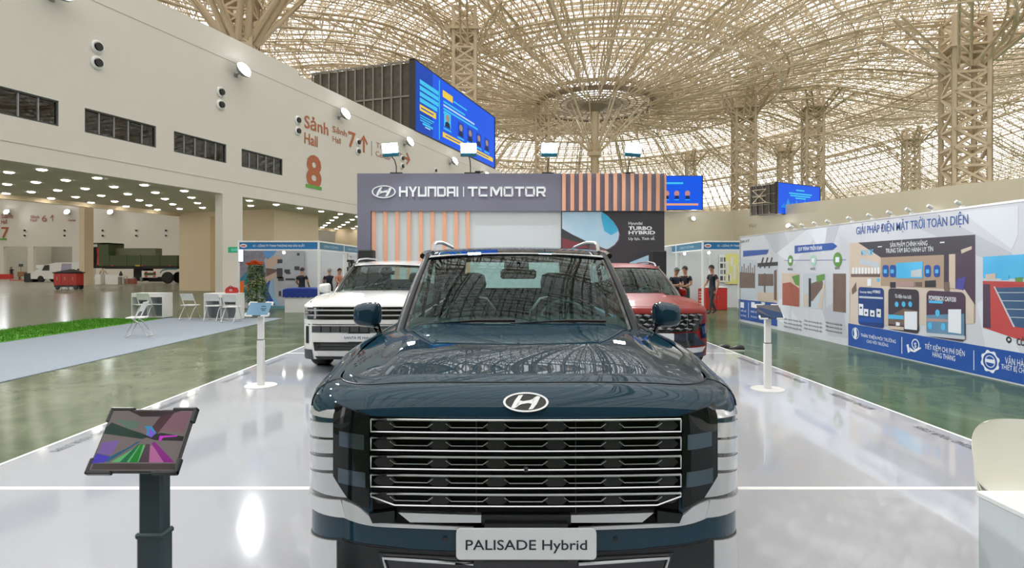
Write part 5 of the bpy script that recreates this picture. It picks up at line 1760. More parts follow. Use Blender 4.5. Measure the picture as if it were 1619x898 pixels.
qd([(.25, -.74), (.20, -.2), (.30, -.2), (.95, -.74)], em('rose', (.42, .12, .30)), .0018)
qd([(.70, -.74), (.24, -.12), (.32, -.08), (.95, -.74)], em('magenta', (.22, .0, .20)), .0021)
qd([(.45, .95), (.95, .95), (.92, .25), (.2, .28)], em('mauve', (.20, .10, .13)), .0016)
qd([(.28, .95), (.55, .95), (.30, .18), (.02, .10)], em('darkmauve', (.06, .02, .03)), .002)
qd([(-.05, .12), (.40, .22), (.98, .10), (.98, -.05), (.3, -.02)], em('nearblack', (.006, .003, .006)), .0022)
qd([(-.08, .45), (.10, .45), (.28, .22), (.20, .08), (.05, .14), (.03, .32)], em('sky', (.03, .26, .48)), .0024)
qd([(.06, .38), (.26, .22), (.20, .06), (.10, .12)], em('blueviolet', (.16, .10, .60)), .0026)
qd([(.38, .12), (.80, .14), (.82, .10), (.48, .06), (.46, -.04), (.40, -.04)], em('pink', (.55, .02, .55)), .0026)
qd([(-.95, -.78), (1, -.78), (1, -.97), (-.95, -.97)], em('ember', (.045, .035, .03)), .0022)
qd([(-.6, .98), (.7, .98), (.25, .78), (-.25, .78)], em('topdark', (.025, .015, .02)), .0022)
for sx in (-1, 1):
    for sy in (-1, 1):
        b = MB(); b.box(sx*.136, sx*.060, sy*.103, sy*.092, -.016, .005, .003); b.box(sx*.136, sx*.125, sy*.103, sy*.055, -.016, .005, .003); b.xform(mt); b.build('corner_clip', HOLDB, st)
b = MB(); b.box(-.05, .05, -.05, .05, -.035, -.012); b.xform(mt); b.build('mount_plate', POSTB, st)

def white_stand(px, pyb, pyt, lab, kind):
    Y = FPX*(H-PT)/(pyb-CY)
    x = xat(px, Y)
    r = thing('tablet_stand', lab, 'tablet stand', (x, Y, PT))
    zc = at(0, pyt, Y).z-PT
    b = MB(); b.lathe([(0, 0), (.205, 0), (.205, .006), (.20, .012), (0, .016)], 40); b.build('base', M['whiteplastic'], r)
    b = MB(); b.box(-.044, .044, -.03, .03, .012, zc-.35-.06, .008); b.build('post_lower', M['whiteplastic'], r)
    b = MB(); b.box(-.039, .039, -.025, .025, zc-.42, zc-.02, .008); b.build('post', M['whiteplastic'], r)
    b = MB(); b.box(-.041, .041, -.027, .027, zc-.412, zc-.402); b.build('seam_ring', M['darkgrey'], r)
    sk = .02 if kind == 'blue' else -.02
    mt = frame_mtx((0, -.06, zc), (1, 0, 0), (sk, .10, .155))
    b = MB(); b.box(-.150, .150, -.100, .100, -.014, -.002, .003); b.xform(mt); tb = b.build('tablet', M['darkgrey'], r)
    scm = mat('tablet_screen_'+kind, (.02, .02, .02), .15, emit=(.10, .28, .42) if kind == 'blue' else (.06, .052, .07), strength=.9, coat=1.0)
    b = MB(); b.box(-.143, .143, -.093, .093, -.002, .0005); b.xform(mt); sc = b.build('screen', scm, r)
    if kind == 'blue':
        for k, (y0, x0, x1) in enumerate(((.03, .02, .08), (-.005, .02, .095), (-.03, .045, .09))):
            b = MB(); b.box(x0, x1, y0, y0+.018, 0, .001); b.xform(mt); b.build('caption_line', mat('screen_ink%d' % k, (.03, .10, .16), .5), sc)
    else:
        for pts, c in ((((-.143, .05), (0, -.093), (.143, -.093), (.143, -.02), (-.1, .06)), (.05, .09, .20)), (((-.143, .0), (-.143, -.093), (0, -.093)), (.035, .06, .14))):
            b = MB(); b.raw([(p, q, .0012) for p, q in pts], [tuple(range(len(pts)))]); b.xform(mt); b.build('screen_image', emat('scrimg%.2f' % c[2], c, .8), sc)
    for sx in (-1, 1):
        for sy in (-1, 1):
            b = MB(); b.box(sx*.158, sx*.055, sy*.108, sy*.092, -.02, .006, .003); b.box(sx*.158, sx*.142, sy*.108, sy*.055, -.02, .006, .003); b.xform(mt); b.build('corner_clip', M['whiteplastic'], r)
    b = MB(); b.box(-.05, .05, -.05, .05, -.05, -.014); b.xform(mt); b.build('mount_plate', M['whiteplastic'], r)
white_stand(412.5, 610, 488, 'white tablet stand with a light blue screen on a round base, near the white car', 'blue')
white_stand(1213.5, 615.5, 492, 'white round-based tablet stand with a dark purple screen, before the solar display wall', 'dark')

# ================================================================== RECEPTION TABLE AND SHELL CHAIR (near corner)
tb_ = thing('reception_table', 'white box table at the near corner of the platform, in front of the shell chair', 'table', (2.42, 1.55, PT))
FROST = mat('frosted_white_side', (0.62, 0.68, 0.70), 0.3)
b = MB(); b.box(-.645, .645, -.70, .615, .0, .70, .004); b.build('body', FROST, tb_)
b = MB(); b.box(-.65, .65, -.705, .62, .70, .72, .003); b.build('tabletop', mat('table_white', (.80, .81, .80), .35), tb_)
ch = thing('shell_chair', 'cream plastic shell chair with rounded back behind the white table', 'chair', (2.55, 2.66, PT), R(-6))
def shell_pt(u, v):
    # v 0 front edge of the seat .. 1 top of the back ; u across
    w_ = .235+.012*math.sin(PI*v)
    if v < .45:
        t = v/.45; y = -.24+.40*t; z = .445-.02*math.sin(PI*t)-.01*t
        z += .055*abs(u)**3*t
    else:
        t = (v-.45)/.55; a = R(82)*min(1, t*3.2)
        r_ = .09
        y = .16+r_*math.sin(min(a, R(82)))+(.05*max(0, t-.3))
        z = .435+r_*(1-math.cos(min(a, R(82))))+.275*max(0, t-.16)/.84
    e = 1-.34*(1-math.sqrt(max(0, 1-max(0, (v-.78)/.22)**2)))-.15*max(0, (.08-v)/.08)**2
    x = u*w_*e
    wrap = abs(u)**2.4
    if v >= .45: y -= .085*wrap*(1-.3*max(0, (v-.7)/.3))
    else: z += .03*wrap*(v/.45)
    if v > .9: z -= .006*abs(u)**4*((v-.9)/.1)
    return Vector((x, y, z))
us = np.linspace(-1, 1, 21); vs_ = np.r_[np.linspace(0, .78, 26), .78+.22*np.sin(np.linspace(0, PI/2, 14))[1:]]
b = MB(); G = [[shell_pt(u, v) for v in vs_] for u in us]
Gb = [[p+Vector((0, .007 if v > .45 else .002, -.008)) for p, v in zip(row, vs_)] for row in G]
b.slab(G, Gb); b.build('shell', M['cream'], ch, smooth=True)
for sx in (-1, 1):
    for sy in (-.16, .14):
        b = MB(); b.tube([(sx*.09, sy*.6, .42), (sx*.13, sy*1.3, 0.0)], [.014, .010], 8); b.build('leg', mat('beech_leg', (.48, .32, .18), .5) if 'beech_leg' not in bpy.data.materials else bpy.data.materials['beech_leg'], ch, smooth=True)
b = MB(); b.box(-.13, .13, -.11, .10, .40, .42); b.build('seat_support', M['darkgrey'], ch)

# sneakers left by the platform edge
SNW = mat('sneaker_white', (.75, .75, .73), .6)
def sneaker(x, y, rz, lab):
    r = thing('sneaker', lab, 'shoe', (x, y, 0), rz)
    prof = [(-.14, .035, .055), (-.12, .042, .085), (-.06, .042, .095), (.0, .045, .075), (.06, .05, .055), (.11, .045, .042), (.14, .025, .03)]
    b = MB(); g = []
    for y_, w_, h_ in prof:
        g.append([(w_*math.cos(t), y_, .022+(h_-.0)*max(0, math.sin(t))**.8) for t in np.linspace(0, PI, 9)])
    b.grid(g); b.raw(g[0], [tuple(range(9))]); b.raw(g[-1], [tuple(range(9))]); b.build('upper', M['black'], r, smooth=True)
    b = MB(); b.prism([(w_*1.08, y_*1.04) for y_, w_, h_ in prof]+[(-w_*1.08, y_*1.04) for y_, w_, h_ in reversed(prof)], 0, .026); b.build('sole', SNW, r)
    for k in range(3):
        b = MB(); b.tube([(-.028, .01+.022*k, .09-.008*k), (0, .012+.022*k, .102-.008*k), (.028, .01+.022*k, .09-.008*k)], .004, 5); b.build('lace', SNW, r)
sneaker(4.33, 11.5, R(60), 'black and white sneaker nearer to the platform corner, behind the red car')
sneaker(4.55, 11.35, R(75), 'black and white sneaker on the green floor, toe away from the platform')
# ================================================================== SOLAR DISPLAY WALL (right)
BBX = 7.15
def bbp(px, py, off=0.0):
    Y = BBX*FPX/(px-CX)
    return Vector((BBX-off, Y, H-(py-CY)/FPX*Y))
bbr = thing('display_wall', 'long printed display wall about rooftop solar power on the right of the platform', 'display wall', (0, 0, 0))
PANEL = mat('print_pale_grey', (.56, .58, .64), .4, coat=.3)
G1 = mat('print_grey_facet', (.46, .48, .54), .4); G2 = mat('print_light_facet', (.62, .66, .72), .4)
NAVY = mat('print_blue', (.012, .075, .34), .4); NAVY2 = mat('print_deep_blue', (.01, .045, .20), .4)
PW = mat('print_white', (.72, .76, .82), .5); PBLK = mat('print_black', (.02, .02, .025), .5)
PBR = mat('print_brown', (.10, .065, .06), .5, noise=(.20, .13, .10), nscale=3); PWOOD = mat('print_wood', (.36, .26, .19), .5)
PCEIL = mat('print_ceiling', (.035, .03, .045), .5); PTAN = mat('print_tan', (.50, .40, .32), .5, noise=(.6, .5, .42), nscale=2)
PCY = mat('print_cyan', (.03, .36, .70), .5, noise=(.10, .50, .80), nscale=2); PRED = mat('print_red', (.45, .05, .05), .5); PPLUM = mat('print_plum', (.06, .03, .06), .5)
PGRN = mat('print_green', (.10, .26, .05), .5); PBRICK = mat('print_brick', (.36, .10, .06), .5, noise=(.28, .07, .05), nscale=5)
PWHITE = mat('print_cabinet_white', (.70, .74, .80), .5); PHAZE = mat('print_haze', (.40, .47, .55), .5, noise=(.52, .56, .60), nscale=1.2)
PSOL = mat('print_solar_cell', (.03, .07, .16), .4, noise=(.05, .12, .24), nscale=1.5)
PINKY = mat('print_pink', (.40, .26, .26), .5)
y0p, y1p = 5.6, 17.55
zt0 = 2.555
n_p = 6
for k in range(n_p):
    a, c = y0p+(y1p-y0p)*k/n_p, y0p+(y1p-y0p)*(k+1)/n_p
    b = MB(); b.box(BBX, BBX+.06, a+.002, c-.002, 0, zt0); b.build('panel', PANEL, bbr)
b = MB(); b.box(BBX-.012, BBX+.07, y0p, y1p, zt0, zt0+.03); b.build('top_rail', M['alu'], bbr)
b = MB(); b.box(BBX-.015, BBX+.07, y1p, y1p+.04, 0, zt0+.03); b.build('end_post', M['alu'], bbr)
for k in range(1, 6):
    y = y0p+(y1p-y0p)*k/6
    b = MB(); b.bar((BBX+.06, y, 2.0), (BBX+.75, y, .02), .04); b.build('rear_strut', M['alu'], bbr)
_lay = [0]
def bpoly(pts, m, off=.003, nm='print', sub=None, world=False):
    _lay[0] += 1; off += _lay[0]*1.2e-5
    P = [Vector((BBX-off, p[0], p[1])) if world else bbp(p[0], p[1], off) for p in pts]
    n_ = len(P); mb = MB(); e = Vector((.002, 0, 0))
    mb.raw(P+[p+e for p in P], [tuple(range(n_)), tuple(range(2*n_-1, n_-1, -1))]+[(i, (i+1) % n_, n_+(i+1) % n_, n_+i) for i in range(n_)])
    return mb.build(nm, m, sub or bbr)
def brect(px0, t0, b0, px1, t1, b1, m, off=.003, nm='print', sub=None):
    return bpoly([(px0, b0), (px1, b1), (px1, t1), (px0, t0)], m, off, nm, sub)
def bround(px0, t0, b0, px1, t1, b1, m, off, rr=.12, nm='print', sub=None):
    A, B = bbp(px0, t0), bbp(px1, b1); y_a, y_b = A.y, B.y
    za, zb = A.z, bbp(px0, b0).z
    pts = []
    r = rr
    s = -1 if y_b < y_a else 1
    for (yy, zz, sy, sz, a0) in ((y_a, za, s, -1, 0), (y_b, za, -s, -1, 1), (y_b, zb, -s, 1, 2), (y_a, zb, s, 1, 3)):
        cy, cz = yy+sy*r, zz+sz*r
        for k in range(5):
            t = PI/2*k/4
            if a0 == 0: pts.append((cy-sy*r*math.cos(t), cz+r*math.sin(t)))
            if a0 == 1: pts.append((cy-sy*r*math.sin(t), cz+r*math.cos(t)))
            if a0 == 2: pts.append((cy-sy*r*math.cos(t), cz-r*math.sin(t)))
            if a0 == 3: pts.append((cy-sy*r*math.sin(t), cz-r*math.cos(t)))
    return bpoly(pts, m, off, nm, sub, world=True)
def btext(s_, px0, pyb, hgt, px1, m, off=.006, bold=.01, sub=None, nm='print_letters'):
    a = bbp(px0, pyb, off); c = bbp(px1, pyb, off)
    return text(nm, s_, abs(c.y-a.y), hgt, frame_mtx(a, (0, -1, 0), (0, 0, 1)), m, sub or bbr, bold, 0)
# grey facets of the background print
bpoly([(1208, 372), (1240, 367), (1255, 408), (1225, 400)], G1, .002); bpoly([(1228, 400), (1276, 363), (1300, 360), (1255, 420)], G2, .002)
bpoly([(1276, 363), (1325, 357), (1308, 392), (1300, 400)], G2, .002); bpoly([(1308, 359), (1327, 356.5), (1316, 388), (1304, 388)], G1, .0022)
bpoly([(1420, 345), (1480, 338.5), (1600, 400), (1600, 430)], G1, .002); bpoly([(1520, 335), (1610, 325), (1610, 372), (1600, 394)], G2, .002)
bpoly([(1205, 490), (1240, 470), (1265, 512), (1240, 512)], G2, .002); bpoly([(1300, 490), (1330, 470), (1340, 535), (1310, 530)], G1, .002)
bpoly([(1545, 480), (1562, 470), (1615, 560), (1560, 560)], G2, .002)
# first sector: small photographs of iron railings
btext('GIA KỸ', 1171, 384, .07, 1185, PBLK)
bpoly([(1175, 406), (1213, 399), (1216, 394.5), (1213, 394.5), (1175, 396.5)], NAVY, .004)
bpoly([(1175, 406), (1212, 402), (1215, 398), (1212, 394.6), (1175, 397)], NAVY, .004)
r_a = brect(1168, 408, 472, 1195.5, 411, 473, PHAZE, .004)
for k in range(8):
    bpoly([(1169+3.3*k, 456), (1170.4+3.3*k, 456), (1170.8+3.3*k, 414+(k*7) % 11), (1169.4+3.3*k, 414+(k*7) % 11)], PBR, .006, sub=r_a)
brect(1169, 430, 455, 1194, 432, 455, PBR, .0055, sub=r_a)
r_b = brect(1197, 418, 476, 1230, 418, 478, PHAZE, .004)
brect(1198, 416, 422, 1230, 414, 420, PBLK, .006, sub=r_b)
for px in (1201, 1208, 1215): bpoly([(px, 424), (px+2, 424), (px+7, 407), (px+5, 407)], PBLK, .006, sub=r_b)
brect(1224, 428, 474, 1228.5, 426, 475, PBR, .006, sub=r_b); brect(1208, 432, 462, 1210.5, 432, 463, PBR, .006, sub=r_b)
brect(1199, 433, 452, 1223, 433, 452, PBR, .0055, sub=r_b); brect(1198, 462, 476, 1230, 463, 478, PTAN, .0055, sub=r_b)
brect(1168, 473, 504, 1229, 479, 516, NAVY, .003)
for px in (1171, 1188, 1204):
    bpoly([(px, 486), (px+5.5, 487), (px+5.5, 478), (px, 477.4)], PW, .006); btext('THIẾT KẾ', px-1, 492+(px-1171)*.1, .05, px+9, PW); btext('THI CÔNG', px-1, 499+(px-1171)*.14, .05, px+9, PW)
brect(1183.4, 478, 502, 1183.9, 478, 502, PW, .005)
# second sector: process banner, three discs and pictures
bpoly([(1256.5, 401), (1317, 395), (1324, 389), (1317, 384), (1256.5, 388.5)], NAVY, .004)
btext('QUY TRÌNH TRIỂN KHAI', 1262, 396.5, .085, 1300, PW, bold=.02)
brect(1240, 411.3, 412.3, 1338, 410.3, 411.3, mat('print_violet', (.16, .12, .40), .5), .004)
for px, py, r_, m_ in ((1250, 412, 4.5, PGRN), (1286, 411.5, 4.8, mat('print_pale_green', (.35, .55, .48), .5)), (1324.5, 410.5, 6.2, PGRN)):
    c = bbp(px, py); rw_ = 2*r_/FPX*c.y*.95
    d = bpoly([(c.y+rw_*math.cos(t)*1.0, c.z+rw_*1.0*math.sin(t)) for t in np.linspace(0, 2*PI, 21)[:-1]], m_, .006, world=True)
    bpoly([(c.y-rw_*.45, c.z-rw_*.35), (c.y+rw_*.45, c.z-rw_*.35), (c.y+rw_*.45, c.z+rw_*.35), (c.y-rw_*.45, c.z+rw_*.35)], PW, .009, sub=d, world=True)
    btext('BƯỚC', px-4, py+15, .05, px+4, PBLK)
p = brect(1236.5, 432, 482, 1264.5, 432.5, 485, PTAN, .004); bpoly([(1237.5, 448), (1250, 446), (1264, 456), (1264, 485), (1237.5, 482)], PBRICK, .006, sub=p); bpoly([(1252, 437), (1264, 434), (1264, 452), (1258, 450)], PGRN, .0065, sub=p)
p = brect(1270, 432, 486, 1305, 432.5, 489, PHAZE, .004); bpoly([(1280, 476), (1283, 448), (1300, 442), (1303, 452), (1285, 476)], PBR, .006, sub=p); brect(1279, 440, 485, 1282.5, 440, 485, PBLK, .007, sub=p); bpoly([(1294, 487), (1300, 487), (1305, 450), (1302, 448)], PTAN, .0075, sub=p); bpoly([(1291, 436), (1304, 433), (1304, 442), (1292, 447)], PGRN, .007, sub=p); brect(1271, 466, 484, 1277, 464, 485, PTAN, .007, sub=p)
brect(1317.5, 432.5, 492, 1337.5, 432.5, 494.5, PBR, .005)
for k, (px0, px1) in enumerate(((1240, 1268), (1272, 1300), (1306, 1332))):
    for q in range(3): btext('Khảo sát thi công lắp đặt', px0, 505+6*q+3*k, .045, px1, PBLK, bold=0)
# third sector: showroom picture
btext('GIẢI PHÁP ĐIỆN MẶT TRỜI TOÀN DIỆN', 1354, 370.5, .155, 1531, NAVY, bold=.006)
sr = brect(1343.5, 384.5, 516, 1542, 371, 510, PWOOD, .003, 'showroom_print')
bpoly([(1357, 383.6), (1542, 371), (1542, 402), (1486, 403), (1393, 407)], PCEIL, .005, sub=sr)
bpoly([(1343.5, 384.5), (1357, 383.6), (1393, 407), (1393, 453), (1343.5, 462)], PTAN, .005, sub=sr)
bpoly([(1345, 462), (1393, 452), (1540, 459), (1540, 512), (1344, 516)], mat('print_floor', (.56, .48, .42), .5), .0045, sub=sr)
brect(1493, 402.5, 458, 1501, 402, 458, PCEIL, .006, sub=sr); brect(1501, 402, 455, 1511, 401.5, 456, PTAN, .006, sub=sr)
bpoly([(1511, 401.5), (1526, 389), (1542, 388), (1542, 482), (1524, 455), (1511, 456)], PPLUM, .0055, sub=sr)
bpoly([(1520, 395), (1537, 389), (1537, 394), (1521, 401)], PTAN, .007, sub=sr)
bpoly([(1511, 456), (1514, 441), (1528, 437), (1524, 459)], mat('print_ultramarine', (.05, .05, .28), .5), .007, sub=sr)
brect(1417.5, 416, 440, 1459.5, 413.5, 440, PCY, .007, sub=sr); brect(1441, 428, 438, 1458, 425, 438, PHAZE, .009, sub=sr)
for px in (1396, 1407.5, 1462.5, 1477): bround(px, 419, 438, px+9.5, 418.5, 438.5, NAVY, .008, .05, sub=sr); 
for px in (1398, 1409, 1465, 1479.5): brect(px, 426, 432, px+5, 426, 432, PCY, .010, sub=sr)
btext('MAX HOME', 1362, 404, .12, 1381, PCY, sub=sr, bold=.02); brect(1360, 408, 417, 1390, 416, 424, PHAZE, .006, sub=sr)
for k in range(9): brect(1348+5*k, 423, 433, 1351+5*k, 423, 433, PWHITE, .007, sub=sr)
brect(1346, 433, 438, 1392, 432, 438, PBR, .0068, sub=sr)
brect(1417, 446, 453, 1446, 445, 453, PINKY, .008, sub=sr); brect(1408, 446, 455, 1417, 446, 455, PBLK, .008, sub=sr); brect(1463, 444, 454, 1480, 443, 454, PBLK, .008, sub=sr); brect(1448, 446, 453, 1458, 446, 453, PBR, .008, sub=sr); brect(1494, 446, 460, 1502, 446, 461, PBR, .009, sub=sr)
brect(1387, 440, 445, 1391, 440, 446, PCY, .008, sub=sr); brect(1372, 441, 452, 1378, 441, 452, PWHITE, .008, sub=sr); bpoly([(1347, 458), (1354, 446), (1355, 460), (1348, 466)], PBR, .008, sub=sr)
bpoly([(1388.5, 389.5), (1395, 389), (1395, 390.5), (1388.5, 391)], PW, .008, sub=sr); bpoly([(1487, 382.5), (1494, 382), (1494, 384), (1487, 384.5)], PW, .008, sub=sr)
btext('SẢN PHẨM CHÍNH HÃNG', 1408, 391, .085, 1467, PW, .008, .004, sr); btext('TRUNG TÂM BẢO HÀNH UY TÍN', 1401, 400, .085, 1476, PW, .008, .004, sr)
# three product cards
c1_ = bround(1358, 453.5, 513, 1398, 455, 517, NAVY2, .012, .07, 'product_card')
btext('Inverter MAX', 1361, 463, .05, 1380, PW, .015, .01, c1_); btext('HYBRID', 1381, 463, .055, 1393, PW, .015, .02, c1_); brect(1359.5, 468, 471, 1397, 470, 473, PHAZE, .014, sub=c1_)
for k, (px, t) in enumerate(((1359, 480), (1367, 488), (1377, 490), (1387, 488))): brect(px, t, [498, 499, 500, 501][k], px+7, t+1, [499, 500, 501, 502][k], PWHITE, .015, sub=c1_); brect(px+2, t+5, t+8, px+5, t+5, t+8, PBLK, .017, sub=c1_)
brect(1358.5, 502, 509, 1397, 503, 511, NAVY, .014, sub=c1_)
c2_ = bround(1405.5, 455.5, 520, 1453.5, 458, 525, PCEIL, .012, .08, 'product_card')
btext('Tủ điện hòa lưới', 1416, 470.5, .065, 1442, PW, .015, .01, c2_)
for px in (1419, 1430, 1440.5): c = bbp(px, 481); bpoly([(c.y+.05*math.cos(t), c.z+.05*math.sin(t)) for t in np.linspace(0, 2*PI, 13)[:-1]], PCY, .015, sub=c2_, world=True)
bpoly([(1406, 500), (1430, 488), (1453, 492), (1453, 518), (1406, 512)], PBR, .014, sub=c2_); brect(1406, 497, 504, 1430, 499, 505, PCY, .0155, sub=c2_); brect(1431.5, 492.5, 520, 1451.5, 492.5, 522, PWHITE, .017, sub=c2_); brect(1418, 509, 515, 1424, 510, 515, PWHITE, .016, sub=c2_); brect(1406, 515, 520, 1430, 517, 522, PTAN, .0145, sub=c2_)
c3_ = bround(1466, 459, 531, 1527, 463, 538, PPLUM, .012, .09, 'product_card')
btext('POWERBOX CAI/V330', 1470, 474, .075, 1513, PW, .015, .02, c3_); brect(1470, 475, 479, 1492, 476, 480, PCY, .015, sub=c3_)
bpoly([(1466.5, 498), (1526, 496), (1526, 533), (1466.5, 528)], mat('print_steel_blue', (.06, .16, .30), .5, noise=(.16, .30, .44), nscale=2), .014, sub=c3_); bpoly([(1467, 503), (1500, 505), (1500, 509), (1467, 508)], PINKY, .0155, sub=c3_)
brect(1466.5, 526, 531, 1527, 531, 537, PHAZE, .0145, sub=c3_)
brect(1501, 489, 525, 1521.5, 489, 528, PWHITE, .018, sub=c3_)
for px, py in ((1484, 495), (1472, 515), (1493, 517)): c = bbp(px, py); bpoly([(c.y+.05*math.cos(t), c.z+.06*math.sin(t)) for t in np.linspace(0, 2*PI, 13)[:-1]], PCY, .017, sub=c3_, world=True)
# blue bottom band
bb_ = bpoly([(1341.5, 546), (1650, 615), (1650, 564), (1341.5, 511)], NAVY, .004, 'blue_band')
c = bbp(1353, 527)
def bring(cy, cz, r0, r1, m, off, sub, n_=28, teeth=0):
    out_, in_ = [], []
    for k in range(n_):
        t = 2*PI*k/n_; q = r1+(.022 if teeth and (k // 2) % 2 else 0)
        out_.append((cy+q*math.cos(t), cz+q*math.sin(t))); in_.append((cy+r0*math.cos(t), cz+r0*math.sin(t)))
    mb = MB(); mb.grid([[(BBX-off, p[0], p[1]) for p in in_], [(BBX-off, p[0], p[1]) for p in out_]], closed_v=True)
    return mb.build('icon', m, sub)
bring(c.y, c.z, .105, .118, PW, .007, bb_)
bpoly([(1350, 534), (1353.5, 537), (1356, 530), (1354, 518), (1350.5, 521), (1351.5, 528)], PW, .008, 'icon', bb_)
btext('THÂN THIỆN MÔI TRƯỜNG', 1361.5, 532, .066, 1417, PW, .008, .003, bb_); btext('CHO MÔI TRƯỜNG', 1371, 541.5, .06, 1405, PW, .008, .003, bb_)
brect(1426, 533, 559, 1427, 533, 559, PW, .007, 'rule', bb_)
c = bbp(1448, 544.5); bring(c.y, c.z, .075, .095, PW, .007, bb_)
btext('$', 1446, 549, .09, 1449.7, PW, .008, .003, bb_)
bpoly([(1434, 545), (1437, 544), (1439.5, 556), (1436.5, 558)], PW, .008, 'icon', bb_); bpoly([(1439, 549), (1445, 554), (1456, 549), (1457, 551), (1447, 557), (1440, 555)], PW, .008, 'icon', bb_)
btext('TIẾT KIỆM CHI PHÍ ĐIỆN', 1463, 551, .085, 1526, PW, .008, .003, bb_); btext('HÀNG THÁNG', 1475, 563.5, .085, 1511, PW, .008, .003, bb_)
brect(1540, 554, 585, 1541, 554, 585, PW, .007, 'rule', bb_)
c = bbp(1566, 571.5); bring(c.y, c.z, .125, .148, PW, .007, bb_, 32, 1); bring(c.y, c.z, .078, .090, PW, .007, bb_)
brect(1559, 567, 572, 1573, 569, 575, PW, .008, 'icon', bb_)
btext('VẬN HÀNH', 1590, 575, .10, 1632, PW, .008, .003, bb_); btext('THIẾT BỊ CHÍNH', 1584, 583, .075, 1632, PW, .008, .003, bb_)
# roof photograph at the near end
rf = brect(1554.5, 406, 518.5, 1680, 398, 545, PCY, .003, 'roof_print')
bpoly([(1555, 440), (1680, 446), (1680, 560), (1555, 518)], PRED, .005, sub=rf); bpoly([(1554.8, 446), (1566, 450), (1567, 519), (1554.8, 517)], PPLUM, .006, sub=rf)
bpoly([(1573, 455), (1680, 452), (1680, 530), (1604, 516)], PSOL, .007, sub=rf)
for k in range(4): bpoly([(1576+7*k, 462+13*k), (1680, 462+14*k), (1680, 463.2+14*k), (1576.6+7*k, 463+13*k)], PHAZE, .009, sub=rf)
bpoly([(1572, 453), (1574, 453), (1606, 517), (1603, 517)], PHAZE, .0095, sub=rf)
brect(1555, 444, 449, 1680, 447, 453, PRED, .0085, sub=rf)
bpoly([(1559, 434), (1575, 432), (1575, 442), (1559, 441)], PTAN, .007, sub=rf); bpoly([(1584, 436), (1596, 435), (1596, 443), (1584, 443)], PCY, .0075, sub=rf); brect(1606, 439, 445, 1618, 438, 446, PGRN, .007, sub=rf)
brect(1555, 440, 446, 1680, 442, 450, PHAZE, .006, sub=rf)
c = bbp(1595.5, 537); bring(c.y, c.z+.0, .022, .045, PBLK, .007, bbr, 16); bpoly([(1592.4, 539), (1595.5, 543), (1598.6, 539)], PBLK, .008, 'icon')
btext('CÔNG TY', 1608, 545, .10, 1650, PBLK, .007, .02)
# small clip lamps along the top edge
for k, px in enumerate((1255, 1271, 1291, 1312, 1346, 1378, 1410, 1440, 1475, 1520)):
    Y = BBX*FPX/(px-CX)
    r = thing('clip_lamp', 'tiny white clip lamp on the top edge of the display wall, number-like row seen from far end', 'lamp', (BBX+.02, Y, zt0+.03), 0, 'clip lamps on the display wall')
    r['label'] = ['first', 'second', 'third', 'fourth', 'fifth', 'sixth', 'seventh', 'eighth', 'ninth', 'tenth'][k]+' tiny white clip lamp from the far end of the display wall top'
    b = MB(); b.box(-.03, .03, -.02, .02, 0, .03); b.build('clip', M['whiteplastic'], r)
    b = MB(); b.lathe([(.028, 0), (.035, .03), (.028, .09), (0, .10)], 10); b.xform(Matrix.Translation((-.03, 0, .05)) @ Matrix.Rotation(R(-60), 4, 'Y')); b.build('shade', M['whiteplastic'], r)

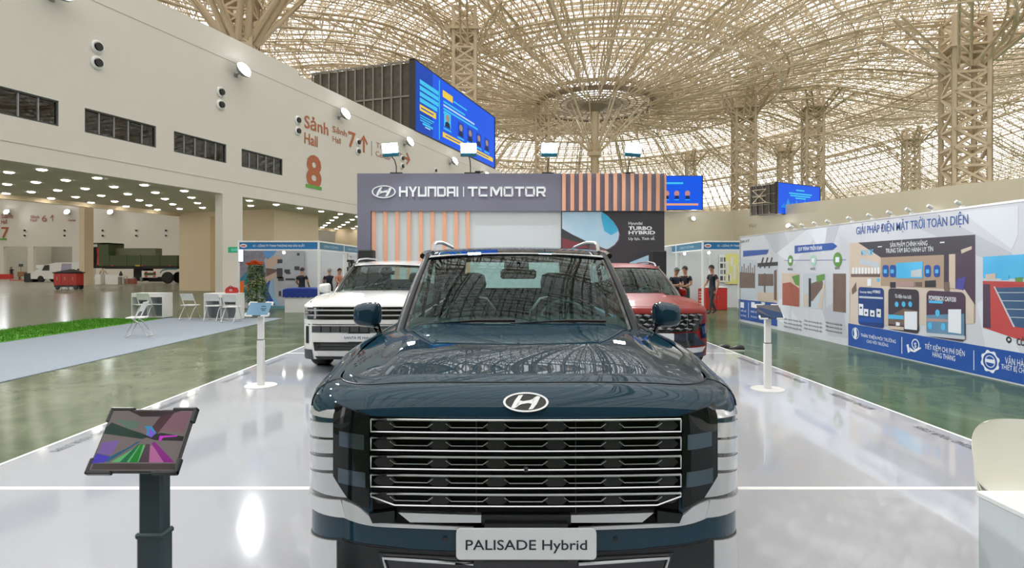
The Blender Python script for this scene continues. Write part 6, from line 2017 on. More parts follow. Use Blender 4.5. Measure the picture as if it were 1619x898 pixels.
# ================================================================== SHELL-SCHEME BOOTHS
ALU = M['alu']; FASC = mat('fascia_blue', (.015, .17, .42), .45); FASD = mat('fascia_teal', (.02, .15, .28), .5); BWALL = mat('booth_white_panel', (.66, .69, .72), .5)
def booth(name, lab, x0, x1, yf, side_x, side_y1, back_y, sgn, bx0, bx1, splits):
    r = thing(name, lab, 'exhibition booth', (0, 0, 0))
    def post(x, y): b = MB(); b.box(x-.03, x+.03, y-.03, y+.03, 0, 2.56, .008); b.build('post', M['white'], r)
    post(x0, yf); post(x1, yf)
    def fascia(a, c, m):
        b = MB(); a = Vector(a); c = Vector(c)
        b.slab([[a+Vector((0, 0, 2.26)), c+Vector((0, 0, 2.26))], [a+Vector((0, 0, 2.5)), c+Vector((0, 0, 2.5))]],
               [[a+Vector((0, .02, 2.26)), c+Vector((.02*sgn, .02, 2.26))], [a+Vector((0, .02, 2.5)), c+Vector((.02*sgn, .02, 2.5))]])
        f = b.build('fascia', m, r)
        b = MB()
        for z in (2.24, 2.53): b.bar(a+Vector((0, 0, z)), c+Vector((0, 0, z)), .045)
        b.build('fascia_rail', M['white'], f)
        return f
    f = fascia((x0, yf, 0), (x1, yf, 0), FASC)
    xa = min(x0, x1)
    b = MB(); b.prism([(xa+.17+.12*math.cos(t), 2.38+.065*math.sin(t)) for t in np.linspace(0, 2*PI, 17)[:-1]], -.008, 0); b.xform(Matrix.Translation((0, yf-.012, 0)) @ Matrix(((1, 0, 0, 0), (0, 0, 1, 0), (0, 1, 0, 0), (0, 0, 0, 1)))); lg = b.build('logo', mat('logo_white', (.75, .75, .75), .5), f)
    b = MB(); b.box(xa+.10, xa+.24, yf-.026, yf-.02, 2.36, 2.40); b.build('logo_mark', M['red'], lg)
    text('fascia_letters', 'K1 - CÔNG TY TNHH THƯƠNG MẠI SẢN XUẤT', min(abs(x1-x0)-.7, 1.75), .075, frame_mtx((xa+.5, yf-.016, 2.345), (1, 0, 0), (0, 0, 1)), mat('fascia_white', (.75, .82, .88), .5), f, .01, 0)
    for k in range(len(splits)-1):
        f = fascia((side_x, splits[k], 0), (side_x, splits[k+1], 0), FASD)
        text('fascia_letters', 'CÔNG TY CỔ PHẦN', (splits[k+1]-splits[k])*.55, .075, frame_mtx((side_x-.016*sgn*-1 if False else side_x+.03*(1 if sgn > 0 else -1)*1, splits[k]+.5 if sgn > 0 else splits[k+1]-.5, 2.345), (0, sgn, 0), (0, 0, 1)), mat('fascia_pale', (.45, .6, .7), .5), f, .008, 0)
        post(side_x, splits[k+1])
    n_ = max(2, int((bx1-bx0)/1.0))
    for k in range(n_):
        a, c = bx0+(bx1-bx0)*k/n_, bx0+(bx1-bx0)*(k+1)/n_
        b = MB(); b.box(a+.02, c-.02, back_y, back_y+.02, .03, 2.47); b.build('wall_panel', BWALL, r)
        b = MB(); b.box(c-.02, c+.02, back_y-.02, back_y+.04, 0, 2.5); b.build('post', M['white'], r)
    return r
bl = booth('shell_booth', 'white shell-scheme booth with a blue fascia beside the grey carpet', -9.1, -6.38, 19.6, -6.38, 26.8, 23.4, 1, -10.7, -6.5, (19.6, 22.6, 25.2, 26.8))
for k in range(3):
    b = MB(); b.box(-8.6+k*1.2, -7.45+k*1.2, 27.0, 27.02, .03, 2.47); b.build('wall_panel', BWALL, bl)
br = booth('shell_booth', 'white shell-scheme booth with red cabinet beside the solar display wall', 6.70, 9.7, 19.6, 6.70, 25.6, 23.2, -1, 5.9, 10.5, (19.6, 22.6, 25.6))
# lights inside the booths
for x, y, lab in ((-7.6, 19.72, 'small spotlight under the fascia of the booth with the printed banner'), (6.95, 19.75, 'small spotlight beside the corner post of the booth with red cabinet'), (6.6, 21.3, 'small spotlight on the side fascia of the booth with red cabinet')):
    r = thing('booth_spotlight', lab, 'light', (x, y, 2.24)); b = MB(); b.lathe([(.05, 0), (.05, -.08), (.03, -.12)], 10); b.build('can', M['whiteplastic'], r)
    b = MB(); b.lathe([(0, -.125), (.03, -.12)], 10); b.sphere((0, -.03, -.09), .05, 10, 6); b.build('lamp_face', M['spotwhite'], r)

# ---- big printed banner at the back of the left booth
BY = 23.3
def lx(px): return xat(px, BY)
def lz(py): return at(0, py, BY).z
ban = thing('fabric_banner', 'large printed banner of a worker pointing at grey fabric, behind the flowering plant', 'banner', (0, BY, 0))
CLO = mat('print_grey_cloth', (.48, .49, .53), .6, noise=(.36, .37, .41), nscale=1.5); PGK = mat('print_dark_machine', (.12, .11, .15), .6, noise=(.34, .33, .38), nscale=6); PSK = mat('print_skin', (.52, .38, .30), .6); PTE = mat('print_teal', (.03, .20, .27), .6); PBU = mat('print_cobalt', (.02, .08, .30), .6); PLB = mat('print_light_blue', (.25, .45, .65), .6)
b = MB(); b.box(lx(379), lx(481), -.02, 0, lz(489), lz(394)); b.build('banner_sheet', CLO, ban)
def lpoly(pts, m, k=1, nm='print'):
    P = [(lx(p), lz(q)) for p, q in pts]; mb = MB(); n_ = len(P)
    y = -.02-.003*k
    mb.raw([(x, y, z) for x, z in P]+[(x, y+.002, z) for x, z in P], [tuple(range(n_)), tuple(range(2*n_-1, n_-1, -1))]+[(i, (i+1) % n_, n_+(i+1) % n_, n_+i) for i in range(n_)])
    mb.build(nm, m, ban)
lpoly([(379, 396), (424, 396), (418, 412), (424, 440), (416, 460), (379, 462)], PGK); lpoly([(380, 440), (390, 430), (394, 450), (388, 470), (380, 480)], PTE, 2); lpoly([(379, 446), (386, 443), (386, 462), (379, 463)], M['orange'], 3)
lpoly([(416, 397), (438, 396), (432, 404), (424, 410), (419, 405)], mat('print_sky', (.12, .30, .60), .6), 2); lpoly([(422, 410), (440, 404), (446, 408), (430, 424), (423, 424)], PSK, 2)
lpoly([(386, 452), (400, 442), (420, 438), (437, 430), (439, 437), (420, 447), (404, 452), (392, 462)], PSK, 4); lpoly([(421, 424), (440, 426), (432, 436), (422, 437)], PBR, 3)
lpoly([(420, 450), (428, 442), (424, 460), (436, 482), (424, 482), (416, 465)], PBU, 3); lpoly([(427, 448), (432, 442), (433, 465), (441, 480), (436, 482), (426, 462)], PLB, 4)
for px0, px1, t, bt in ((439, 447, 410, 416), (438, 447, 424, 440), (440, 449, 438, 444), (450, 459, 426, 431), (452, 460, 431, 433), (452, 467, 440, 443), (470, 474, 400, 404), (466, 474, 421, 427), (441, 445, 460, 468)):
    lpoly([(px0, bt), (px1, bt), (px1, t), (px0, t)], M['darkgrey'], 3)
lpoly([(449, 459), (454, 457), (454, 468), (450, 468)], mat('print_leaf', (.06, .36, .10), .6), 3)
b = MB(); b.box(lx(430), lx(458), -.35, .0, 0, .10); b.build('plinth', mat('teal_plinth', (.10, .28, .33), .5), ban)
# light box sign at the post
sg = thing('light_sign', 'small glowing white sign box with blue rim on the post by the plant', 'sign', (xat(381, 19.5), 19.5, 1.8))
b = MB(); b.box(-.10, .10, -.03, .03, .02, .47, .03); b.build('rim', NAVY, sg); b = MB(); b.box(-.075, .09, -.04, -.028, .04, .45, .005); b.build('lamp_face', emat('sign_white', (.95, .97, .9), 1.3), sg)
# exit sign on the white column
ex = thing('exit_sign', 'small green exit sign on the white wall pier', 'sign', (xat(370, 30.3), 30.3, at(0, 395, 30.3).z))
b = MB(); b.box(-.30, .30, -.06, .0, -.15, .15, .02); b.build('housing', mat('sign_green', (.02, .22, .10), .4, emit=(.02, .30, .14), strength=.5), ex)
text('sign_letters', 'EXIT', .34, .12, frame_mtx((-.10, -.062, -.06), (1, 0, 0), (0, 0, 1)), emat('sign_cyan', (.25, .75, .75), .9), ex, .01, 0)
# equipment shelves along the far panels of the left booth
sh = thing('product_shelf', 'blue product shelves with bottles seen past the white post', 'shelf', (-7.1, 24.6, 0))
for k, z in enumerate((.5, .95, 1.42)):
    b = MB(); b.box(-1.0, 1.9, -.2, .2, z, z+.05); b.build('shelf', mat('shelf_blue', (.08, .22, .38), .5) if k == 0 else bpy.data.materials['shelf_blue'], sh)
for x in (-.98, .45, 1.88):
    b = MB(); b.box(x-.03, x+.03, -.2, .2, 0, 1.9); b.build('upright', M['grey'], sh)
b = MB(); b.box(-1, 1.9, .19, .21, .0, 1.9); b.build('back_panel', mat('shelf_back', (.20, .30, .38), .6), sh)
cyl = None
kinds = [mat('bottle_tan', (.38, .30, .22), .5), mat('bottle_white', (.6, .62, .62), .4), mat('bottle_dark', (.06, .07, .09), .4)]
ords = 'first second third fourth fifth sixth seventh eighth ninth tenth eleventh twelfth thirteenth fourteenth'.split()
for k in range(14):
    b = MB(); b.lathe([(.06, 0), (.065, .02), (.065, .26), (.03, .31), (.03, .36), (0, .36)], 10)
    o = b.build('bottle', kinds[k % 3 if k % 4 else 0], smooth=True, loc=(-7.0+.19*k*.95, 24.5, .55)); c_ = ['tan', 'white', 'dark'][k % 3 if k % 4 else 0]
    tag(o, '%s bottle, %s along the lowest blue shelf from the printed banner' % (c_, ords[k]), 'bottle', 'bottles on the lowest shelf')
for k, (x, w_, h_) in enumerate(((-7.9, .5, .55), (-7.2, .42, .5), (-6.6, .3, .4))):
    r = thing('water_filter', ['wide dark machine with a round dial', 'dark machine with pale front, middle', 'smaller grey machine'][k]+' on the top shelf behind the post', 'machine', (x+.5, 24.55, 1.47))
    b = MB(); b.box(-w_/2, w_/2, -.13, .13, 0, h_, .02); b.build('casing', [M['darkgrey'], M['black'], M['grey']][k], r)
    b = MB(); b.lathe([(.11, 0), (.11, .02), (0, .02)], 14); b.xform(Matrix.Translation((0, -.13, h_*.6)) @ Matrix.Rotation(R(90), 4, 'X')); b.build('dial', M['white'], r)
    b = MB(); b.tube([(w_*.3, 0, h_), (w_*.3, 0, h_+.12), (w_*.1, -.1, h_+.16)], .018, 6); b.build('spout', M['alu'], r)
# right booth things
rc = thing('red_cabinet', 'low red cabinet standing in the booth behind the walking person', 'cabinet', (xat(1129, 22.4), 22.4, 0))
b = MB(); b.box(-.42, .42, -.25, .25, 0, .86, .01); b.build('body', M['red'], rc); b = MB(); b.box(-.44, .44, -.27, .27, .86, .90); b.build('top', M['white'], rc)
for sx in (-1, 1): b = MB(); b.box(sx*.01, sx*.41, -.265, -.25, .05, .82); d_ = b.build('door', M['red'], rc); b = MB(); b.box(sx*.05, sx*.07, -.285, -.265, .4, .55); b.build('handle', M['alu'], d_)
rb_ = thing('red_banner_stand', 'narrow red roll-up banner with pale lettering left of the red cabinet', 'banner', (xat(1108.5, 22.0), 22.0, 0))
b = MB(); b.box(-.11, .11, -.01, .01, .05, .84); b.build('sheet', M['red'], rb_); b = MB(); b.box(-.12, .12, -.07, .07, 0, .05); b.build('base', M['alu'], rb_)
for k, z in enumerate((.68, .58, .48, .34, .24)): b = MB(); b.box(-.08, .08 if k % 2 else .04, -.013, -.009, z, z+.05); b.build('print_line', mat('pale_pink', (.7, .4, .38), .5) if k == 0 else bpy.data.materials['pale_pink'], rb_)
yp = thing('poster', 'yellow and white product poster on the booth back wall, half behind the display wall', 'poster', (xat(1157, 23.0), 23.15, 0))
b = MB(); b.box(-.20, .32, -.01, .01, .98, 2.2); b.build('sheet', mat('poster_yellow', (.74, .70, .24), .5), yp)
for x, z, h_ in ((-.12, 1.4, .5), (.06, 1.7, .36), (.16, 1.15, .6), (-.1, 1.05, .3), (-.02, 1.1, .28)): b = MB(); b.box(x-.06, x+.06, -.014, -.008, z, z+h_); b.build('print', mat('poster_white', (.75, .75, .68), .5) if 'poster_white' not in bpy.data.materials else bpy.data.materials['poster_white'], yp)
gp = thing('poster', 'white poster with a grid of small dark products beside the yellow poster', 'poster', (xat(1146, 23.0), 23.16, 0))
b = MB(); b.box(-.17, .17, -.01, .01, 1.05, 2.15); b.build('sheet', M['white'], gp)
for r_ in range(4):
    for c in range(2):
        b = MB(); b.box(-.13+.15*c, -.02+.15*c, -.014, -.009, 1.12+.25*r_, 1.30+.25*r_); b.build('print', M['grey'] if (r_+c) % 2 else M['darkgrey'], gp)
# ================================================================== PEOPLE
def person(lab, loc, rz, height, J, shirt, trouser, hairm=None, cap=None, apron=None, shoe=None, skin=None):
    """one continuous skinned body; J overrides joint positions (units of body height, x = own left, y = back, faces -y)"""
    j = dict(pelvis=(0, 0, .52), belly=(0, 0, .60), chest=(0, .005, .71), neck=(0, .005, .825), head0=(0, -.005, .865), head=(0, -.012, .93), crown=(0, -.005, .985),
             shL=(.105, .005, .795), elL=(.135, .01, .63), wrL=(.14, -.03, .49), shR=(-.105, .005, .795), elR=(-.135, .01, .63), wrR=(-.14, -.03, .49),
             hipL=(.052, 0, .50), knL=(.056, -.01, .275), anL=(.058, .015, .045), toL=(.064, -.075, .018), hipR=(-.052, 0, .50), knR=(-.056, -.01, .275), anR=(-.058, .015, .045), toR=(-.064, -.075, .018))
    j.update(J)
    rad = dict(pelvis=(.082, .060), belly=(.078, .056), chest=(.092, .060), neck=(.032, .034), head0=(.034, .040), head=(.046, .056), crown=(.030, .036),
               shL=.040, elL=.027, wrL=.018, shR=.040, elR=.027, wrR=.018, hipL=.056, knL=.038, anL=.026, toL=.020, hipR=.056, knR=.038, anR=.026, toR=.020)
    ed = [('pelvis', 'belly'), ('belly', 'chest'), ('chest', 'neck'), ('neck', 'head0'), ('head0', 'head'), ('head', 'crown')]
    for s_ in 'LR':
        ed += [('chest', 'sh'+s_), ('sh'+s_, 'el'+s_), ('el'+s_, 'wr'+s_), ('pelvis', 'hip'+s_), ('hip'+s_, 'kn'+s_), ('kn'+s_, 'an'+s_), ('an'+s_, 'to'+s_)]
    # hands: palm and five fingers
    for s_ in 'LR':
        wv, el = Vector(j['wr'+s_]), Vector(j['el'+s_])
        d = (wv-el).normalized(); sd = d.cross(Vector((0, 0, 1)))
        if sd.length < .2: sd = Vector((0, 1, 0))
        sd.normalize()
        nrm_ = d.cross(sd)
        j['pa'+s_] = tuple(wv+d*.030); rad['pa'+s_] = .017; ed.append(('wr'+s_, 'pa'+s_))
        for k, (off, ln) in enumerate(((-.016, .040), (-.005, .046), (.006, .044), (.016, .034))):
            a = wv+d*.042+sd*off; b_ = a+d*ln*.6+nrm_*.004; c_ = b_+d*ln*.4+nrm_*.012
            for q, nm in ((a, 'f0'), (b_, 'f1'), (c_, 'f2')):
                j['%s%d%s' % (nm, k, s_)] = tuple(q); rad['%s%d%s' % (nm, k, s_)] = .0055
            ed += [('pa'+s_, 'f0%d%s' % (k, s_)), ('f0%d%s' % (k, s_), 'f1%d%s' % (k, s_)), ('f1%d%s' % (k, s_), 'f2%d%s' % (k, s_))]
        t0 = wv+d*.022-sd*.020; t1 = t0+d*.026-sd*.010
        j['th0'+s_] = tuple(t0); j['th1'+s_] = tuple(t1); rad['th0'+s_] = rad['th1'+s_] = .006
        ed += [('wr'+s_, 'th0'+s_), ('th0'+s_, 'th1'+s_)]
    names = list(j); ix = {n_: i for i, n_ in enumerate(names)}
    me = bpy.data.meshes.new('person')
    me.from_pydata([tuple(Vector(j[n_])*height) for n_ in names], [(ix[a], ix[b_]) for a, b_ in ed], [])
    o = bpy.data.objects.new('person', me); COL.objects.link(o)
    md = o.modifiers.new('skin', 'SKIN'); md.use_smooth_shade = True; md.branch_smoothing = .3
    sv = me.skin_vertices[0].data
    for i, n_ in enumerate(names):
        r_ = rad.get(n_, .01); r_ = r_ if isinstance(r_, tuple) else (r_, r_)
        sv[i].radius = (r_[0]*height, r_[1]*height); sv[i].use_root = n_ == 'pelvis'
    sb = o.modifiers.new('sub', 'SUBSURF'); sb.levels = 1; sb.render_levels = 1
    dg = bpy.context.evaluated_depsgraph_get()
    m2 = bpy.data.meshes.new_from_object(o.evaluated_get(dg))
    o.modifiers.clear(); o.data = m2; bpy.data.meshes.remove(me)
    m2.name = 'person'
    skin = skin or M['skin']
    for m_ in (skin, shirt, trouser, shoe or M['black']): m2.materials.append(m_)
    P = {n_: np.array(j[n_])*height for n_ in names}
    segs = []
    for a, b_ in ed:
        reg = 0
        if a in ('pelvis', 'belly') and b_ in ('belly', 'chest') or b_.startswith('sh') or (a == 'chest' and b_ == 'neck'): reg = 1
        if a.startswith('sh'): reg = 1
        if a.startswith('hip') or b_.startswith('hip') or a.startswith('kn'): reg = 2
        if a.startswith('an'): reg = 3
        segs.append((P[a], P[b_], reg, a))
    for f in m2.polygons:
        c = np.array(f.center); best = (9e9, 0)
        for a, b_, reg, nm in segs:
            ab = b_-a; t = min(1, max(0, float(np.dot(c-a, ab)/max(1e-9, np.dot(ab, ab)))))
            dd = float(np.linalg.norm(c-(a+ab*t)))
            g = reg
            if nm.startswith('sh') and t > .62: g = 0
            if nm == 'chest' and reg == 1 and t > .88: g = 0
            if nm == 'pelvis' and reg == 1 and t < .25: g = 2
            if dd < best[0]: best = (dd, g)
        f.material_index = best[1]; f.use_smooth = True
    o.location = loc; o.rotation_euler = (0, 0, rz)
    tag(o, lab, 'person')
    h = Vector(j['head'])*height; s_ = height
    fd = -1
    def ch(mb, nm, m_, sm=True): return mb.build(nm, m_, o, smooth=sm)
    # hair or cap
    mb = MB(); n1, n2 = 14, 7; g = []
    for i in range(n2+1):
        t = (PI*.60)*i/n2; row = []
        for k in range(n1):
            a = 2*PI*k/n1
            fr = max(0, -math.sin(a))
            tt = t*(1-.36*fr)
            row.append((h.x+.052*s_*math.sin(tt)*math.cos(a), h.y+.004*s_+.062*s_*math.sin(tt)*math.sin(a), h.z+.004*s_+.066*s_*math.cos(tt)))
        g.append(row)
    mb.grid(g, closed_v=True)
    if cap:
        mb.box(h.x-.035*s_, h.x+.035*s_, h.y-.105*s_, h.y-.045*s_, h.z+.022*s_, h.z+.028*s_)
    ch(mb, 'cap' if cap else 'hair', cap or hairm or M['hair'])
    for sx in (-1, 1):
        mb = MB(); mb.sphere((h.x+sx*.019*s_, h.y-.052*s_, h.z+.004*s_), .0055*s_, 8, 6); ch(mb, 'eye', M['black'])
        mb = MB(); mb.sphere((h.x+sx*.052*s_, h.y+.004*s_, h.z-.004*s_), .014*s_, 8, 6, (.4, .7, 1)); ch(mb, 'ear', skin)
    mb = MB(); mb.raw([(h.x-.009*s_, h.y-.054*s_, h.z-.016*s_), (h.x+.009*s_, h.y-.054*s_, h.z-.016*s_), (h.x, h.y-.055*s_, h.z+.008*s_), (h.x, h.y-.070*s_, h.z-.014*s_)], [(0, 1, 3), (1, 2, 3), (2, 0, 3), (0, 2, 1)]); ch(mb, 'nose', skin)
    mb = MB(); mb.box(h.x-.014*s_, h.x+.014*s_, h.y-.057*s_, h.y-.050*s_, h.z-.034*s_, h.z-.029*s_); ch(mb, 'mouth', mat('lip', (.30, .10, .08), .5) if 'lip' not in bpy.data.materials else bpy.data.materials['lip'])
    if apron is not None: apron(o, j, s_)
    return o
NAVYS = mat('navy_shirt', (.010, .014, .030), .8); TANS = mat('salmon_shirt', (.45, .16, .11), .8); DKG = mat('dark_green_cloth', (.02, .05, .045), .8)
p1 = person('person in a black shirt with dark cap standing behind the blue-topped counter, back half turned', (xat(477.5, 22.4), 22.4, 0), R(168), 1.66,
            dict(elL=(.15, -.01, .64), wrL=(.12, -.12, .56), elR=(-.15, -.01, .64), wrR=(-.10, -.13, .57), head=(0, -.018, .93)), M['shirt'], M['trouser'], cap=M['black'])
p2 = person('person in a navy shirt with pale cap seen from behind near the product shelf', (xat(521, 23.4), 23.4, 0), R(200), 1.64,
            dict(elL=(.15, -.01, .64), wrL=(.08, -.13, .60), elR=(-.16, -.01, .64), wrR=(-.08, -.14, .60)), NAVYS, M['trouser'], cap=mat('pale_cap', (.30, .30, .28), .7))
p3 = person('person with bare shoulders in a dark top facing the person with the pale cap', (xat(536.5, 23.2), 23.2, 0), R(60), 1.62,
            dict(elL=(.13, -.05, .64), wrL=(.05, -.16, .60), elR=(-.13, -.05, .65), wrR=(-.04, -.17, .62)), TANS, M['trouser'])
p4 = person('person in a dark shirt and grey-green cap looking down, arms folded, behind the red car', (xat(1068.5, 18.6), 18.6, 0), R(20), 1.66,
            dict(elL=(.15, -.02, .65), wrL=(-.03, -.13, .66), elR=(-.15, -.02, .65), wrR=(.04, -.14, .63), head=(0, -.035, .925), crown=(0, -.035, .98)), NAVYS, DKG, cap=mat('grey_green_cap', (.10, .13, .12), .7))
def vest(o, jj, s_):
    mb = MB(); w_ = Vector(jj['wrR'])*s_
    mb.sphere((w_.x, w_.y-.02, w_.z-.03), .085, 10, 7, (1, .8, 1.3)); mb.build('orange_cloth', M['orange'], o, smooth=True)
p5 = person('person in a dark shirt holding something orange, behind the red car', (xat(1083.5, 18.9), 18.9, 0), R(-55), 1.70,
            dict(elL=(.14, .0, .64), wrL=(.04, -.14, .60), elR=(-.15, -.03, .65), wrR=(-.08, -.15, .63)), M['shirt'], DKG, apron=vest)
p6 = person('person in black shirt and charcoal trousers walking past the red cabinet', (xat(1126, 20.3), 20.3, 0), R(-78), 1.74,
            dict(knL=(.062, -.055, .28), anL=(.065, -.085, .05), toL=(.072, -.175, .022), knR=(-.05, .01, .275), anR=(-.055, .115, .055), toR=(-.06, .035, .02),
                 elL=(.15, .05, .64), wrL=(.13, .02, .50), elR=(-.15, -.03, .64), wrR=(-.10, -.13, .54), head=(.01, -.025, .93)), M['shirt'], M['trouser'])
# far hall people
p7 = person('distant person in navy by the dock opening of the far hall', (xat(18.5, 84), 84, 0), R(30), 1.75, {}, NAVYS, M['trouser'])
p8 = person('distant person in dark red beside the one in navy, far hall', (xat(12.5, 84), 84.5, 0), R(-30), 1.68, {}, mat('dark_red_shirt', (.14, .03, .03), .8), M['trouser'])
p9 = person('distant person in dark blue trousers and cream shirt behind the white counters under the trailer', (xat(162.5, 57.6), 57.6, 0), R(180), 1.72,
            dict(elL=(.17, -.02, .66), wrL=(.22, -.08, .60), elR=(-.17, -.02, .66), wrR=(-.20, -.10, .60)), mat('cream_shirt', (.6, .52, .42), .8), mat('navy_trousers', (.015, .025, .06), .8))
p10 = person('distant person in blue near the tan pillar and red cart', (xat(123.5, 49.2), 49.2, 0), R(90), 1.55, {}, mat('blue_shirt', (.03, .08, .22), .8), M['trouser'])

# ================================================================== COUNTERS, CHAIRS, PLANT
def counter(lab, x0, x1, Y, dep, h_):
    r = thing('display_counter', lab, 'counter', ((x0+x1)/2, Y, .012))
    w_ = (x1-x0)/2
    def pt(nm, *a, m=M['white']): b = MB(); b.box(*a, .004); return b.build(nm, m, r)
    pt('top', -w_, w_, 0, dep, h_-.03, h_); pt('side_panel', -w_, -w_+.03, 0, dep, 0, h_-.03); pt('side_panel', w_-.03, w_, 0, dep, 0, h_-.03)
    pt('back_panel', -w_+.03, w_-.03, dep-.03, dep, 0, h_-.03, m=mat('counter_inside', (.50, .54, .60), .5) if 'counter_inside' not in bpy.data.materials else bpy.data.materials['counter_inside'])
    pt('divider', -.015, .015, .02, dep-.03, .03, h_-.03); pt('base', -w_+.03, w_-.03, 0.01, dep-.03, 0, .03)
    pt('shelf', -w_+.03, -.015, .02, dep-.03, h_*.52, h_*.52+.025); pt('shelf', .015, w_-.03, .02, dep-.03, h_*.52, h_*.52+.025)
    pt('header', -w_+.03, w_-.03, 0, .02, h_-.13, h_-.03)
    return r
counter('white open-backed display counter with two shelves, far one by the green turf end', xat(207.5, 18.65), xat(257.5, 18.65), 18.65, .55, .80)
counter('white open-backed display counter carrying the red bag', xat(322, 18.0), xat(374, 18.0), 18.0, .55, .82)
bg_ = thing('red_bag', 'small round-topped red bag on the white display counter', 'bag', (xat(366.5, 18.2), 18.2, .833))
b = MB(); prof = [(-.17, 0), (.17, 0), (.185, .08), (.14, .17), (.05, .20), (-.05, .20), (-.14, .17), (-.185, .08)]
b.prism(prof, -.07, .07); b.xform(Matrix(((1, 0, 0, 0), (0, 0, 1, 0), (0, 1, 0, 0), (0, 0, 0, 1)))); b.build('body', M['red'], bg_)
b = MB(); b.tube([(-.07, -.075, .12), (-.06, -.085, .20), (0, -.085, .235), (.06, -.085, .20), (.07, -.075, .12)], .012, 6); b.build('handle', mat('bag_dark_red', (.25, .02, .02), .5), bg_)
b = MB(); b.box(-.05, .05, -.074, -.07, .06, .13); b.build('patch', mat('bag_patch', (.6, .3, .28), .6), bg_)

WT = mat('white_tube', (.78, .78, .78), .35)
def folding_chair(lab, loc, rz, first=[None]):
    if first[0] is not None: return dup(first[0], loc, rz, lab)
    r = thing('folding_chair', lab, 'chair', loc, rz, 'white folding chairs on the grey carpet'); first[0] = r
    for sx in (-1, 1):
        x = sx*.21
        b = MB(); b.tube([(x, -.22, 0.012), (x, -.02, .44), (x, .16, .80)], .0125, 8); b.build('front_leg', WT, r, smooth=True)
        b = MB(); b.tube([(x*.9, .24, .012), (x*.9, .04, .34), (x*.9, -.10, .45)], .0125, 8); b.build('rear_leg', WT, r, smooth=True)
    b = MB(); b.tube([(-.21, -.22, .012), (.21, -.22, .012)], .0125, 8); b.build('foot_bar', WT, r, smooth=True)
    b = MB(); b.tube([(-.19, .24, .012), (.19, .24, .012)], .0125, 8); b.build('foot_bar', WT, r, smooth=True)
    b = MB(); b.box(-.205, .205, -.22, .17, .435, .462, .012); b.build('seat', M['whiteplastic'], r)
    g = [[(x, .075+.03*(x/.2)**2*-1+(z-.60)*.48, z) for z in (.60, .66, .73, .80, .82)] for x in np.linspace(-.205, .205, 9)]
    b = MB(); b.slab(g, [[(p[0], p[1]+.018, p[2]) for p in row] for row in g]); b.build('backrest', M['whiteplastic'], r, smooth=True)
    return r
folding_chair('white folding chair alone in front of the turf end, turned sideways', (xat(219, 13.65), 13.65, .012), R(-72))
folding_chair('white folding chair between the two display counters', (xat(300, 18.1), 18.1, .012), R(170))
folding_chair('white folding chair in front of the counter with the red bag', (xat(366, 17.3), 17.3, .012), R(176))
folding_chair('white folding chair tucked against the open half of the counter with the red bag', (xat(337, 17.75), 17.75, .012), R(184))
folding_chair('white folding chair tucked in the far display counter by the turf', (xat(230, 18.35), 18.35, .012), R(178))

pl = thing('flowering_plant', 'tall leafy plant with a crown of orange flowers in a white pot', 'plant', (xat(405, 19.15), 19.15, 0))
b = MB(); b.lathe([(.17, 0), (.22, .05), (.24, .42), (.21, .44), (0, .40)], 20); b.build('pot', M['whiteplastic'], pl, smooth=True)
b = MB(); b.lathe([(.20, .40), (0, .43)], 16); b.build('soil', mat('soil', (.04, .03, .02), .9), pl)
b = MB(); b.tube([(0, 0, .40), (.02, .01, 1.0), (0, 0, 1.6)], [.03, .015], 6); b.build('stem', mat('stem_brown', (.12, .08, .04), .8), pl)
prg = np.random.default_rng(5); mbs = [MB() for _ in range(3)]
for k in range(2600):
    z = prg.uniform(.48, 1.72); t = (z-.48)/1.24
    rr = (.40-.20*t)*(1-.25*(t < .1)); a = prg.uniform(0, 2*PI); q = prg.uniform(.35, 1.0)**.6
    c = Vector((rr*q*math.cos(a), rr*q*math.sin(a), z)); d = Vector((math.cos(a), math.sin(a), prg.uniform(-.5, .6))).normalized()
    s_ = prg.uniform(.05, .09); u_ = d.cross(Vector((0, 0, 1))).normalized()*s_*.38
    mbs[k % 3].raw([c, c+d*s_*.55+u_, c+d*s_*1.2+Vector((0, 0, -.012)), c+d*s_*.55-u_], [(0, 1, 2), (0, 2, 3)])
for k, m_ in enumerate((M['leaf'], mat('leaf_light', (.10, .20, .04), .5), mat('leaf_dark', (.02, .07, .015), .5))): tag(mbs[k].build('foliage', m_, pl, fix=False), kind='stuff')
for k in range(26):
    a = prg.uniform(0, 2*PI); rr = prg.uniform(0, .26); c = (rr*math.cos(a), rr*math.sin(a)*.8, 1.74+.12*prg.random()-.25*rr)
    b = MB()
    for q in range(9):
        t = 2*PI*q/9; b.raw([c, (c[0]+.08*math.cos(t-.3), c[1]+.08*math.sin(t-.3), c[2]+.05), (c[0]+.10*math.cos(t), c[1]+.10*math.sin(t), c[2]+.03), (c[0]+.08*math.cos(t+.3), c[1]+.08*math.sin(t+.3), c[2]+.05)], [(0, 1, 2), (0, 2, 3)])
    b.sphere((c[0], c[1], c[2]+.02), .028, 8, 5); b.build('flower', M['orange'], pl, fix=False)

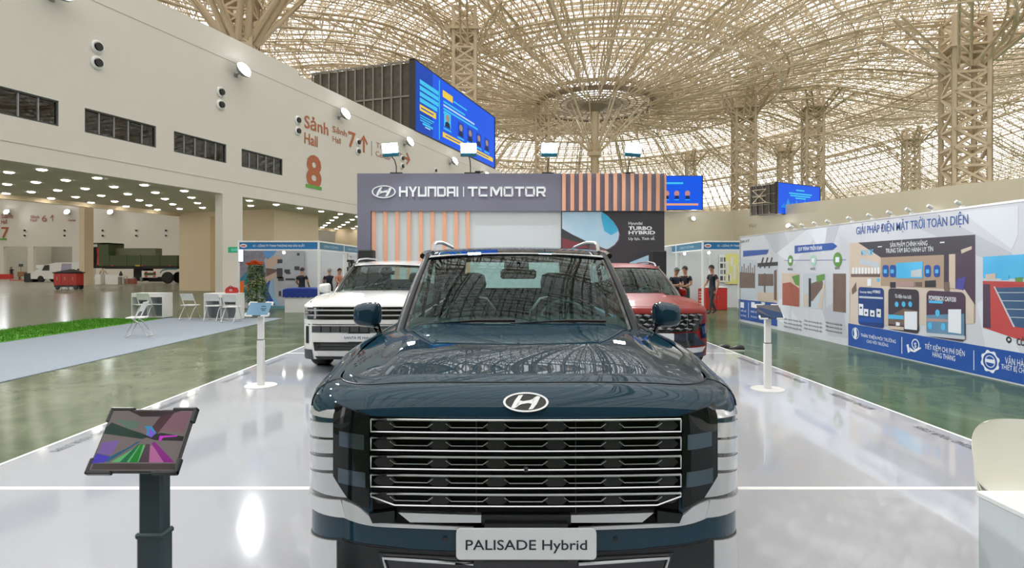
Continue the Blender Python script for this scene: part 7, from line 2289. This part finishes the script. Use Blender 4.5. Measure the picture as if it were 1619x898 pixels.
bc = thing('counter_table', 'white counter with a blue cloth top in front of the person in a black shirt', 'counter', (xat(480, 21.2), 21.2, 0))
b = MB(); b.box(-.60, .60, -.25, .25, 0, .62); b.build('body', M['white'], bc)
b = MB(); n_ = 20
g = []
for i in range(n_+1):
    x = -.66+1.32*i/n_; e = abs(i/n_*2-1); zt_ = .90-.06*e**6
    g.append([(x, -.30, .56+.012*math.sin(i*2.1)), (x, -.295, zt_-.03), (x, -.26, zt_), (x, .26, zt_), (x, .295, zt_-.03), (x, .30, .56)])
b.grid(g); b.raw(g[0], [tuple(range(6))]); b.raw(g[-1], [tuple(range(6))]); b.build('cloth', mat('royal_blue_cloth', (.008, .035, .27), .7), bc, smooth=True)
wc = thing('side_table', 'low white round-edged table beside the white post, partly behind the white car', 'table', (xat(530, 21.6), 21.6, 0))
b = MB(); b.lathe([(.0, .70), (.42, .70), (.43, .715), (.42, .73), (0, .73)], 24); b.build('tabletop', M['white'], wc); b = MB(); b.tube([(0, 0, 0), (0, 0, .70)], .04, 10); b.lathe([(.25, 0), (.25, .02), (0, .03)], 20); b.build('pedestal', M['white'], wc)

# ================================================================== FAR HALL: cart, van, trailer, counters
ct = thing('tool_cart', 'red wheeled cart with a black top standing before the tan pillar', 'cart', (xat(109, 43), 43, 0), R(4))
b = MB(); b.box(-.82, .82, -.4, .4, .32, 1.22, .02); b.build('body', M['red'], ct)
b = MB(); b.box(-.88, .88, -.45, .45, 1.22, 1.30); b.raw([(-.8, -.4, 1.3), (.8, -.4, 1.3), (.8, .4, 1.3), (-.8, .4, 1.3), (.1, 0, 1.52), (.35, 0, 1.52)], [(0, 1, 5, 4), (1, 2, 5), (2, 3, 4, 5), (3, 0, 4)]); b.build('cover', M['blackmatte'], ct)
for k, x in enumerate((-.55, 0, .55)):
    b = MB(); b.box(x-.25, x+.25, -.42, -.4, .40, 1.16); d_ = b.build('door', M['red'], ct)
    b = MB(); b.box(x-.03, x+.03, -.45, -.42, .70, .95); b.build('handle', mat('brass_handle', (.5, .3, .08), .4, metal=.6) if k == 0 else bpy.data.materials['brass_handle'], d_)
for x in (-.6, -.15, .35, .7):
    for y in (-.3, .3):
        b = MB(); b.lathe([(.06, -.05), (.15, -.04), (.15, .04), (.06, .05)], 16); b.xform(Matrix.Translation((x, y, .15)) @ Matrix.Rotation(R(90), 4, 'X')); b.build('wheel', M['whiteplastic'] if abs(x) < .5 else M['black'], ct, smooth=True)
b = MB(); b.box(-.82, .82, -.35, .35, .2, .32); b.build('chassis', M['black'], ct)

VW = mat('van_white', (.72, .74, .74), .4)
vn = thing('van', 'white van with pale purple doors parked in front of the far dock opening', 'van', (xat(101, 66), 66, 0))
prof = [(-3.0, .35), (3.0, .35), (3.0, 2.1), (2.4, 2.25), (-.2, 2.2), (-1.6, 1.9), (-2.7, 1.15), (-3.05, .95)]
Mx = Matrix(((1, 0, 0, 0), (0, 0, 1, 0), (0, 1, 0, 0), (0, 0, 0, 1)))
b = MB(); b.prism(prof, -.95, .95); b.xform(Mx); b.build('body', VW, vn)
b = MB(); b.prism([(-1.75, 1.3), (-.9, 1.3), (-.9, 1.95), (-1.45, 1.9)], -.97, .97); b.prism([(-2.6, 1.22), (-1.9, 1.35), (-1.7, 1.85), (-1.85, 1.8)], -.8, .8); b.xform(Mx); b.build('window', TINTG, vn)
b = MB(); b.prism([(.3, .45), (1.6, .45), (1.6, 2.1), (.5, 2.1)], -.97, -.95); b.xform(Mx); b.build('door', mat('pale_purple', (.34, .33, .46), .5), vn)
for x in (-1.9, 1.9):
    for y in (-.85, .85):
        b = MB(); b.lathe([(.2, -.12), (.36, -.1), (.36, .1), (.2, .12), (0, .1)], 18); b.xform(Matrix.Translation((x, y, .36)) @ Matrix.Rotation(R(90), 4, 'X')); b.build('wheel', TYRE, vn, smooth=True)
b = MB(); b.box(-4.2, -3.2, -.5, .5, .2, 1.2, .05); tag(b.build('black_crate', M['black'], loc=(xat(101, 66), 66, -.2)), 'black crate on the floor ahead of the white van', 'crate')
wp_ = thing('promo_column', 'white column stand with a flat white top left of the black crate', 'stand', (xat(66.5, 68), 68, 0))
b = MB(); b.box(-.2, .2, -.2, .2, 0, 1.55); b.build('post', M['white'], wp_); b = MB(); b.box(-.45, .45, -.3, .3, 1.55, 1.95); b.build('top_box', M['white'], wp_)
b = MB(); b.box(-4.0, -.6, -.06, .06, 0, .12); tag(b.build('barrier', mat('orange_red', (.45, .10, .05), .5), loc=(xat(66.5, 72), 72, 0)), 'low orange-red barrier along the floor of the far hall', 'barrier')
b = MB(); b.box(-.45, .45, -.2, .2, .5, 1.1); b.box(-.4, -.3, -.1, .1, 0, .5); b.box(.3, .4, -.1, .1, 0, .5); tag(b.build('wooden_bench', mat('bench_brown', (.28, .13, .06), .6), loc=(xat(35, 74), 74, 0)), 'small brown wooden box on legs in front of the far hall pier', 'box')
b = MB(); b.box(-.3, .3, -.03, .03, 1.75, 2.15); b.tube([(0, 0, 0), (0, 0, 1.8)], .03, 6); tag(b.build('notice_board', M['darkgrey'], loc=(xat(33, 80), 80, 0)), 'small dark notice board standing before the first dock opening', 'sign')
b = MB(); b.box(-.9, .9, -.3, .3, 0, .7); tag(b.build('red_counter', M['red'], loc=(xat(9, 82.5), 82.5, 0)), 'low red counter in front of the distant people', 'counter')

ARMY = mat('army_green', (.060, .085, .035), .6); ARMY2 = mat('pale_army_green', (.17, .17, .12), .6)
TY = 60.0
tr_ = thing('trailer_truck', 'long army green flatbed trailer with striped bumper board behind the passage', 'trailer', (xat(220, TY), TY, 0))
def X(px): return xat(px, TY)-xat(220, TY)
def Z(py): return at(0, py, TY).z
def tb2(nm, a, c, t, bt, m_, y0=-1.2, y1=1.2, par=None): b = MB(); b.box(X(a), X(c), y0, y1, Z(bt), Z(t)); return b.build(nm, m_, par or tr_)
tb2('headboard', 169, 184, 385, 421, ARMY); tb2('roof_lip', 156, 184, 384.6, 387, ARMY)
tb2('side_board', 184, 290, 404, 420.5, ARMY); tb2('inner_board', 184, 248, 392.5, 404, ARMY2, -.2, .9)
for px in (184, 211, 233, 262): tb2('board_post', px, px+1.6, 403, 420.5, ARMY, -1.24, -1.2)
tb2('chassis_beam', 178, 290, 420.5, 425, M['blackmatte']); tb2('cab_back', 150, 172, 391, 424, M['blackmatte'], -.9, .9)
for px in (153, 164): 
    b = MB(); b.tube([(X(px+3), -1.0, Z(419)), (X(px+3), -1.0, Z(392.5))], .17, 12); b.build('red_cylinder', M['red'], tr_, smooth=True)
tb2('white_panel', 152, 166, 386.5, 390, M['white'], -1.1, .5)
tb2('landing_leg', 219, 235, 425, 444, M['blackmatte'], -.8, .8)
for px in (220, 231): tb2('leg_foot', px, px+3, 438, 445, M['grey'], -1.0, -.7)
bd = tb2('bumper_board', 236, 260, 428, 438.5, M['white'], -1.25, -1.2); tb2('bumper_stripe', 240, 258, 431, 435, ARMY, -1.27, -1.25, bd)
for px in (241, 254):
    for py in (430, 436.5): tb2('reflector', px, px+4, py-1, py+1, M['red'], -1.28, -1.25, bd)
for px in (274, 300):
    for sy in (-1, 1):
        b = MB(); b.lathe([(.34, -.17), (.55, -.15), (.60, -.05), (.60, .05), (.55, .15), (.34, .17)], 24); mt_ = Matrix.Translation((X(px), sy*1.0, .60)) @ Matrix.Rotation(R(90), 4, 'X'); b.xform(mt_); w_ = b.build('wheel', TYRE, tr_, smooth=True)
        b = MB(); b.lathe([(.34, -.12), (.34, .12), (.18, .08), (.14, .14), (0, .14)], 18); b.xform(mt_); b.build('rim', M['alu'], w_)
b = MB(); b.tube([(X(264), -1.2, Z(431)), (X(268), -1.2, Z(427)), (X(276), -1.2, Z(425.5)), (X(290), -1.2, Z(425.5))], .06, 6); b.build('mudguard', mat('teal_guard', (.05, .20, .22), .5), tr_)
tb2('rear_box', 243, 262, 438, 445, M['blackmatte'], -.9, .9)
for px, m_ in ((226, mat('amber_marker', (.6, .4, .05), .5)), (189, M['red']), (236, M['red']), (278, M['red'])): tb2('marker', px, px+7 if px == 226 else px+3, 419, 421, m_, -1.27, -1.2)

for k, (a, c, t, lab) in enumerate(((150, 159, 434, 'white counter box left of the cream-shirted distant person'), (166, 188, 434.5, 'long white counter right of the cream-shirted distant person'))):
    b = MB(); b.box(0, xat(c, 56)-xat(a, 56), 0, .8, 0, at(0, t, 56).z, .01); tag(b.build('white_counter', M['white'], loc=(xat(a, 56), 56, 0)), lab, 'counter', 'white counters under the trailer')
r = thing('white_stool_table', 'small white table with a dark object on top beside the long white counter', 'table', (xat(194, 56), 56, 0))
b = MB(); b.box(-.33, .33, -.25, .25, .74, .84); b.build('tabletop', M['white'], r)
for sx in (-.28, .28):
    for sy in (-.2, .2): b = MB(); b.box(sx-.03, sx+.03, sy-.03, sy+.03, 0, .74); b.build('leg', M['grey'], r)
b = MB(); b.lathe([(.14, 0), (.17, .1), (.10, .3), (.04, .45), (0, .46)], 12); tag(b.build('dark_pot', M['black'], loc=(xat(191, 56), 56, .84)), 'dark pot on the small white table', 'pot')
b = MB(); b.box(-.5, .5, -.3, .3, 0, .5); tag(b.build('red_crate', mat('faded_red', (.4, .14, .10), .6), loc=(xat(206, 58), 58, 0)), 'faded red crate on the floor under the trailer', 'crate')
